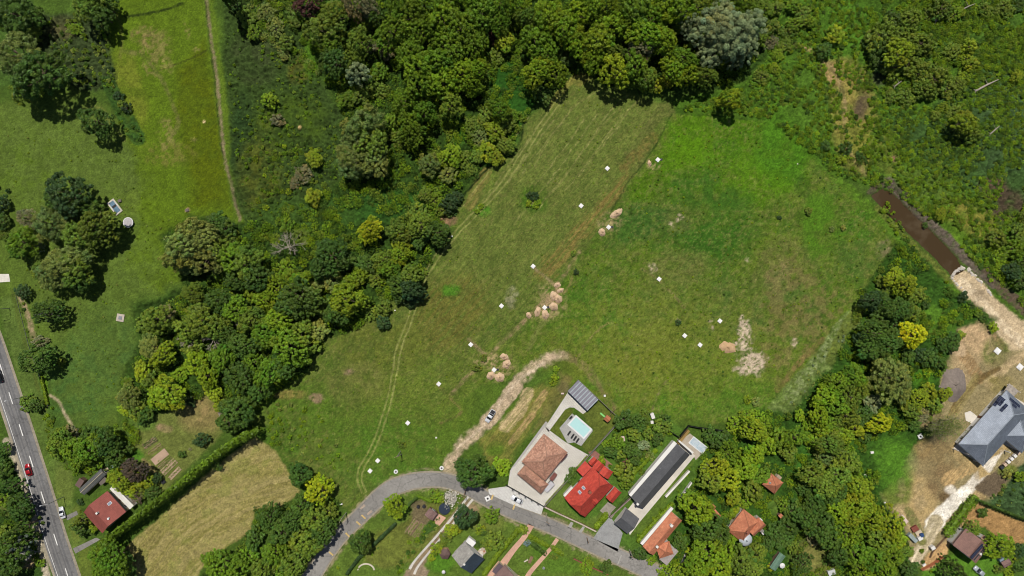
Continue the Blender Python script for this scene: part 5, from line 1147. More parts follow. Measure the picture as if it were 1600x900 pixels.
def windows(parent, L, Wd, ze, over=0.45, nl=3, nw=2, z=1.5, w=1.2, h=1.3, door=True, sides='+-'):
    a, b = L / 2 - over, Wd / 2 - over
    def win(x, y, rz, ww=w, hh=h, nm='window'):
        f = MB(); c, s_ = math.cos(rz), math.sin(rz)
        for dx, dz, sx, sz in ((0, hh / 2, ww, .1), (0, -hh / 2, ww, .1), (-ww / 2, 0, .1, hh), (ww / 2, 0, .1, hh), (0, 0, .06, hh)):
            f.box((x + dx * c + s_ * -.0, y + dx * s_, z + dz), (sx + .002, .09, sz + .002), rz)
        o = f.build(nm, FRAME, parent)
        MB().box((x, y, z), (ww, .05, hh), rz).build('pane', GLASS, o)
    for i in range(nl):
        x = -a + (i + .5) / nl * 2 * a
        win(x, -b - .02, 0)
        if not (door and i == nl // 2): win(x, b + .02, 0)
        else:
            d = MB().box((x, b + .03, 1.05), (1.0, .08, 2.1)).build('door', mat('front_door', (110, 70, 48), 0.6, 0.1, 2), parent)
            MB().tube((x + .35, b + .07, 1.0), (x + .35, b + .14, 1.0), .03).build('handle', GREYM, d)
    for i in range(nw):
        y = -b + (i + .5) / nw * 2 * b
        win(-a - .02, y, math.pi / 2); win(a + .02, y, math.pi / 2)
def building(name, label, cat, q, ze, zr, kind, rmat, wmat, ridge=None, over=0.45, nl=3, nw=2, mt2=None, door=True, base=0):
    c, rz, L, Wd = rect_frame(q, ze)
    o = empty(name, (c[0], c[1], base), rz); tag(o, label, cat)
    walls(o, L, Wd, ze, wmat, kind, zr, over); roof(o, kind, L, Wd, ze, zr, rmat, ridge_mat=ridge, mt2=mt2)
    if nl: windows(o, L, Wd, ze, over, nl, nw, min(1.5, ze * .5), door=door, h=min(1.3, ze * .45))
    o['_L'] = L; o['_W'] = Wd
    return o, L, Wd
def loc(o, px, py, z):
    """photo point at height z -> local coordinates of a thing"""
    x, y = W(px, py, z); dx, dy = x - o.location.x, y - o.location.y; c, s_ = math.cos(-o.rotation_euler.z), math.sin(-o.rotation_euler.z)
    return (dx * c - dy * s_, dx * s_ + dy * c)
def on_slope(o, px, py, ze, zr, Wd, ridge_y=0.0):
    """local x, y, z of the roof point seen at a photo pixel (gable along x)"""
    z = ze
    for _ in range(5):
        x, y = loc(o, px, py, z); z = ze + (zr - ze) * max(0, 1 - abs(y) / (Wd / 2))
    return x, y, z
def chimney(o, px, py, ze, zr, Wd, s_=0.7, h=1.2, mt=None, rf='roof', pot=True):
    x, y, z = on_slope(o, px, py, ze, zr, Wd)
    r = [c for c in o.children if c.name.startswith(rf)]
    k = MB().box((x, y, z + h / 2 - .3), (s_, s_, h)).box((x, y, z + h - .25), (s_ + .16, s_ + .16, .14)).build('chimney', mt or BRICK, r[0] if r else o)
    return k
def skylight(o, px, py, ze, zr, Wd, w=0.9, h=1.2, mt=None):
    x, y, z = on_slope(o, px, py, ze, zr, Wd); sl = math.atan2(zr - ze, Wd / 2) * (-1 if y > 0 else 1)
    f = MB().box((x, y, z + .06), (w, h, .14), 0, 1.0, sl).build('skylight', FRAME, o)
    MB().box((x, y, z + .14), (w - .2, h - .2, .03), 0, 1.0, sl).build('pane', mt or glass_mat('sky_glass', (150, 160, 175), 0.15) if 'sky_glass' not in bpy.data.materials else bpy.data.materials['sky_glass'], f)
def panel(o, px, py, ze, zr, Wd, w, h, dx=0, mt=None, name='solar_panel', lift=.1):
    x, y, z = on_slope(o, px, py, ze, zr, Wd); sl = math.atan2(zr - ze, Wd / 2) * (-1 if y > 0 else 1)
    ob = MB().box((0, 0, 0), (w, h, .06)).build(name, mt or SOLAR, o); ob.location = (x, y, z + lift); ob.rotation_euler = (sl, 0, 0)
    return ob
def annex(o, q, z, wmat, rmat, name='flat_annex', rn='flat_roof', over=0.12, th=0.18):
    c, rz, L, Wd = rect_frame(q, z); x, y = c[0] - o.location.x, c[1] - o.location.y; a = -o.rotation_euler.z
    lx, ly = x * math.cos(a) - y * math.sin(a), x * math.sin(a) + y * math.cos(a); r = rz - o.rotation_euler.z
    w_ = MB().box((lx, ly, (z - th) / 2), (L - 2 * over, Wd - 2 * over, z - th), r).build(name, wmat, o)
    MB().box((lx, ly, z - th / 2 + .001), (L, Wd, th), r).build(rn, rmat, w_)
    return w_
def sub_frame(o, q, z):
    c, rz, L, Wd = rect_frame(q, z); x, y = c[0] - o.location.x, c[1] - o.location.y; a = -o.rotation_euler.z
    return (x * math.cos(a) - y * math.sin(a), x * math.sin(a) + y * math.cos(a)), rz - o.rotation_euler.z, L, Wd
def sub_block(o, q, ze, zr, kind, rmat, wmat, ridge=None, over=0.35, name='wing'):
    c, rot, L, Wd = sub_frame(o, q, ze)
    w_ = walls(o, L, Wd, ze, wmat, kind, zr, over, c, rot, name)
    return roof(w_, kind, L, Wd, ze, zr, rmat, c, 'wing_roof', rot, ridge)

# roadside house, lower left
h, L, Wd = building('house', 'red brown gabled house with white rear terrace beside the main road', 'house', [(131, 800), (159, 834), (198, 799), (167, 768)], 4.2, 8.0, 'gable', BROWNRED, WALLC, None, 0.5, 3, 2)
chimney(h, 153, 801, 4.2, 8.0, Wd, .55, 1.1, WALLW); skylight(h, 171.5, 786.5, 4.2, 8.0, Wd, 1.0, 1.4); x, y, z = on_slope(h, 170, 810, 4.2, 8, Wd)
MB().lathe((x, y, z - .2), [(.4, 0), (.4, .6), (.28, .62)], 14).build('roof_vent', FRAME, h)
annex(h, [(171, 764), (203, 796), (209, 790), (177, 758)], 2.8, WALLW, mat('white_terrace', (232, 228, 218), .8, .08, 2), 'rear_terrace', 'terrace_floor')
# shed left of it
h, L, Wd = building('shed', 'long low shed with dark corrugated roof and cream edges above the red brown house', 'shed', [(121, 767), (155, 734.5), (169, 739), (134, 771)], 2.6, 3.2, 'gable', CORR, WALLC, mat('cream_trim', (190, 176, 150), .9, .1, 2), .25, 2, 1)
annex(h, [(117, 757), (124, 748), (132, 750), (124, 764)], 2.3, WALLB, LILAC, 'side_lean_to', 'lean_to_roof'); annex(h, [(152, 752), (163, 744), (168, 750), (158, 759)], 2.1, WALLB, mat('grey_board', (116, 106, 96), .9, .2, 3), 'side_lean_to', 'lean_to_roof')
# terracotta house
h, L, Wd = building('house', 'house with pale terracotta hipped roofs on the white forecourt beside the pool', 'house', [(815.7, 720.6), (850.6, 676.6), (886, 708), (851, 752)], 3.2, 6.2, 'hip', TERRA, WALLW, TERRA, .55, 3, 3)
sub_block(h, [(808, 741), (845, 771.5), (857, 757), (820, 726)], 2.8, 4.9, 'hip', TERRA, WALLW, TERRA, .45)
annex(h, [(869, 714), (879, 703), (887.5, 710), (877, 722)], 2.7, WALLW, mat('dark_brown_sheet', (96, 62, 58), .7, .12, 3), 'dark_porch', 'porch_roof'); annex(h, [(858.5, 748), (866, 738), (871, 742), (863, 752)], 2.4, WALLW, mat('brown_red_sheet', (126, 76, 66), .7, .12, 3), 'side_porch', 'porch_roof')
annex(h, [(849, 764), (860.5, 751.5), (867, 757), (855, 770)], 2.3, WALLG, mat('light_grey_sheet', (196, 194, 196), .6, .05, 2), 'canopy', 'canopy_roof')
chimney(h, 839, 755, 2.8, 4.9, Wd, .5, 1.6, BRICK)
# carport with folded sheet roof
c, rz, L, Wd = rect_frame([(887.8, 611.8), (918.4, 642.3), (934.7, 624), (903, 593)], 2.8)
h = empty('carport', (c[0], c[1], 0), rz); tag(h, 'open carport under a ribbed grey roof at the end of the pale drive', 'carport')
N = 8
for i in range(N):
    x0 = -L / 2 + i * L / N; x1 = x0 + L / N; xm = x0 + (x1 - x0) * 0.62; b = Wd / 2
    roof_mesh('roof_sheet', [(x0, -b, 2.75), (xm, -b, 3.0), (xm, b, 3.0), (x0, b, 2.75)], [(0, 1, 2, 3)], mat('lilac_grey_sheet', (112, 110, 122), .5, .08, 3), h, .05)
    roof_mesh('roof_sheet', [(xm + .003, -b, 3.0), (x1 - .003, -b, 2.75), (x1 - .003, b, 2.75), (xm + .003, b, 3.0)], [(0, 1, 2, 3)], mat('pale_clear_sheet', (196, 204, 206), .35, .06, 3), h, .05)
for sx in (-1, 1):
    for sy in (-1, 0, 1): MB().box((sx * (L / 2 - .3), sy * (Wd / 2 - .3), 1.36), (.16, .16, 2.72)).build('post', DARKM, h)
MB().box((-L / 2 + .15, 0, 2.62), (.15, Wd - .2, .2)).box((L / 2 - .15, 0, 2.62), (.15, Wd - .2, .2)).build('beam', DARKM, h)
MB().box((L / 2 - .6, 0, 1.25), (.12, Wd - .8, 2.5)).build('rear_wall', DARKM, h)
# red house
h, L, Wd = building('house', 'bright red roofed house with half hips and two skylights beside the terracotta house', 'house', [(882, 777.6), (926, 729.8), (958.5, 759.5), (914, 808)], 3.6, 8.6, 'half', REDT, WALLW, REDT, .5, 3, 2)
chimney(h, 921.5, 768, 3.6, 8.6, Wd, .8, 1.5); skylight(h, 905.8, 769, 3.6, 8.6, Wd, 1.0, 1.4); skylight(h, 911.8, 762.3, 3.6, 8.6, Wd, 1.0, 1.4)
c, rot, l2, w2 = sub_frame(h, [(901.5, 734), (914.5, 720), (924, 730), (910, 745)], 3.0); w_ = walls(h, l2, w2, 2.9, WALLW, 'hip', None, .3, c, rot, 'left_wing'); roof(w_, 'shed', l2, w2, 3.0, 3.6, REDT, c, 'wing_roof', rot + math.pi)
for q in ([(919, 722), (928, 713.5), (934, 718.5), (925, 729)], [(926, 729), (935, 718.5), (944, 727), (935, 738)], [(936, 738), (945, 727), (957, 738), (950, 750)]):
    sub_block(h, q, 2.7, 3.7, 'gable', REDT, WALLW, None, .25, 'rear_extension')
sub_block(h, [(947, 777), (961, 760), (971, 770), (957, 786)], 2.6, 4.0, 'gable', REDT, WALLW, REDT, .3, 'right_extension')
x, y, z = on_slope(h, 928, 782, 3.6, 8.6, Wd); roof(h, 'gable', 2.6, 2.0, z + .0, z + .9, REDT, (x, y), 'dormer_roof', math.pi / 2)
annex(h, [(880, 774), (893, 760), (896, 763), (883, 777)], 2.4, WALLW, WALLW, 'balcony', 'balcony_floor')
# long grey house
h, L, Wd = building('house', 'long narrow house with graphite gable roof and white flanks, right of the red house', 'house', [(986.7, 776.7), (1057.8, 693.2), (1078.5, 711), (1005, 794)], 3.6, 6.6, 'gable', GREYROOF, WALLW, None, .3, 6, 2)
annex(h, [(982.5, 773), (1053, 689), (1058, 693), (987, 777)], 3.0, WALLW, mat('white_flat_roof', (238, 236, 230), .8, .04, 1), 'flat_roof_strip', 'strip_roof')
c, rot, l2, w2 = sub_frame(h, [(960, 818), (980, 834), (999.5, 811), (978.5, 794.5)], 3.0); w_ = walls(h, l2, w2, 3.0, WALLW, 'gable', 5.0, .25, c, rot, 'front_garage'); roof(w_, 'gable', l2, w2, 3.0, 5.0, GREYROOF, c, 'wing_roof', rot)
x, y, z = on_slope(h, 1041.5, 720, 3.6, 6.6, Wd); MB().tube((x, y, z - .1), (x, y, z + .6), .16, n=8).build('roof_vent', GREYM, h); x, y, z = on_slope(h, 1031, 732, 3.6, 6.6, Wd); MB().tube((x, y, z - .1), (x, y, z + .6), .16, n=8).build('roof_vent', GREYM, h)
chimney(h, 996, 787, 3.6, 6.6, Wd, .6, .9, WALLW); annex(h, [(1060, 690), (1082, 709), (1084, 707), (1062, 688)], 3.0, WALLW, mat('white_flat_roof', (238, 236, 230)), 'rear_canopy', 'canopy_roof')
m = MB()
for q in ([(1038, 774), (1075, 733.5), (1077, 735.5), (1040, 776)],): m.prism([loc(h, *p, 0) for p in q], 0.0, 1.4)
m.build('low_terrace_wall', WALLW, h)
# orange roofed house
h, L, Wd = building('house', 'house with long orange tiled roof, white flank and grey lean-to near the lane end', 'house', [(1004, 851), (1051, 799.5), (1064, 813), (1021, 870)], 3.2, 5.4, 'gable', ORANGE, WALLW, ORANGE, .3, 4, 1)
sub_block(h, [(1023, 849), (1045, 849.5), (1052, 862), (1033, 876)], 3.2, 5.2, 'hip', ORANGE, WALLW, ORANGE, .3)
annex(h, [(1044, 848), (1061, 862), (1041, 883), (1034, 877)], 2.6, WALLW, mat('grey_lean_sheet', (168, 158, 152), .8, .2, 2), 'grey_lean_to', 'lean_to_roof'); annex(h, [(1000.5, 849), (1049, 792), (1052.5, 795), (1004, 852)], 2.9, WALLW, mat('white_flat_roof', (238, 236, 230)), 'white_flank', 'flank_top')
chimney(h, 1048.5, 820, 3.2, 5.4, Wd, .8, 1.3, WALLW); chimney(h, 1026, 853, 3.2, 5.4, Wd, .7, 1.2, WALLW); chimney(h, 1034, 862, 3.2, 5.4, Wd, .5, 1.0, BRICK, pot=False)
# small house, its two slopes in different colours
h, L, Wd = building('house', 'small house with pale grey and dark slate slopes below the village lane', 'house', [(706, 867.4), (726, 846), (757, 873.5), (736, 897)], 3.0, 5.6, 'gable', DARKBLUEROOF, WALLW, None, .4, 2, 2, mt2=PALEROOF)
annex(h, [(728, 845), (733.5, 838.5), (743, 849), (738, 856)], 2.4, WALLW, mat('white_awning', (238, 236, 232), .8, .03, 1), 'white_awning', 'awning_roof'); chimney(h, 725.5, 881, 3.0, 5.6, Wd, .5, .9, WALLW); x, y = loc(h, 744, 869, 2.6)
# brown roof at the lower edge
h, L, Wd = building('house', 'house with plain brown roof cut by the lower edge beside the pink paths', 'house', [(788.5, 882.5), (756, 918), (788, 948), (821, 912)], 3.0, 5.4, 'gable', LILAC, WALLC, None, .4, 2, 2)
annex(h, [(769, 893), (780, 880), (786, 885), (775, 898)], 2.4, WALLC, mat('dark_violet_sheet', (98, 82, 88), .7, .1, 2), 'side_canopy', 'canopy_roof')
# manor with round bay
h, L, Wd = building('house', 'orange tiled house with a round white roofed bay among the trees', 'house', [(1137, 827), (1162, 795), (1187, 815), (1160, 850)], 4.0, 7.8, 'hip', ORANGE, WALLC, ORANGE, .45, 3, 2)
sub_block(h, [(1166, 826), (1186, 808), (1196, 821), (1178, 838)], 3.8, 6.2, 'gable', ORANGE, WALLC, ORANGE, .35, 'gabled_wing'); sub_block(h, [(1178, 823), (1190, 812), (1196, 821), (1186, 832)], 3.2, 5.0, 'hip', ORANGE, WALLC, None, .3, 'gabled_wing')
bx, by = loc(h, 1165, 843, 4.2); b_ = MB().lathe((bx, by, 0), [(2.0, 0), (2.0, 4.2)], 28).build('round_bay', WALLC, h); MB().lathe((bx, by, 0), [(2.35, 4.2), (2.3, 4.35), (1.2, 4.9), (.35, 5.3), (.12, 5.36)], 28).build('bay_roof', mat('white_zinc', (196, 204, 210), .5, .06, 2), b_, True); MB().tube((bx, by, 5.3), (bx, by, 5.9), .16).build('finial', DARKM, b_)
chimney(h, 1166.5, 830, 4.0, 7.8, Wd, .7, 1.4); annex(h, [(1184, 813), (1188, 809), (1192, 813), (1188, 817)], 3.9, WALLW, mat('white_flat_roof', (238, 236, 230)), 'white_dormer', 'dormer_top'); annex(h, [(1190, 834), (1194, 829), (1197, 831), (1193, 836)], 2.6, WALLW, mat('white_flat_roof', (238, 236, 230)), 'white_porch', 'porch_top')
# small pyramid roofs
h, L, Wd = building('pavilion', 'little house with a steep orange pyramid roof in the trees above the round bay house', 'house', [(1193, 755), (1205.5, 738), (1223.5, 755.5), (1208.5, 774)], 3.2, 6.2, 'pyramid', ORANGE, WALLC, ORANGE, .4, 1, 1)
x, y = loc(h, 1203.5, 755, 4.6); MB().lathe((x, y, 4.0), [(.4, 0), (.4, .75), (.2, .8)], 12).build('round_skylight', mat('grey_metal', (160, 162, 164)), h); annex(h, [(1213, 745), (1219, 750), (1222, 746), (1216, 741)], 2.6, WALLC, mat('stone_porch', (172, 150, 128), .9, .2, 3), 'porch', 'porch_top')
building('outhouse', 'tiny orange roofed outhouse on the grass right of the round bay house', 'shed', [(1215.5, 806), (1220, 802.5), (1225, 807), (1220.5, 811)], 2.2, 3.2, 'gable', ORANGE, WALLB, None, .2, 0)
building('outhouse', 'orange brown roof half hidden by trees left of the round bay house', 'shed', [(1113, 800), (1117, 796), (1128, 806), (1121, 812)], 2.6, 3.6, 'gable', ORANGE, WALLC, None, .2, 0); building('outhouse', 'smaller bright orange roof just above the half hidden one', 'shed', [(1110, 792), (1114, 787.5), (1119, 792), (1115, 797)], 2.4, 3.2, 'gable', ORANGE, WALLC, None, .2, 0)
h, L, Wd = building('shelter', 'flat green roofed shelter half under the trees near the lower edge', 'shelter', [(1204, 886), (1218, 862), (1228, 870), (1210, 893)], 2.5, 2.9, 'gable', tile_mat('green_sheet', (110, 142, 120), (100, 132, 110), 2, .6, var=.1, seam=True), WALLB, None, .2, 0)
# small shed in the vegetable plot
building('shed', 'brown roofed garden shed by the vegetable beds under the lane bend', 'shed', [(663, 804.5), (671, 794), (684, 801.5), (676, 813.5)], 2.4, 2.9, 'gable', LILAC, WALLB, None, .2, 1, 1)
# hexagonal summer house
x, y = W(696, 862); h = empty('summerhouse', (x, y, 0)); tag(h, 'brown hexagonal summerhouse left of the pale grey and slate house', 'gazebo')
MB().lathe((0, 0, 2.2), [(2.0, 0), (2.0, .12), (.25, 1.3), (.1, 1.5)], 6).build('roof', LILAC, h)
for i in range(6): MB().box((1.6 * math.cos(i * 1.0472), 1.6 * math.sin(i * 1.0472), 1.1), (.14, .14, 2.2)).build('post', WOOD, h)
MB().lathe((0, 0, 0), [(1.8, 0), (1.8, .15)], 6).build('floor', WOOD, h)
# modern slate house, right
h, L, Wd = building('house', 'large modern house with slate blue hipped roofs and solar panels at the right edge', 'house', [(1495.5, 698.5), (1570.5, 609.5), (1614, 644), (1538, 724)], 3.2, 6.2, 'hip', SLATE, WALLW, mat('slate_ridge', (150, 158, 168), .5, .05, 2), .5, 5, 2)
sub_block(h, [(1566, 682), (1596, 708), (1624, 676), (1590, 648)], 3.2, 5.8, 'hip', SLATE, WALLW, mat('slate_ridge', (150, 158, 168)), .4)
for q in ((1558, 622), (1562, 627), (1567, 632)): pass
c_, s_ = 1.7, 1.05
for i, (x0, y0) in enumerate(((1561.5, 622.5), (1566, 626), (1558.5, 626.5), (1563, 630), (1570, 635), (1566, 639), (1555.5, 630.5))): panel(h, x0, y0, 3.2, 6.2, Wd, 2.0, 1.1)
for (x0, y0) in ((1581, 625), (1586, 629), (1591, 633), (1584, 634)): 
    lx, ly = loc(h, x0, y0, 4.4); ob = MB().box((0, 0, 0), (1.1, 1.9, .06)).build('solar_panel', SOLAR, h); ob.location = (lx, ly, 3.2 + (6.2 - 3.2) * min(1, (L / 2 - lx) / (Wd / 2)) + .12); ob.rotation_euler = (0, math.atan2(3.0, Wd / 2), 0)
MB().prism([loc(h, *p, 2.6) for p in ((1568, 612), (1577, 599), (1592, 611), (1584, 620))], 2.45, 2.6).build('pergola_roof', mat('patterned_terrace', (168, 158, 146), .9, .35, 1.2), h)
for p in ((1577.5, 602), (1590, 612)): x, y = loc(h, *p, 1.2); MB().box((x, y, 1.22), (.25, .25, 2.44)).build('post', WALLW, h)
for p in ((1505, 707), (1521, 719), (1489, 701), (1569, 704)): x, y = loc(h, *p, 0); MB().box((x, y, 1.5), (.3, .3, 3.0)).build('pillar', WALLW, h)
# brown house, lower right
h, L, Wd = building('house', 'brown roofed house with a solar strip and pink terrace in the lower right corner', 'house', [(1488.5, 851.5), (1508, 827), (1546.5, 853.5), (1524.5, 880.5)], 4.4, 6.6, 'gable', BROWNROOF, WALLW, None, .45, 3, 2)
lx0, ly0 = loc(h, 1514.5, 868.5, 6.1); lx1, ly1 = loc(h, 1534, 849, 6.1)
q = [loc(h, *p, 6.0) for p in ((1514, 869.5), (1533, 848.5), (1538.5, 852.8), (1519, 874.3))]
def slab_on(h, q, ze, zr, Wd, name, mt, lift=.12):
    V = [(x, y, ze + (zr - ze) * (1 - abs(y) / (Wd / 2)) + lift) for x, y in q]
    if (V[1][0] - V[0][0]) * (V[2][1] - V[0][1]) - (V[1][1] - V[0][1]) * (V[2][0] - V[0][0]) < 0: V = V[::-1]
    return roof_mesh(name, V, [(0, 1, 2, 3)], mt, h, .06)
slab_on(h, q, 4.4, 6.6, Wd, 'solar_panel', SOLAR, .3)
for qq in (((1522, 875), (1529.5, 866), (1531, 867.5), (1523.5, 876.5)), ((1532, 863.5), (1538.5, 856.5), (1540, 858), (1533.5, 865))): slab_on(h, [loc(h, *p, 5.6) for p in qq], 4.4, 6.6, Wd, 'dark_rooflight', GLASS, .18)
annex(h, [(1488, 848), (1503, 830), (1509, 834), (1494, 853)], 3.4, WALLW, PINK, 'pink_balcony', 'balcony_floor'); annex(h, [(1532, 841), (1538, 836), (1545, 843), (1541, 848)], 3.2, WALLW, PINK, 'rear_balcony', 'balcony_floor'); chimney(h, 1530.5, 864.5, 4.4, 6.6, Wd, .6, 1.0, WALLW)
building('shed', 'small dark shed under the bright green tree in the lower right corner', 'shed', [(1562, 880), (1574, 874), (1583, 880), (1571, 887)], 2.3, 2.7, 'gable', LILAC, WALLB, None, .2, 0)
# ------------------------------------------------------------------ walls, fences, pools
def wall_line(name, label, cat, pts, h, t, mt, cap=None, post=None, sp=2.4, pmat=None, panel_gap=0.0, part='panel'):
    x0, y0 = W(*pts[0]); o = empty(name, (x0, y0, 0)); tag(o, label, cat); m = MB(); k = MB(); ps = []
    q = [(W(*p)[0] - x0, W(*p)[1] - y0) for p in pts]
    for (ax, ay), (bx, by) in zip(q[:-1], q[1:]):
        L = math.hypot(bx - ax, by - ay); a = math.atan2(by - ay, bx - ax)
        m.box(((ax + bx) / 2, (ay + by) / 2, panel_gap + (h - panel_gap) / 2), (L, t, h - panel_gap), a)
        if cap: k.box(((ax + bx) / 2, (ay + by) / 2, h + .04), (L + .05, t + .12, .08), a)
        if post:
            n = max(1, int(L / sp))
            for i in range(n + 1): ps.append((ax + (bx - ax) * i / n, ay + (by - ay) * i / n, a))
    m.build(part, mt, o)
    if cap: k.build('coping', cap, o)
    for x, y, a in ps[:90]: MB().box((x, y, (h + .12) / 2), (post, post, h + .12), a).build('post', pmat or mt, o)
    return o
wall_line('garden_fence', 'thin grey fence round the pool lawn and along the terracotta house plot', 'fence', [(888, 580 + 32), (903, 593), (934, 622), (969, 655), (920, 710.5), (851, 789)], 1.7, .12, mat('grey_boards', (150, 144, 132), .9, .1, 2), None, .14, 2.6, GREYM)
o = wall_line('street_fence', 'black street fence with tall posts in front of the white forecourt', 'fence', [(791, 757), (850, 790.5)], 1.3, .06, BLACKM, None, .16, 2.9, BLACKM, .25)
for i in range(1, 6):
    x, y = W(791 + 59 * i / 6, 757 + 33.5 * i / 6); x -= o.location.x; y -= o.location.y
    l = MB().tube((x, y, 0), (x, y, 2.3), .07).build('lamp_post', BLACKM, o); MB().lathe((x, y, 2.3), [(.16, 0), (.26, .12), (.2, .32), (.05, .4)], 12).build('lamp_head', BLACKM, l)
wall_line('front_wall', 'low brown brick wall along the front of the red house garden', 'wall', [(851, 791), (872, 801), (905, 816), (931, 829)], 1.1, .35, mat('brown_brick', (140, 104, 84), .9, .25, 3), mat('cream_coping', (200, 186, 164), .9, .1, 2))
wall_line('field_fence', 'black mesh fence along the field edge above the long grey house', 'fence', [(1062, 680), (1075, 664), (1090, 667), (1115, 670), (1142, 674)], 1.9, .12, BLACKM, None, .16, 2.5, BLACKM); wall_line('field_fence', 'short black fence left of the long house, below the field', 'fence', [(1045, 672), (1060, 682)], 1.8, .1, BLACKM, None, .14, 2.5, BLACKM)
wall_line('garden_wall', 'white garden wall piece under the trees, nearer the pool terrace', 'wall', [(1095.5, 733.5), (1107, 721)], 1.8, .3, WALLW, WALLW); wall_line('garden_wall', 'white garden wall piece under the trees, nearer the orange roofed house', 'wall', [(1062, 776), (1079, 752)], 1.8, .3, WALLW, WALLW)
wall_line('brick_wall', 'brown yellow wall beside the covered pool at the end of the long grey house', 'wall', [(1058, 692), (1075, 671)], 1.8, .9, mat('ochre_wall', (158, 128, 72), .9, .2, 2)); wall_line('yard_wall', 'grey brown wall between red house yard and cobbled yard', 'wall', [(985, 777), (952, 807)], 1.2, .4, mat('grey_brick', (146, 128, 120), .9, .2, 3))
wall_line('orange_fence', 'orange plank fence at the foot of the gravel track', 'fence', [(1438, 889), (1452, 882), (1463, 875), (1470, 869)], 1.5, .12, WOODO, None, .14, 2, WOODO); wall_line('pole_fence', 'dark rail beside the tan path up from the orange plank fence', 'fence', [(1452, 870), (1455, 862), (1464, 852), (1475, 840)], 1.0, .1, WOOD, None, .12, 2, WOOD)
wall_line('roadside_fence', 'weathered wire fence with posts along the main road meadow', 'fence', [(28, 462), (48, 540), (68, 596), (78, 634)], 1.2, .03, GREYM, None, .12, 3, WOOD, .9, 'wire'); wall_line('brick_wall', 'low pink brick wall above the pink path garden', 'wall', [(896, 872), (920, 884), (950, 897)], .8, .3, mat('brick_chimney', (150, 92, 72)))
def pool(label, q, water, rim, zr, name='swimming_pool', rimw=.55):
    c, rz, L, Wd = rect_frame(q, 0.1); o = empty(name, (c[0], c[1], 0), rz); tag(o, label, 'pool'); m = MB(); a, b = L / 2, Wd / 2; w_ = rimw
    for cx, cy, sx, sy in ((0, b + w_ / 2, L + 2 * w_, w_), (0, -b - w_ / 2, L + 2 * w_, w_), (a + w_ / 2, 0, w_, Wd), (-a - w_ / 2, 0, w_, Wd)): m.box((cx, cy, zr / 2), (sx, sy, zr))
    m.build('rim', rim, o); MB().box((0, 0, (zr - .05) / 2), (L, Wd, zr - .05)).build('water', water, o); return o, L, Wd
wtm, nt, b, o_ = new_mat('pool_water'); n1 = noise_node(nt, 1.2, 3); nt.links.new(mixcol(nt, CC((176, 222, 220)), CC((198, 234, 230)), n1.outputs[0]), b.inputs['Base Color']); b.inputs['Roughness'].default_value = 0.08; bump(nt, b, n1.outputs[0], .06)
o, L, Wd = pool('turquoise swimming pool with white rim on the grey deck', [(890, 663), (900, 651.5), (922.5, 671), (911.5, 683.5)], wtm, FRAME, .16)
m = MB(); [m.tube((L / 2 - .3, y, .1), (L / 2 - .3, y, .9), .04, n=6) for y in (-.3, .3)]; m.build('ladder', GREYM, o)
cvm, nt, b, o_ = new_mat('pool_cover'); n1 = noise_node(nt, .8, 4); nt.links.new(mixcol(nt, CC((168, 190, 204)), CC((206, 216, 220)), ramp(nt, n1.outputs[0], 0, 1, .4, .65)), b.inputs['Base Color']); b.inputs['Roughness'].default_value = .3
o, L, Wd = pool('pale blue covered pool behind the long grey house', [(1078, 690.5), (1084.5, 683), (1103.5, 699.5), (1096.5, 709)], cvm, FRAME, .2, rimw=.3)
for i in range(5): MB().box((-L / 2 + (i + .5) * L / 5, 0, .2), (.08, Wd - .1, .06)).build('cover_bar', FRAME, o)
o, L, Wd = pool('small blue basin with pale rim beside the clump of trees in the left meadow', [(173, 317), (180, 310), (186, 332), (180, 335)], mat('blue_basin', (104, 132, 152), .3, .3, 1), mat('pale_rim', (214, 206, 192), .8, .1, 2), .35, rimw=.5); MB().box((0, .3, .34), (1.6, .8, .08)).build('dark_step', DARKM, o)

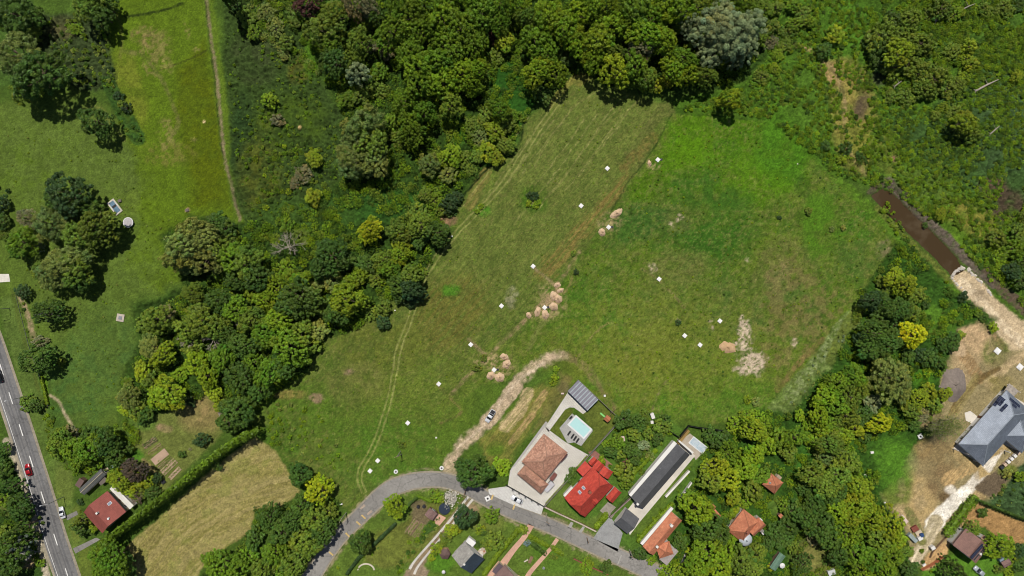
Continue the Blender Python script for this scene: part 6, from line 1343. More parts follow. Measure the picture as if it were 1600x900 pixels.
# ------------------------------------------------------------------ cars
def car_paint(name, rgb):
    m, nt, b, o = new_mat(name); b.inputs['Base Color'].default_value = (*CC(rgb), 1); b.inputs['Roughness'].default_value = .28; b.inputs['Metallic'].default_value = .15; b.inputs['Coat Weight'].default_value = .5; return m
CG = glass_mat('car_glass', (26, 30, 36), .06); TYRE = mat('tyre', (26, 26, 27), .9, .1, 5); LAMPW = glass_mat('lamp_glass', (220, 222, 225), .1); LAMPR = glass_mat('tail_lamp', (150, 20, 18), .2)
def car(name, label, px, py, deg, paint, L=4.4, Wd=1.8, style='hatch'):
    """deg: heading of the nose in the photo, anticlockwise from right"""
    x, y = W(px, py, .7); o = empty(name, (x, y, .05), math.radians(deg)); tag(o, label, 'car')
    hw = Wd / 2
    def loft(secs, nm, mt, par=o):
        m = MB(); vs = []; fs = []; n = len(secs[0][1])
        for xx, ring in secs: vs += [(xx, yy, zz) for yy, zz in ring]
        for i in range(len(secs) - 1):
            for j in range(n): fs.append((i * n + j, i * n + (j + 1) % n, (i + 1) * n + (j + 1) % n, (i + 1) * n + j))
        fs += [tuple(range(n))[::-1], tuple(range((len(secs) - 1) * n, len(secs) * n))]
        ob = m.add(vs, fs).build(nm, mt, par, True); return ob
    def ring(w_, z0, z1, t=.86): return [(-w_ * .92, z0), (-w_, z0 + (z1 - z0) * .45), (-w_ * .97, z1 - .1), (-w_ * t, z1), (w_ * t, z1), (w_ * .97, z1 - .1), (w_, z0 + (z1 - z0) * .45), (w_ * .92, z0)]
    a = L / 2
    loft([(-a, ring(hw * .78, .38, .72)), (-a + .12, ring(hw * .93, .3, .86)), (-a + .6, ring(hw, .24, .93)), (-.2, ring(hw, .22, .95)), (a - 1.3, ring(hw, .22, .93)), (a - .5, ring(hw * .96, .26, .8)), (a - .12, ring(hw * .86, .32, .68)), (a, ring(hw * .7, .4, .58))], 'body', paint)
    rb, rf = (-a + .35, a - 1.5) if style == 'hatch' else ((-a + .75, a - 1.5) if style == 'sedan' else (-a + 1.6, a - 1.35))
    def cab(w0, z0, w1, z1): return [(-w0, z0), (-w1, z1 - .04), (-w1 * .92, z1), (w1 * .92, z1), (w1, z1 - .04), (w0, z0)]
    zt = 1.46 if style != 'pickup' else 1.72
    loft([(rb, cab(hw * .9, .9, hw * .9, .96)), (rb + .5, cab(hw * .92, .9, hw * .78, zt - .04)), (rb + .9, cab(hw * .93, .9, hw * .78, zt)), (rf - .75, cab(hw * .93, .9, hw * .76, zt - .02)), (rf + .15, cab(hw * .9, .9, hw * .88, .95))], 'window_glass', CG)
    loft([(rb + .42, cab(hw * .74, zt - .1, hw * .79, zt - .02)), (rb + .9, cab(hw * .76, zt - .1, hw * .8, zt + .025)), (rf - .95, cab(hw * .76, zt - .1, hw * .79, zt + .02)), (rf - .7, cab(hw * .7, zt - .1, hw * .74, zt - .02))], 'roof', paint)
    m = MB()
    for s_ in (-1, 1):
        for xx, xt in ((rf + .1, rf - .72), (rb + .08, rb + .5), ((rf + rb) / 2, (rf + rb) / 2)): m.tube((xx, s_ * hw * .93, .93), (xt, s_ * hw * .79, zt - .02), .045, n=5)
    m.build('pillar', paint, o)
    if style == 'pickup': MB().box((-a + .85, 0, .95), (1.35, Wd * .8, .04)).build('load_bed', DARKM, o)
    for sx in (-1, 1):
        for sy in (-1, 1):
            wx = sx * (a - .82); wh = MB().tube((wx, sy * (hw - .2), .31), (wx, sy * (hw + .01), .31), .32, n=18).build('wheel', TYRE, o); MB().tube((wx, sy * (hw - .05), .31), (wx, sy * (hw + .022), .31), .19, n=12).build('rim', GREYM, wh)
    for sy in (-1, 1):
        MB().box((a - .2, sy * hw * .66, .66), (.22, .38, .13)).build('headlight', LAMPW, o); MB().box((-a + .08, sy * hw * .72, .74), (.12, .3, .16)).build('tail_light', LAMPR, o); MB().box((rf - .05, sy * (hw + .1), 1.0), (.16, .2, .13)).build('mirror', paint, o)
    return o
WP = car_paint('white_car_paint', (236, 238, 240)); RP = car_paint('red_car_paint', (176, 18, 30)); DP = car_paint('dark_car_paint', (34, 40, 46)); SP_ = car_paint('silver_car_paint', (178, 186, 190))
car('car', 'red car driving on the main road', 44.5, 734, 108, RP, 4.4, 1.85); car('car', 'white car parked at the edge of the main road by the roadside house', 97, 801, 105, WP, 4.3, 1.8, 'sedan'); car('car', 'dark car at the left edge on the main road', -1, 588, 106, DP, 4.6, 1.85)
car('car', 'white and dark pickup standing on the sandy track', 766, 650, 238, WP, 5.0, 1.95, 'pickup'); car('car', 'white car parked on the apron in front of the black street fence', 807.5, 780.5, 152, WP, 4.5, 1.8); car('car', 'silver car on the lawn below the brown roofed house', 1530, 892.5, 138, SP_, 4.5, 1.85, 'sedan')

# ------------------------------------------------------------------ lamps and poles
POLEC = mat('concrete_pole', (176, 168, 156), .9, .15, 3)
def street_lamp(px, py, label, adeg=192):
    x, y = W(px, py); o = empty('street_lamp', (x, y, 0), math.radians(adeg)); tag(o, label, 'street lamp', 'street lamps along the main road')
    MB().tube((0, 0, 0), (0, 0, 8.6), .13, .08, 10).build('pole', GREYM, o); MB().tube((0, 0, 8.5), (2.2, 0, 9.0), .06, .05, 8).build('arm', GREYM, o); MB().box((2.45, 0, 9.0), (.75, .3, .16), 0, .8).build('lamp_head', FRAME, o)
street_lamp(100, 776, 'street lamp reaching over the main road beside the parked white car'); street_lamp(15, 482, 'street lamp at the top of the main road near the left edge'); street_lamp(47, 618, 'street lamp beside the small round roadside tree')
def pole(px, py, label, h=8, arm=True, deg=30, mt=None, dbl=False):
    x, y = W(px, py); o = empty('utility_pole', (x, y, 0), math.radians(deg)); tag(o, label, 'utility pole')
    MB().tube((0, 0, 0), (0, 0, h), .17, .11, 10).build('pole', mt or WOOD, o)
    if dbl: MB().tube((0, -1.1, 0), (0, 0, h - .6), .16, .1, 10).build('brace', mt or WOOD, o)
    if arm:
        k = MB().box((0, 0, h - .35), (1.9, .12, .14)).build('crossarm', WOOD, o)
        for dx in (-.8, 0, .8): MB().lathe((dx, 0, h - .28), [(.06, 0), (.08, .1), (.03, .2)], 8).build('insulator', FRAME, k)
pole(626, 705, 'utility pole standing in the mown field above the lane bend', 8.5, True, 20, POLEC, True); pole(541, 801, 'utility pole at the lane edge beside the left trees', 8.5, True, 60, POLEC); pole(854, 805, 'utility pole by the lane in front of the red house wall', 8.5, True, -30, POLEC); pole(983.5, 859, 'pale utility pole near the end of the lane', 7.5, True, -30, POLEC); pole(727, 767, 'utility pole under the dark round tree by the lane', 8, True, -25, WOOD)
pole(917, 840, 'short pole at the lane edge left of the cobbled yard', 5.5, False, 0, WOOD)

# ------------------------------------------------------------------ concrete slabs and manholes in the field
SLABW = mat('white_concrete', (244, 242, 238), .85, .04, 2); AUTO = []
def slab(px, py, hatch=None, s_=1.35, rot=-41, h=.35):
    x, y = W(px, py, h); o = empty('concrete_slab', (x, y, 0), math.radians(rot)); tag(o, None, 'concrete slab', 'white concrete slabs set out on the plots')
    MB().box((0, 0, h / 2), (s_, s_, h)).build('base', SLABW, o); MB().box((0, 0, h + .04), (s_ * .55, s_ * .55, .08)).build('lid', SLABW, o)
    if hatch: MB().lathe((hatch[0], hatch[1], 0), [(.45, 0), (.45, .25), (.3, .26)], 14).build('dark_box_shadow', DARKM, o)  # low dark disc stands for a dark box and its shadow
    AUTO.append((o, px, py, 'white concrete slab'))
for p in ((1028, 249.5, (.9, .9)), (949, 263), (908, 321.5), (951, 355, (.9, .9)), (833, 416), (1030, 436), (783.5, 478), (735.5, 538.5), (851, 480.5, (.9, .9)), (1125, 501.5), (1070, 524.5), (1094, 539), (685.5, 600), (772, 578, (.9, .9)), (637, 661), (590, 720), (578, 736)): slab(p[0], p[1], p[2] if len(p) > 2 else None)
slab(1559, 548.5, None, 2.0); slab(1594, 573.5, None, 2.0)
def manhole(px, py, label, r=.75, sq=False):
    x, y = W(px, py, .3); o = empty('manhole', (x, y, 0), math.radians(25)); tag(o, label, 'manhole'); 
    (MB().box((0, 0, .2), (r * 2, r * 2, .4)) if sq else MB().lathe((0, 0, 0), [(r, 0), (r, .4), (r * .98, .42)], 24)).build('rim', SLABW, o)
    MB().lathe((0, 0, .3), [(r * .45, 0), (r * .45, .15), (.1, .155)], 16).build('cover', DARKM, o)
manhole(618.5, 737, 'round white manhole ring with dark centre by the lane bend'); manhole(690, 731.5, 'round white manhole ring where the sandy track meets the lane'); manhole(762, 779, 'square white manhole frame in the village lane', .85, True); manhole(1438, 682, 'square white manhole with a round dark opening in the bright grass', .8, True)
x, y = W(188, 496.5, .2); o = empty('stone_slab', (x, y, 0), math.radians(-10)); tag(o, 'pale square slab with a grey lid alone in the left meadow', 'slab'); MB().box((0, 0, .12), (2.7, 2.7, .24)).build('base', mat('pale_stone', (196, 184, 168), .9, .1, 2), o); MB().box((0, 0, .3), (1.2, 1.2, .14)).build('lid', GREYM, o)
x, y = W(200, 347.5, .9); o = empty('trampoline', (x, y, 0)); tag(o, 'round pale grey trampoline beside the blue basin in the left meadow', 'trampoline'); MB().lathe((0, 0, .82), [(1.8, 0), (1.85, .05), (1.8, .1)], 30).build('rim', FRAME, o); MB().lathe((0, 0, .85), [(1.6, 0), (1.6, .09)], 30).build('mat', mat('grey_cloth', (186, 180, 182), .8, .15, 1.5), o)
for i in range(6): MB().tube((1.75 * math.cos(i * 1.047), 1.75 * math.sin(i * 1.047), 0), (1.75 * math.cos(i * 1.047), 1.75 * math.sin(i * 1.047), .85), .05).build('leg', GREYM, o)
for (px, py, s_) in ((187.5, 314, .9), (293, 328.5, .9)):
    x, y = W(px, py); o = MB().box((0, 0, .2), (s_ * 1.3, s_, .4), .3).box((0, 0, .43), (s_ * 1.4, s_ * 1.1, .06), .3).build('crate', mat('grey_board', (116, 106, 96))); o.location = (x, y, 0); tag(o, 'small grey box right of the blue basin' if px < 200 else 'small pinkish box alone in the meadow near the olive bushes', 'box')

# ------------------------------------------------------------------ heaps of sand and stone
SAND = mat('sand', (216, 186, 152), .98, .2, 1.6, bmp=.7, rgb2=(192, 160, 126)); GREYHEAP = mat('grey_spoil', (138, 126, 116), .98, .2, 1.0, bmp=.7, rgb2=(118, 106, 98)); STONE = mat('pale_stones', (216, 206, 192), .95, .2, 2)
def heap(px, py, rx, ry, rot, h, mt, name, label=None, group=None, rough=.12, cat=None):
    g = np.random.default_rng(int(px * 13 + py)); n = 28; rings = 9; vs = []; fs = []; x, y = W(px, py)
    for j in range(rings):
        k = 1 - j / (rings - 1)
        for i in range(n):
            t = 2 * math.pi * i / n; r = k * (1 + .1 * math.sin(2 * t + px) + .06 * math.sin(5 * t + py)); xx, yy = r * rx * S * math.cos(t), r * ry * S * math.sin(t); a = math.radians(rot)
            z = h * (1 - k ** 1.6) * (1 + rough * g.normal()) + (0.02 if j else -.05)
            vs.append((xx * math.cos(a) - yy * math.sin(a) + g.normal() * .03, xx * math.sin(a) + yy * math.cos(a) + g.normal() * .07, z))
    for j in range(rings - 1):
        for i in range(n): fs.append((j * n + i, j * n + (i + 1) % n, (j + 1) * n + (i + 1) % n, (j + 1) * n + i))
    o = MB().add(vs, fs).build(name, mt, None, True); o.location = (x, y, 0); tag(o, label, cat or name.replace('_', ' '), group)
    if label is None: AUTO.append((o, px, py, 'sand pile'))
    return o
SG = 'sand piles beside the trench'
for (px, py, rx, ry, ro) in ((963, 333.5, 11, 6.5, 35), (940.5, 363, 6.5, 6.5, 0), (1015, 255.5, 3.5, 5, 0), (875.5, 454, 5.5, 4.5, 30), (865, 463, 7, 8, 0), (872, 467, 7.5, 7, 40), (865, 479, 8, 7, 30), (840, 487, 5.5, 8, -20), (852, 491.5, 6.5, 7.5, 0), (826, 492.5, 4.5, 5.5, 0), (871, 445.5, 6, 4.5, 30), (788, 557.5, 7, 6, 0), (791.5, 569, 8, 7, 20), (767, 587, 7, 7.5, 0), (780.5, 589.5, 8, 9, -10)): heap(px, py, rx * .93, ry * .93, ro, min(rx, ry) * S * .7, SAND, 'sand_pile', None, SG, .2)
heap(1137, 543, 14, 9, -25, .7, mat('tan_spoil', (198, 164, 124), .98, .15, 1, bmp=.5), 'soil_heap', 'flat tan soil heap left of the bare earth patches in the field', None, .2)
heap(1489, 601, 22, 26, 12, 1.8, GREYHEAP, 'rubble_heap', 'big grey rubble heap between the wood and the works site', None, .12)
g = np.random.default_rng(77); k = 0
for i in range(90):
    t = g.random(); e = g.random()
    if e < .6: px, py = 1487 + 36 * t + g.normal() * 1.2, 434 - 13 * math.sin(t * 3.1) - 2 + g.normal() * 1.2
    elif e < .8: px, py = 1486 + 26 * t + g.normal(), 434 + 28 * t + g.normal()
    else: px, py = 1520 + 30 * t + g.normal(), 428 + 34 * t + g.normal()
    s_ = g.uniform(.22, .55); x, y = W(px, py); o = MB().blob((0, 0, -.1), s_, .8, .14, 8, 4, i).build('boulder', STONE); o.location = (x, y, 0); tag(o, 'pale rough boulder edging the gravel causeway at the muddy channel', 'boulder', 'boulders edging the causeway')
x, y = W(704, 777); o = empty('white_shrub', (x, y, 0)); tag(o, 'white flowering shrub beside the lane and the drive strips', 'bush'); v, f = quads_at(g.normal(size=(500, 3)) * np.array([1.25, 1.35, .4]) + np.array([0, 0, .9]), g.normal(size=(500, 3)) + np.array([0, 0, .8]), g.uniform(.25, .6, 500), g)
MB().tube((0, 0, 0), (0, 0, 1.0), .1).build('stem', BARK, o); c = link('blossom', np_mesh('blossom', v, f, {'leafvar': np.repeat(g.uniform(.7, 1.2, (500, 1)) * np.ones((1, 3)), 4, 0)}), LEAF, o); c.color = (*CC((226, 220, 206)), 1)

# ------------------------------------------------------------------ vegetable beds
def bed(q, rows, soil, plant, label, frame=False):
    c, rz, L, Wd = rect_frame(q, 0); o = empty('vegetable_bed', (c[0], c[1], 0), rz); tag(o, label, 'vegetable bed'); MB().box((0, 0, .06), (L, Wd, .16)).build('soil', soil, o)
    g = np.random.default_rng(int(q[0][0]))
    for r in range(rows):
        y = -Wd / 2 + (r + .5) * Wd / rows; n = int(L * 22); p = np.stack([g.uniform(-L / 2, L / 2, n), y + g.normal(size=n) * Wd / rows * .17, .12 + g.random(n) * .35], 1); v, f = quads_at(p, g.normal(size=(n, 3)) + np.array([0, 0, 1]), g.uniform(.15, .35, n), g)
        ob = link('plant_row', np_mesh('plant_row', v, f, {'leafvar': np.repeat(g.uniform(.7, 1.3, (n, 1)) * np.ones((1, 3)), 4, 0)}), LEAF, o); ob.color = (*CC(TONE[plant], LEAFK), 1)
    return o
SOIL = mat('garden_soil', (158, 132, 108), .98, .2, 2.5, bmp=.5); SOILP = mat('dry_soil', (188, 160, 136), .98, .14, 1.8, bmp=.4)
bed([(235, 718), (256, 701), (265.5, 709), (243.5, 727)], 0, SOILP, 'G', 'bare pinkish soil bed in the roadside house garden'); bed([(222, 694), (242, 682), (247, 688), (227, 703)], 3, SOIL, 'D', 'green planted bed with dark rows at the top of the roadside garden'); bed([(229, 706), (250, 692), (254, 697), (233, 713)], 2, SOIL, 'M', 'narrow green bed between the dark rows and the bare soil bed'); bed([(245, 729), (266, 712), (270, 716), (249, 734)], 2, SOIL, 'G', 'green bed just below the bare pinkish soil bed'); bed([(249, 736), (271, 716), (278, 722), (258, 743)], 2, SOILP, 'O', 'striped soil and plant bed lower in the roadside garden'); bed([(262, 746), (279, 729), (284, 733), (268, 750)], 1, SOILP, 'O', 'lowest small bed in the roadside garden next to the hedge')
bed([(633, 830), (648, 810), (655, 815), (641, 837)], 2, SOIL, 'O', 'brown ploughed bed left of the brown garden shed'); bed([(643, 838), (658, 816), (668, 822), (652, 843)], 4, SOIL, 'G', 'densely planted green bed between the ploughed bed and the wheel strips')

# ------------------------------------------------------------------ garden things
def lounger(px, py):
    x, y = W(px, py); o = empty('sun_lounger', (x, y, .07), math.radians(58)); tag(o, None, 'sun lounger', 'black sun loungers on the pool deck'); AUTO.append((o, px, py, 'black sun lounger'))
    MB().box((-.3, 0, .3), (1.3, .62, .08)).build('seat', BLACKM, o); b_ = MB().box((.6, 0, .5), (.75, .62, .08)).build('backrest', BLACKM, o)
    for sx in (-.8, .7):
        for sy in (-.25, .25): MB().box((sx, sy, .14), (.06, .06, .27)).build('leg', BLACKM, o)
for p in ((889, 676.5), (894.4, 681.3), (898.2, 684.6), (902.2, 688)): lounger(*p)
for i, p in enumerate(((891, 652.8), (893, 651))):
    x, y = W(*p); o = empty('deck_chair', (x, y, .07), math.radians(40)); tag(o, ['black deck chair at the top of the pool deck, left of its twin', 'black deck chair at the top of the pool deck, right of its twin'][i], 'chair'); MB().box((0, 0, .38), (.65, .6, .1)).build('seat', BLACKM, o); MB().box((-.32, 0, .65), (.1, .6, .6)).build('backrest', BLACKM, o)
    for sx in (-.25, .25):
        for sy in (-.22, .22): MB().box((sx, sy, .17), (.05, .05, .34)).build('leg', BLACKM, o)
x, y = W(948.5, 653.5, 1.5); o = empty('play_tower', (x, y, 0), math.radians(-40)); tag(o, 'wooden play tower with orange roof and green slide on the lawn', 'playground'); roof(o, 'gable', 1.9, 2.0, 2.2, 2.9, WOODO, (0, 0)); MB().box((0, 0, 1.1), (1.5, 1.5, .1)).build('platform', WOOD, o)
for sx in (-.65, .65):
    for sy in (-.65, .65): MB().box((sx, sy, 1.1), (.1, .1, 2.2)).build('post', WOOD, o)
MB().box((-1.6, -.2, .62), (2.1, .6, .08), 0, 1, 0).build('slide', mat('green_plastic', (110, 196, 90), .4, .05, 2), o).rotation_euler = (0, -.25, 0)
MB().tube((0, 1.0, 2.1), (-.2, 4.2, 2.1), .07).tube((-.2, 4.2, 2.1), (-.9, 4.3, 0), .06).tube((-.2, 4.2, 2.1), (.5, 4.3, 0), .06).build('swing_beam', WOOD, o); MB().box((-.1, 2.5, .5), (.45, .3, .05)).tube((-.1, 2.35, .5), (-.1, 2.35, 2.1), .02).tube((-.1, 2.65, .5), (-.1, 2.65, 2.1), .02).build('swing_seat', DARKM, o)
def simple(name, label, cat, px, py, fn, mt, z=0, rot=0, group=None):
    m = MB(); fn(m); o = m.build(name, mt); o.location = (*W(px, py, z + .4), z); o.rotation_euler = (0, 0, math.radians(rot)); tag(o, label, cat, group); return o
simple('water_barrel', 'dark water barrel nearer the brown garden shed', 'barrel', 662.5, 791, lambda m: m.lathe((0, 0, 0), [(.55, 0), (.62, .5), (.55, 1.0), (.4, 1.02)], 18), DARKM); simple('water_barrel', 'dark water barrel left of its twin at the vegetable plot', 'barrel', 653.5, 791.5, lambda m: m.lathe((0, 0, 0), [(.55, 0), (.62, .5), (.55, 1.0), (.4, 1.02)], 18), DARKM)
o = simple('paddling_pool', 'round dark pool beside the white flowering shrub', 'pool', 694.5, 795, lambda m: m.lathe((0, 0, 0), [(2.0, 0), (2.05, .7), (1.9, .72), (1.88, .6)], 30), mat('dark_pool', (52, 62, 76), .3, .1, 1)); 
x, y = W(572, 890); o = MB()
for i in range(14):
    t0 = math.pi * (0.05 + .9 * i / 14) ; t1 = math.pi * (0.05 + .9 * (i + 1) / 14); o.tube((3.0 * math.cos(t0), 2.6 * math.sin(t0) - .5, .1), (3.0 * math.cos(t1), 2.6 * math.sin(t1) - .5, .1), .3, n=7)
o = o.build('garden_edging', mat('white_stone_edge', (222, 212, 190), .9, .1, 2)); o.location = (x, y, 0); tag(o, 'curved white stone edging in the lawn at the lower edge', 'edging')
def table_set(px, py, label):
    x, y = W(px, py); o = empty('garden_table', (x, y, 0), .6); tag(o, label, 'table'); MB().lathe((0, 0, .7), [(.6, 0), (.6, .05)], 18).build('tabletop', mat('cream_cloth', (226, 214, 196), .8, .1, 2), o); MB().tube((0, 0, 0), (0, 0, .7), .06).build('leg', DARKM, o)
    for k in range(4):
        c = empty('garden_chair', (x + 1.05 * math.cos(k * 1.57 + .3), y + 1.05 * math.sin(k * 1.57 + .3), 0), k * 1.57 + .3); tag(c, 'small garden chair around the table on the paved court', 'chair', 'chairs on the paved court'); mt = [WOODO, FRAME, GREYM, FRAME][k]
        MB().box((0, 0, .44), (.5, .5, .06)).build('seat', mt, c); MB().box((.24, 0, .7), (.06, .5, .5)).build('backrest', mt, c)
        for sx in (-.2, .2):
            for sy in (-.2, .2): MB().box((sx, sy, .21), (.04, .04, .42)).build('leg', mt, c)
table_set(752, 862, 'round cream table on the paved court by the pale grey and slate house')
def parasol(px, py, label, r=1.0, col=(240, 238, 234)):
    x, y = W(px, py, 2); o = empty('parasol', (x, y, 0)); tag(o, label, 'parasol'); MB().tube((0, 0, 0), (0, 0, 2.4), .04).build('pole', GREYM, o); MB().lathe((0, 0, 2.0), [(r, 0), (r * .6, .25), (.08, .55)], 8).build('canopy', mat('cloth_%d' % col[0], col, .8, .05, 2), o)
parasol(1222.5, 884, 'small white parasol beside the green roofed shelter'); parasol(693, 894, 'small white parasol on the lawn near the lower edge left of the slate house', .7)
o = simple('birdbath', 'small grey bird bath on the lawn beside the right pink path', 'bird bath', 849.5, 887, lambda m: m.lathe((0, 0, 0), [(.3, 0), (.12, .2), (.12, .7), (.5, .9), (.45, .92)], 16), mat('grey_metal', (160, 162, 164)))
o = simple('garden_bench', 'pale garden bench set among the shrubs of the pink path garden', 'bench', 822, 876, lambda m: (m.box((0, 0, .42), (1.6, .5, .07)), m.box((0, .25, .75), (1.6, .07, .45)), m.box((-.7, 0, .2), (.08, .45, .4)), m.box((.7, 0, .2), (.08, .45, .4))), mat('cream_cloth', (226, 214, 196)), 0, 30)
o = simple('wood_stack', 'small stack of tan planks between the pink paths', 'wood stack', 829, 875, lambda m: [m.box((i * .28 - .4, 0, .15), (.22, 2.6, .3)) for i in range(4)], WOOD, 0, -25)
simple('cold_frame', 'small dark cold frame with pale rim next to the conifer hedge', 'cold frame', 255, 753, lambda m: (m.box((0, 0, .2), (1.3, 1.1, .4)), m.box((0, 0, .43), (1.5, 1.3, .06))), DARKM, 0, 35)
# works site: pallets of blocks, boards, containers
PALW = mat('wrapped_blocks', (232, 228, 222), .7, .08, 3); PALT = mat('tan_blocks', (206, 180, 156), .85, .12, 3); PALK = mat('black_wrap', (46, 52, 58), .6, .2, 3)
for i in range(10):
    t = i / 9; px, py = 1565.5 + 46 * t, 730.5 - 41 * t; x, y = W(px, py, .8); o = empty('pallet', (x, y, 0), math.radians(41)); tag(o, None, 'pallet', 'wrapped pallets lined up by the slate house'); mt = PALK if i == 0 else (PALT if i in (1, 5, 6) else PALW); AUTO.append((o, px, py, ('black' if i == 0 else 'tan' if i in (1, 5, 6) else 'white') + ' wrapped pallet'))
    MB().box((0, 0, .08), (1.2, 1.2, .14)).build('base', WOOD, o); MB().box((0, 0, .62), (1.1, 1.1, .92)).build('load', mt, o)
for (px, py, w_, d_, h_, mt, rot, lab) in ((1413, 811.5, 1.3, 3.2, .8, mat('pale_pink_boards', (226, 200, 190), .8, .2, 3), 40, 'stack of pale pink boards beside the wood at the works track'), (1430, 826.5, 2.2, 1.8, .9, mat('rust_tin', (134, 72, 58), .8, .2, 3), 30, 'rust red stack of tin by the works track'), (1436, 833, 2.2, 1.6, .6, mat('tan_boards', (206, 186, 160), .9, .15, 3), 30, 'tan board pile just below the rust red stack'), (1441, 836.5, 1.2, 1.2, 1.3, mat('blue_tarp', (40, 72, 120), .6, .2, 2), 20, 'blue tarpaulin covered box by the works track'), (1438.5, 841.5, 1.6, 1.3, 1.2, PALW, 30, 'white tank left of the gravel track, below the blue box'), (1427, 841, 3.6, 1.4, 1.4, mat('faded_grey_tarp', (150, 162, 160), .7, .3, 2), -45, 'grey green trailer parked at the wood edge by the track'), (1458.5, 856.5, 1.4, 1.2, 1.6, PALW, 30, 'white box standing right of the gravel track'), (1444.5, 883, 1.2, .7, .8, PALW, 40, 'white box beside the orange plank fence'), (1363, 707, 1.1, .8, .5, PALW, 10, 'small white box in the bright grass clearing'), (1352, 743, .7, .6, .4, PALW, 10, 'tiny white box at the lower end of the grass clearing'), (1382.5, 785.5, .7, .5, .4, PALW, 0, 'tiny white box near the straw coloured soil'), (1300, 895, 2.6, 1.8, 1.2, mat('pale_tarp', (206, 208, 206), .7, .12, 2), 20, 'pale covered cart at the lower edge among trees'), (1567, 876, 2.0, 1.5, 1.6, mat('blue_grey_tarp', (130, 146, 162), .6, .15, 2), 20, 'blue grey covered trailer beside the dark shed in the corner'), (1020, 650, 1.2, 2.0, 1.2, PALW, 20, 'white garden tank in the shaded yard above the red house'), (1019, 660, 1.0, 1.0, .9, PALW, 5, 'white sack below the garden tank in the shaded yard'), (972, 686, 1.8, 1.8, .7, mat('pale_pink_boards', (226, 200, 190)), 10, 'pale pink heap of boards under the yard trees'), (177, 728, 1.2, 1.0, 1.0, mat('blue_grey_tarp', (130, 146, 162)), 30, 'blue grey bin by the shed of the roadside house'), (168, 731, 1.6, 1.2, 1.0, mat('tan_boards', (206, 186, 160)), 30, 'tan crate at the top end of the long low shed'), (1246, 31 + 225, .5, .4, .3, PALW, 0, 'tiny white box in the green scrub above the field'), (1447, 218, .8, .6, .4, PALW, 0, 'tiny white box among the reeds by the pale log'), (617, 485, .5, .4, .4, PALW, 0, 'tiny white box among low bushes at the wood edge'), (706, 369, .6, .4, .3, PALW, 0, 'tiny white box by the bare earth corner of the field'), (945, 618.5, .7, .7, .6, PALW, 0, 'tiny white box on the field behind the carport'), (681.5, 684, .6, .5, .4, PALW, 0, 'tiny white box in the grass left of the sandy track'), (533, 788, .9, .5, .5, PALW, 20, 'tiny white box by the lane utility pole'), (879, 615, 1.0, .5, .5, mat('pale_pink_boards', (226, 200, 190)), 0, 'pale pink block left of the carport')):
    x, y = W(px, py, h_); o = empty('box' if 'box' in lab else 'crate', (x, y, 0), math.radians(rot)); tag(o, lab, 'box' if 'box' in lab else 'stack')
    MB().box((0, 0, h_ * .46), (w_, d_, h_ * .92)).build('body', mt, o); MB().box((0, 0, h_ * .95), (w_ * 1.04, d_ * 1.03, h_ * .1)).build('cover', mt, o)
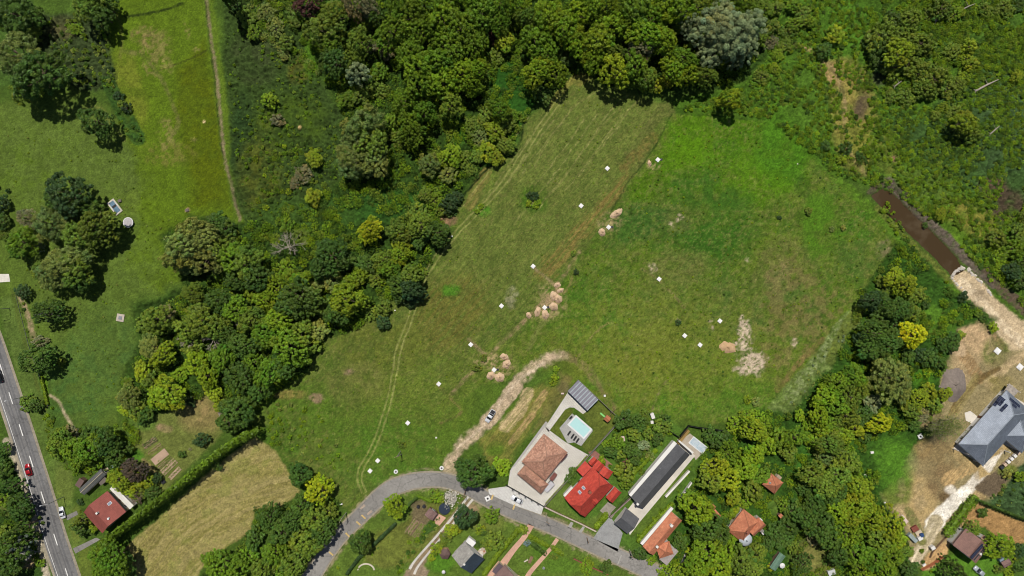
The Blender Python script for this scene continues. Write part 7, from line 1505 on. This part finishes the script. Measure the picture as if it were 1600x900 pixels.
# ------------------------------------------------------------------ labels of the repeats: kind and colour, then which one by its neighbours
LM = {'red car': (44, 734), 'parked white roadside car': (97, 801), 'red brown roadside house': (165, 800), 'dark pickup': (766, 650), 'turquoise pool': (907, 667), 'carport': (911, 618), 'terracotta house': (848, 715), 'red roofed house': (918, 765), 'long grey house': (1030, 745), 'orange roofed house': (1030, 835), 'round bay house': (1163, 822), 'pyramid roofed house': (1208, 756), 'green shelter': (1216, 878), 'slate blue house': (1550, 670), 'brown lower right house': (1516, 855), 'grey rubble heap': (1490, 600), 'muddy channel': (1435, 365), 'stone causeway': (1500, 430), 'silver poplar': (1140, 55), 'dark mud patch': (1345, 168), 'long pale log': (1540, 134), 'forked pale log': (1463, 28), 'dead white tree': (448, 386), 'blue basin': (180, 322), 'square meadow slab': (188, 496), 'grey trampoline': (200, 347), 'bare limbed tree': (330, 532), 'dark red tree at top': (776, 57), 'dark brown garden tree': (208, 735), 'field tip': (910, 122), 'bright green field top': (1110, 190), 'grass clearing': (1385, 720), 'gravel drive': (1475, 800), 'lane bend': (620, 760), 'hay field': (330, 800), 'hay field corner': (460, 770), 'dark reed field': (430, 150), 'top left scrub': (110, 95), 'grey silver tree': (558, 112), 'bare earth patches': (1168, 540), 'slate slope house': (733, 868), 'garden shed': (674, 803), 'pale ditch': (345, 200), 'sand pile trio': (778, 575), 'sand pile cluster': (858, 472), 'lone yellow tree': (1428, 521), 'lower yellow tree': (498, 768), 'round yellow tree': (576, 358), 'reddish treetop': (483, 2), 'green wood clearing': (785, 150), 'parasol': (1222, 884), 'summerhouse': (696, 862), 'earth corner': (700, 345), 'tan yard': (1560, 825), 'roadside shed': (145, 755), 'top lamp': (15, 482), 'round lane tree': (741, 740)}
ORD = ['', 'second ', 'third ', 'fourth ', 'fifth ', 'sixth ', 'seventh ', 'eighth ', 'ninth ', 'tenth ', 'eleventh ', 'twelfth ']
def direction(dx, dy):
    a = math.degrees(math.atan2(-dy, dx)) % 360
    return ['right of', 'above right of', 'above', 'above left of', 'left of', 'below left of', 'below', 'below right of'][int((a + 22.5) // 45) % 8]
used = {}
for o in bpy.data.objects:
    if o.parent is None and o.get('label'): used[o['label']] = 1
def autolabel(items):
    """items: (object, x, y, look). Same look + landmark + side -> told apart by distance"""
    todo = list(items)
    for rank in range(8):
        B = {}
        for it in todo:
            o, px, py, look = it
            ds = sorted(LM, key=lambda k: (LM[k][0] - px) ** 2 + (LM[k][1] - py) ** 2)
            ds = [k for k in ds if not (abs(LM[k][0] - px) < 6 and abs(LM[k][1] - py) < 6)]
            k = ds[rank]; d = direction(px - LM[k][0], py - LM[k][1]); B.setdefault((look, k, d), []).append(((LM[k][0] - px) ** 2 + (LM[k][1] - py) ** 2, it))
        todo = []
        for (look, k, d), l in B.items():
            l.sort(key=lambda q: q[0])
            for i, (_, it) in enumerate(l):
                lab = '%s%s %s the %s' % ('nearest ' if i == 0 and len(l) > 1 else ORD[min(i, 11)] + ('nearest ' if i else ''), look, d, k)
                if i < 3 and lab not in used: it[0]['label'] = lab; used[lab] = 1
                elif rank == 7: it[0]['label'] = lab; used[lab] = 1
                else: todo.append(it)
        if not todo: break
lead = []
for t in TREES:
    o = t['o']; sz = 'broad ' if t['r'] >= 24 else ('' if t['r'] >= 14 else ('small ' if t['r'] >= 8 else 'little '))
    kn = {'poplar': 'tree', 'conifer': 'conifer', 'bush': 'bush'}.get(t['kind'], 'tree' if t['r'] >= 17 and t['kind'] != 'scrub' else 'shrub')
    tag(o, None, kn if kn != 'conifer' else 'conifer')
    if t['label']: o['label'] = t['label']
    else: lead.append((o, t['px'], t['py'], sz + LOOK[t['tone']] + ' ' + kn))
autolabel(lead); autolabel(AUTO)
